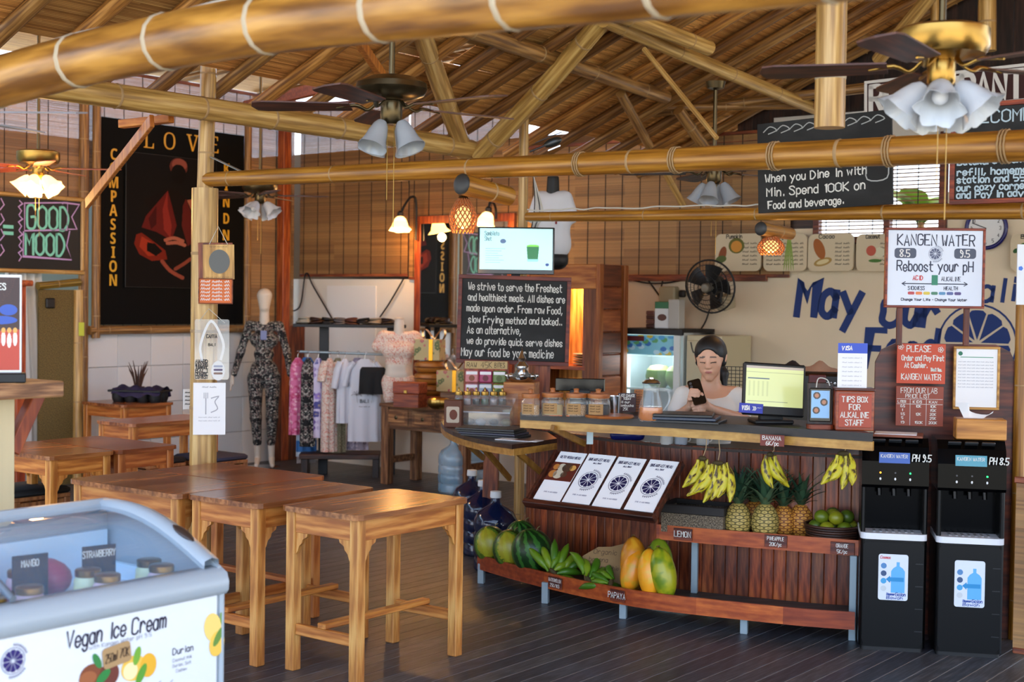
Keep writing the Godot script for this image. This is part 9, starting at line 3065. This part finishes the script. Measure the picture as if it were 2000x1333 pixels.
		tube(st, curve([Vector3(0.034, 0.05, 0), Vector3(0.056, 0.042, 0), Vector3(0.055, 0.02, 0), Vector3(0.034, 0.014, 0)], 4), 0.005, 6)
		put(o, "handle", st, M.white)
	var bp := pt(1225, 868, 7.8)
	o = thing("blue_bag", "blue plastic bag stuffed under the countertop", "bag", Vector3(bp.x, 0.906, bp.z))
	put(o, "bag", skin([[Vector3(-0.07, 0.03, 0), Vector3(0.07, 0.03, 0), 0.03, 0.03], [Vector3(0, 0.04, 0), Vector3(0.03, 0.05, 0.02), 0.02, 0.015]], 0.01, 0.02), flat(Color(0.04, 0.09, 0.4), 0.35))

# ------------------------------------------------------------------ the woman behind the counter
func build_people() -> void:
	var z := 7.75
	var base := pt(1388, 750, z)
	var o := thing("person", "woman in a white t-shirt with dark tied hair looking down at a phone", "person", Vector3(base.x, 0, base.z))
	var skn := Color(0.55, 0.3, 0.19)
	var nk := base.y
	var hb := Basis.from_euler(Vector3(0.2, -0.3, 0.03))
	var hc := Vector3(-0.006, nk + 0.138, 0.015)
	var H := func(x, y, zz) -> Vector3: return hc + hb * Vector3(x, y, zz)
	var head := [
		[H.call(0, 0.03, -0.025), H.call(0, 0.03, 0.005), 0.084, 0.08], [H.call(0, 0.0, 0.025), H.call(0, -0.045, 0.03), 0.066, 0.056], [H.call(0, -0.05, 0.03), H.call(0, -0.088, 0.052), 0.046, 0.026],
		[H.call(-0.034, -0.018, 0.045), H.call(-0.03, -0.035, 0.045), 0.033, 0.03], [H.call(0.034, -0.018, 0.045), H.call(0.03, -0.035, 0.045), 0.033, 0.03],
		[H.call(0, 0.016, 0.086), H.call(0, -0.02, 0.101), 0.007, 0.011], [H.call(-0.01, -0.023, 0.094), H.call(0.01, -0.023, 0.094), 0.008, 0.008],
		[H.call(-0.014, -0.053, 0.0795), H.call(0.014, -0.053, 0.0795), 0.0075, 0.0075],
		[H.call(-0.042, 0.032, 0.064), H.call(-0.016, 0.032, 0.076), 0.011, 0.011], [H.call(0.042, 0.032, 0.064), H.call(0.016, 0.032, 0.076), 0.011, 0.011],
		[H.call(-0.032, 0.01, 0.067), H.call(-0.026, 0.01, 0.069), 0.0155, 0.0155], [H.call(0.032, 0.01, 0.067), H.call(0.026, 0.01, 0.069), 0.0155, 0.0155],
		[H.call(-0.076, -0.012, -0.008), H.call(-0.08, 0.018, -0.014), 0.011, 0.014], [H.call(0.076, -0.012, -0.008), H.call(0.08, 0.018, -0.014), 0.011, 0.014],
		[Vector3(0, nk - 0.06, -0.02), H.call(0, -0.05, -0.01), 0.055, 0.05]]
	var inv := hb.inverse()
	var paint := func(p: Vector3) -> Color:
		var q: Vector3 = inv * (p - hc)
		var ax := absf(q.x)
		if q.z > 0.05:
			if absf(q.y + 0.054) < 0.0085 - ax * 0.28 and ax < 0.021:
				return Color(0.36, 0.12, 0.1)
			if ax > 0.014 and ax < 0.046 and absf(q.y - 0.034 + ax * ax * 2.5) < 0.0045:
				return Color(0.1, 0.06, 0.045)
			if ax > 0.014 and ax < 0.046 and absf(q.y - 0.0015) < 0.0035:
				return Color(0.05, 0.03, 0.025)
		return skn
	var st := ms(true)
	var add := func(m: ArrayMesh): st.append_from(m, 0, Transform3D())
	add.call(skin(head, 0.0042, 0.012, paint))
	var plain := func(p: Vector3) -> Color: return skn
	var y := nk
	# arms and chest
	add.call(skin([[Vector3(-0.1, y - 0.06, -0.02), Vector3(0.1, y - 0.06, -0.02), 0.05, 0.05], [Vector3(0, y - 0.02, -0.015), Vector3(0, y + 0.03, -0.01), 0.056, 0.05], [Vector3(-0.05, y - 0.12, 0.0), Vector3(0.05, y - 0.12, 0.0), 0.075, 0.075],
		[Vector3(-0.15, y - 0.06, -0.01), Vector3(-0.2, y - 0.2, 0.04), 0.045, 0.036], [Vector3(-0.2, y - 0.2, 0.04), Vector3(-0.138, y - 0.115, 0.19), 0.036, 0.023],
		[Vector3(0.15, y - 0.06, -0.01), Vector3(0.18, y - 0.2, 0.04), 0.045, 0.036], [Vector3(0.18, y - 0.2, 0.04), Vector3(-0.02, y - 0.125, 0.19), 0.036, 0.023],
		[Vector3(-0.07, y - 0.45, 0), Vector3(-0.08, 0.45, 0), 0.09, 0.06], [Vector3(-0.08, 0.45, 0), Vector3(-0.08, 0.08, -0.02), 0.055, 0.038], [Vector3(-0.08, 0.06, -0.02), Vector3(-0.09, 0.03, 0.12), 0.035, 0.028],
		[Vector3(0.07, y - 0.45, 0), Vector3(0.08, 0.45, 0), 0.09, 0.06], [Vector3(0.08, 0.45, 0), Vector3(0.08, 0.08, -0.02), 0.055, 0.038], [Vector3(0.08, 0.06, -0.02), Vector3(0.09, 0.03, 0.12), 0.035, 0.028]], 0.012, 0.03, plain))
	# hands: one round the phone from below, the other cupped beside it
	var pc := Vector3(-0.108, y - 0.035, 0.232)
	var hand := [[Vector3(-0.138, y - 0.115, 0.19), Vector3(-0.128, y - 0.075, 0.212), 0.022, 0.026, Vector3(1, 1, 1.25)]]
	for k in 4:
		var fx := -0.15 + 0.004 * k
		var fy := y - 0.085 + 0.017 * k
		hand.append([Vector3(-0.138, fy + 0.0, 0.212), Vector3(fx, fy + 0.012, 0.235), 0.0095, 0.009])
		hand.append([Vector3(fx, fy + 0.012, 0.235), Vector3(fx + 0.03, fy + 0.014, 0.249), 0.009, 0.0075])
	hand.append([Vector3(-0.12, y - 0.085, 0.22), Vector3(-0.1, y - 0.062, 0.244), 0.011, 0.0095])
	hand.append([Vector3(-0.1, y - 0.062, 0.244), Vector3(-0.098, y - 0.03, 0.25), 0.0095, 0.008])
	add.call(skin(hand, 0.0036, 0.009, plain))
	var hand2 := [[Vector3(-0.02, y - 0.125, 0.19), Vector3(-0.062, y - 0.105, 0.215), 0.023, 0.026, Vector3(1, 1, 1.25)]]
	for k in 4:
		var fy := y - 0.082 - 0.016 * k
		hand2.append([Vector3(-0.068, fy - 0.004, 0.222), Vector3(-0.105 + 0.004 * absf(k - 1), fy - 0.006, 0.242), 0.0095, 0.009])
		hand2.append([Vector3(-0.105 + 0.004 * absf(k - 1), fy - 0.006, 0.242), Vector3(-0.134 + 0.006 * absf(k - 1), fy - 0.012, 0.238), 0.009, 0.0075])
	hand2.append([Vector3(-0.05, y - 0.095, 0.225), Vector3(-0.068, y - 0.062, 0.243), 0.0105, 0.0095])
	hand2.append([Vector3(-0.068, y - 0.062, 0.243), Vector3(-0.085, y - 0.04, 0.25), 0.0095, 0.008])
	add.call(skin(hand2, 0.0036, 0.009, plain))
	var sm := flat(Color.WHITE, 0.5)
	sm.vertex_color_use_as_albedo = true
	sm.subsurf_scatter_enabled = true
	sm.subsurf_scatter_strength = 0.12
	put(o, "body", st, sm)
	# hair
	put(o, "hair", skin([[H.call(0, 0.042, -0.035), H.call(0, 0.046, 0.0), 0.087, 0.086], [H.call(-0.05, 0.02, -0.02), H.call(-0.062, -0.02, -0.015), 0.042, 0.026], [H.call(0.05, 0.02, -0.02), H.call(0.062, -0.02, -0.015), 0.042, 0.026], [H.call(0.0, 0.0, -0.05), H.call(0, -0.06, -0.055), 0.07, 0.045],
		[H.call(0, 0.026, 0.092), H.call(0, -0.07, 0.092), 0.05, 0.078, Vector3.ONE, true], [H.call(0.02, -0.04, -0.09), H.call(0.06, -0.1, -0.06), 0.036, 0.028], [H.call(0.06, -0.1, -0.06), H.call(0.07, -0.17, -0.03), 0.028, 0.012]], 0.006, 0.016), flat(Color(0.022, 0.018, 0.018), 0.55))
	# t-shirt and trousers
	var shirt := skin([[Vector3(-0.11, y - 0.075, -0.02), Vector3(0.11, y - 0.075, -0.02), 0.056, 0.056], [Vector3(-0.06, y - 0.15, 0.01), Vector3(0.06, y - 0.15, 0.01), 0.09, 0.09], [Vector3(-0.055, y - 0.26, 0.0), Vector3(0.055, y - 0.26, 0.0), 0.088, 0.088], [Vector3(-0.06, y - 0.42, 0), Vector3(0.06, y - 0.42, 0), 0.1, 0.1],
		[Vector3(-0.15, y - 0.068, -0.012), Vector3(-0.186, y - 0.15, 0.02), 0.054, 0.056], [Vector3(0.15, y - 0.068, -0.012), Vector3(0.178, y - 0.15, 0.02), 0.054, 0.056],
		[Vector3(0, y + 0.03, 0.02), Vector3(0, y - 0.02, 0.05), 0.07, 0.058, Vector3.ONE, true]], 0.009, 0.025)
	put(o, "t_shirt", shirt, flat(Color(0.84, 0.83, 0.8), 0.9))
	put(o, "trousers", skin([[Vector3(-0.06, y - 0.47, 0), Vector3(0.06, y - 0.47, 0), 0.1, 0.1], [Vector3(-0.075, y - 0.5, 0), Vector3(-0.08, 0.2, 0), 0.1, 0.07], [Vector3(0.075, y - 0.5, 0), Vector3(0.08, 0.2, 0), 0.1, 0.07]], 0.02, 0.03), flat(Color(0.06, 0.07, 0.1), 0.8))
	# the phone in her hands
	var ph := thing("mobile_phone", "black mobile phone held by the woman", "phone", o.position + pc)
	ph.basis = Basis.from_euler(Vector3(-0.45, -0.15, 0.3))
	put(ph, "case", prismm(rrect(0.072, 0.148, 0.012), 0.009), M.black_gloss)
	for k in 2:
		put(ph, "camera_lens", lathem([Vector2(0.008, 0), Vector2(0.008, 0.002), Vector2(0, 0.0025)], 12), flat(Color(0.25, 0.25, 0.26), 0.2), Transform3D(Basis(Vector3.RIGHT, PI / 2), Vector3(-0.02, 0.055 - 0.02 * k, 0.009)))
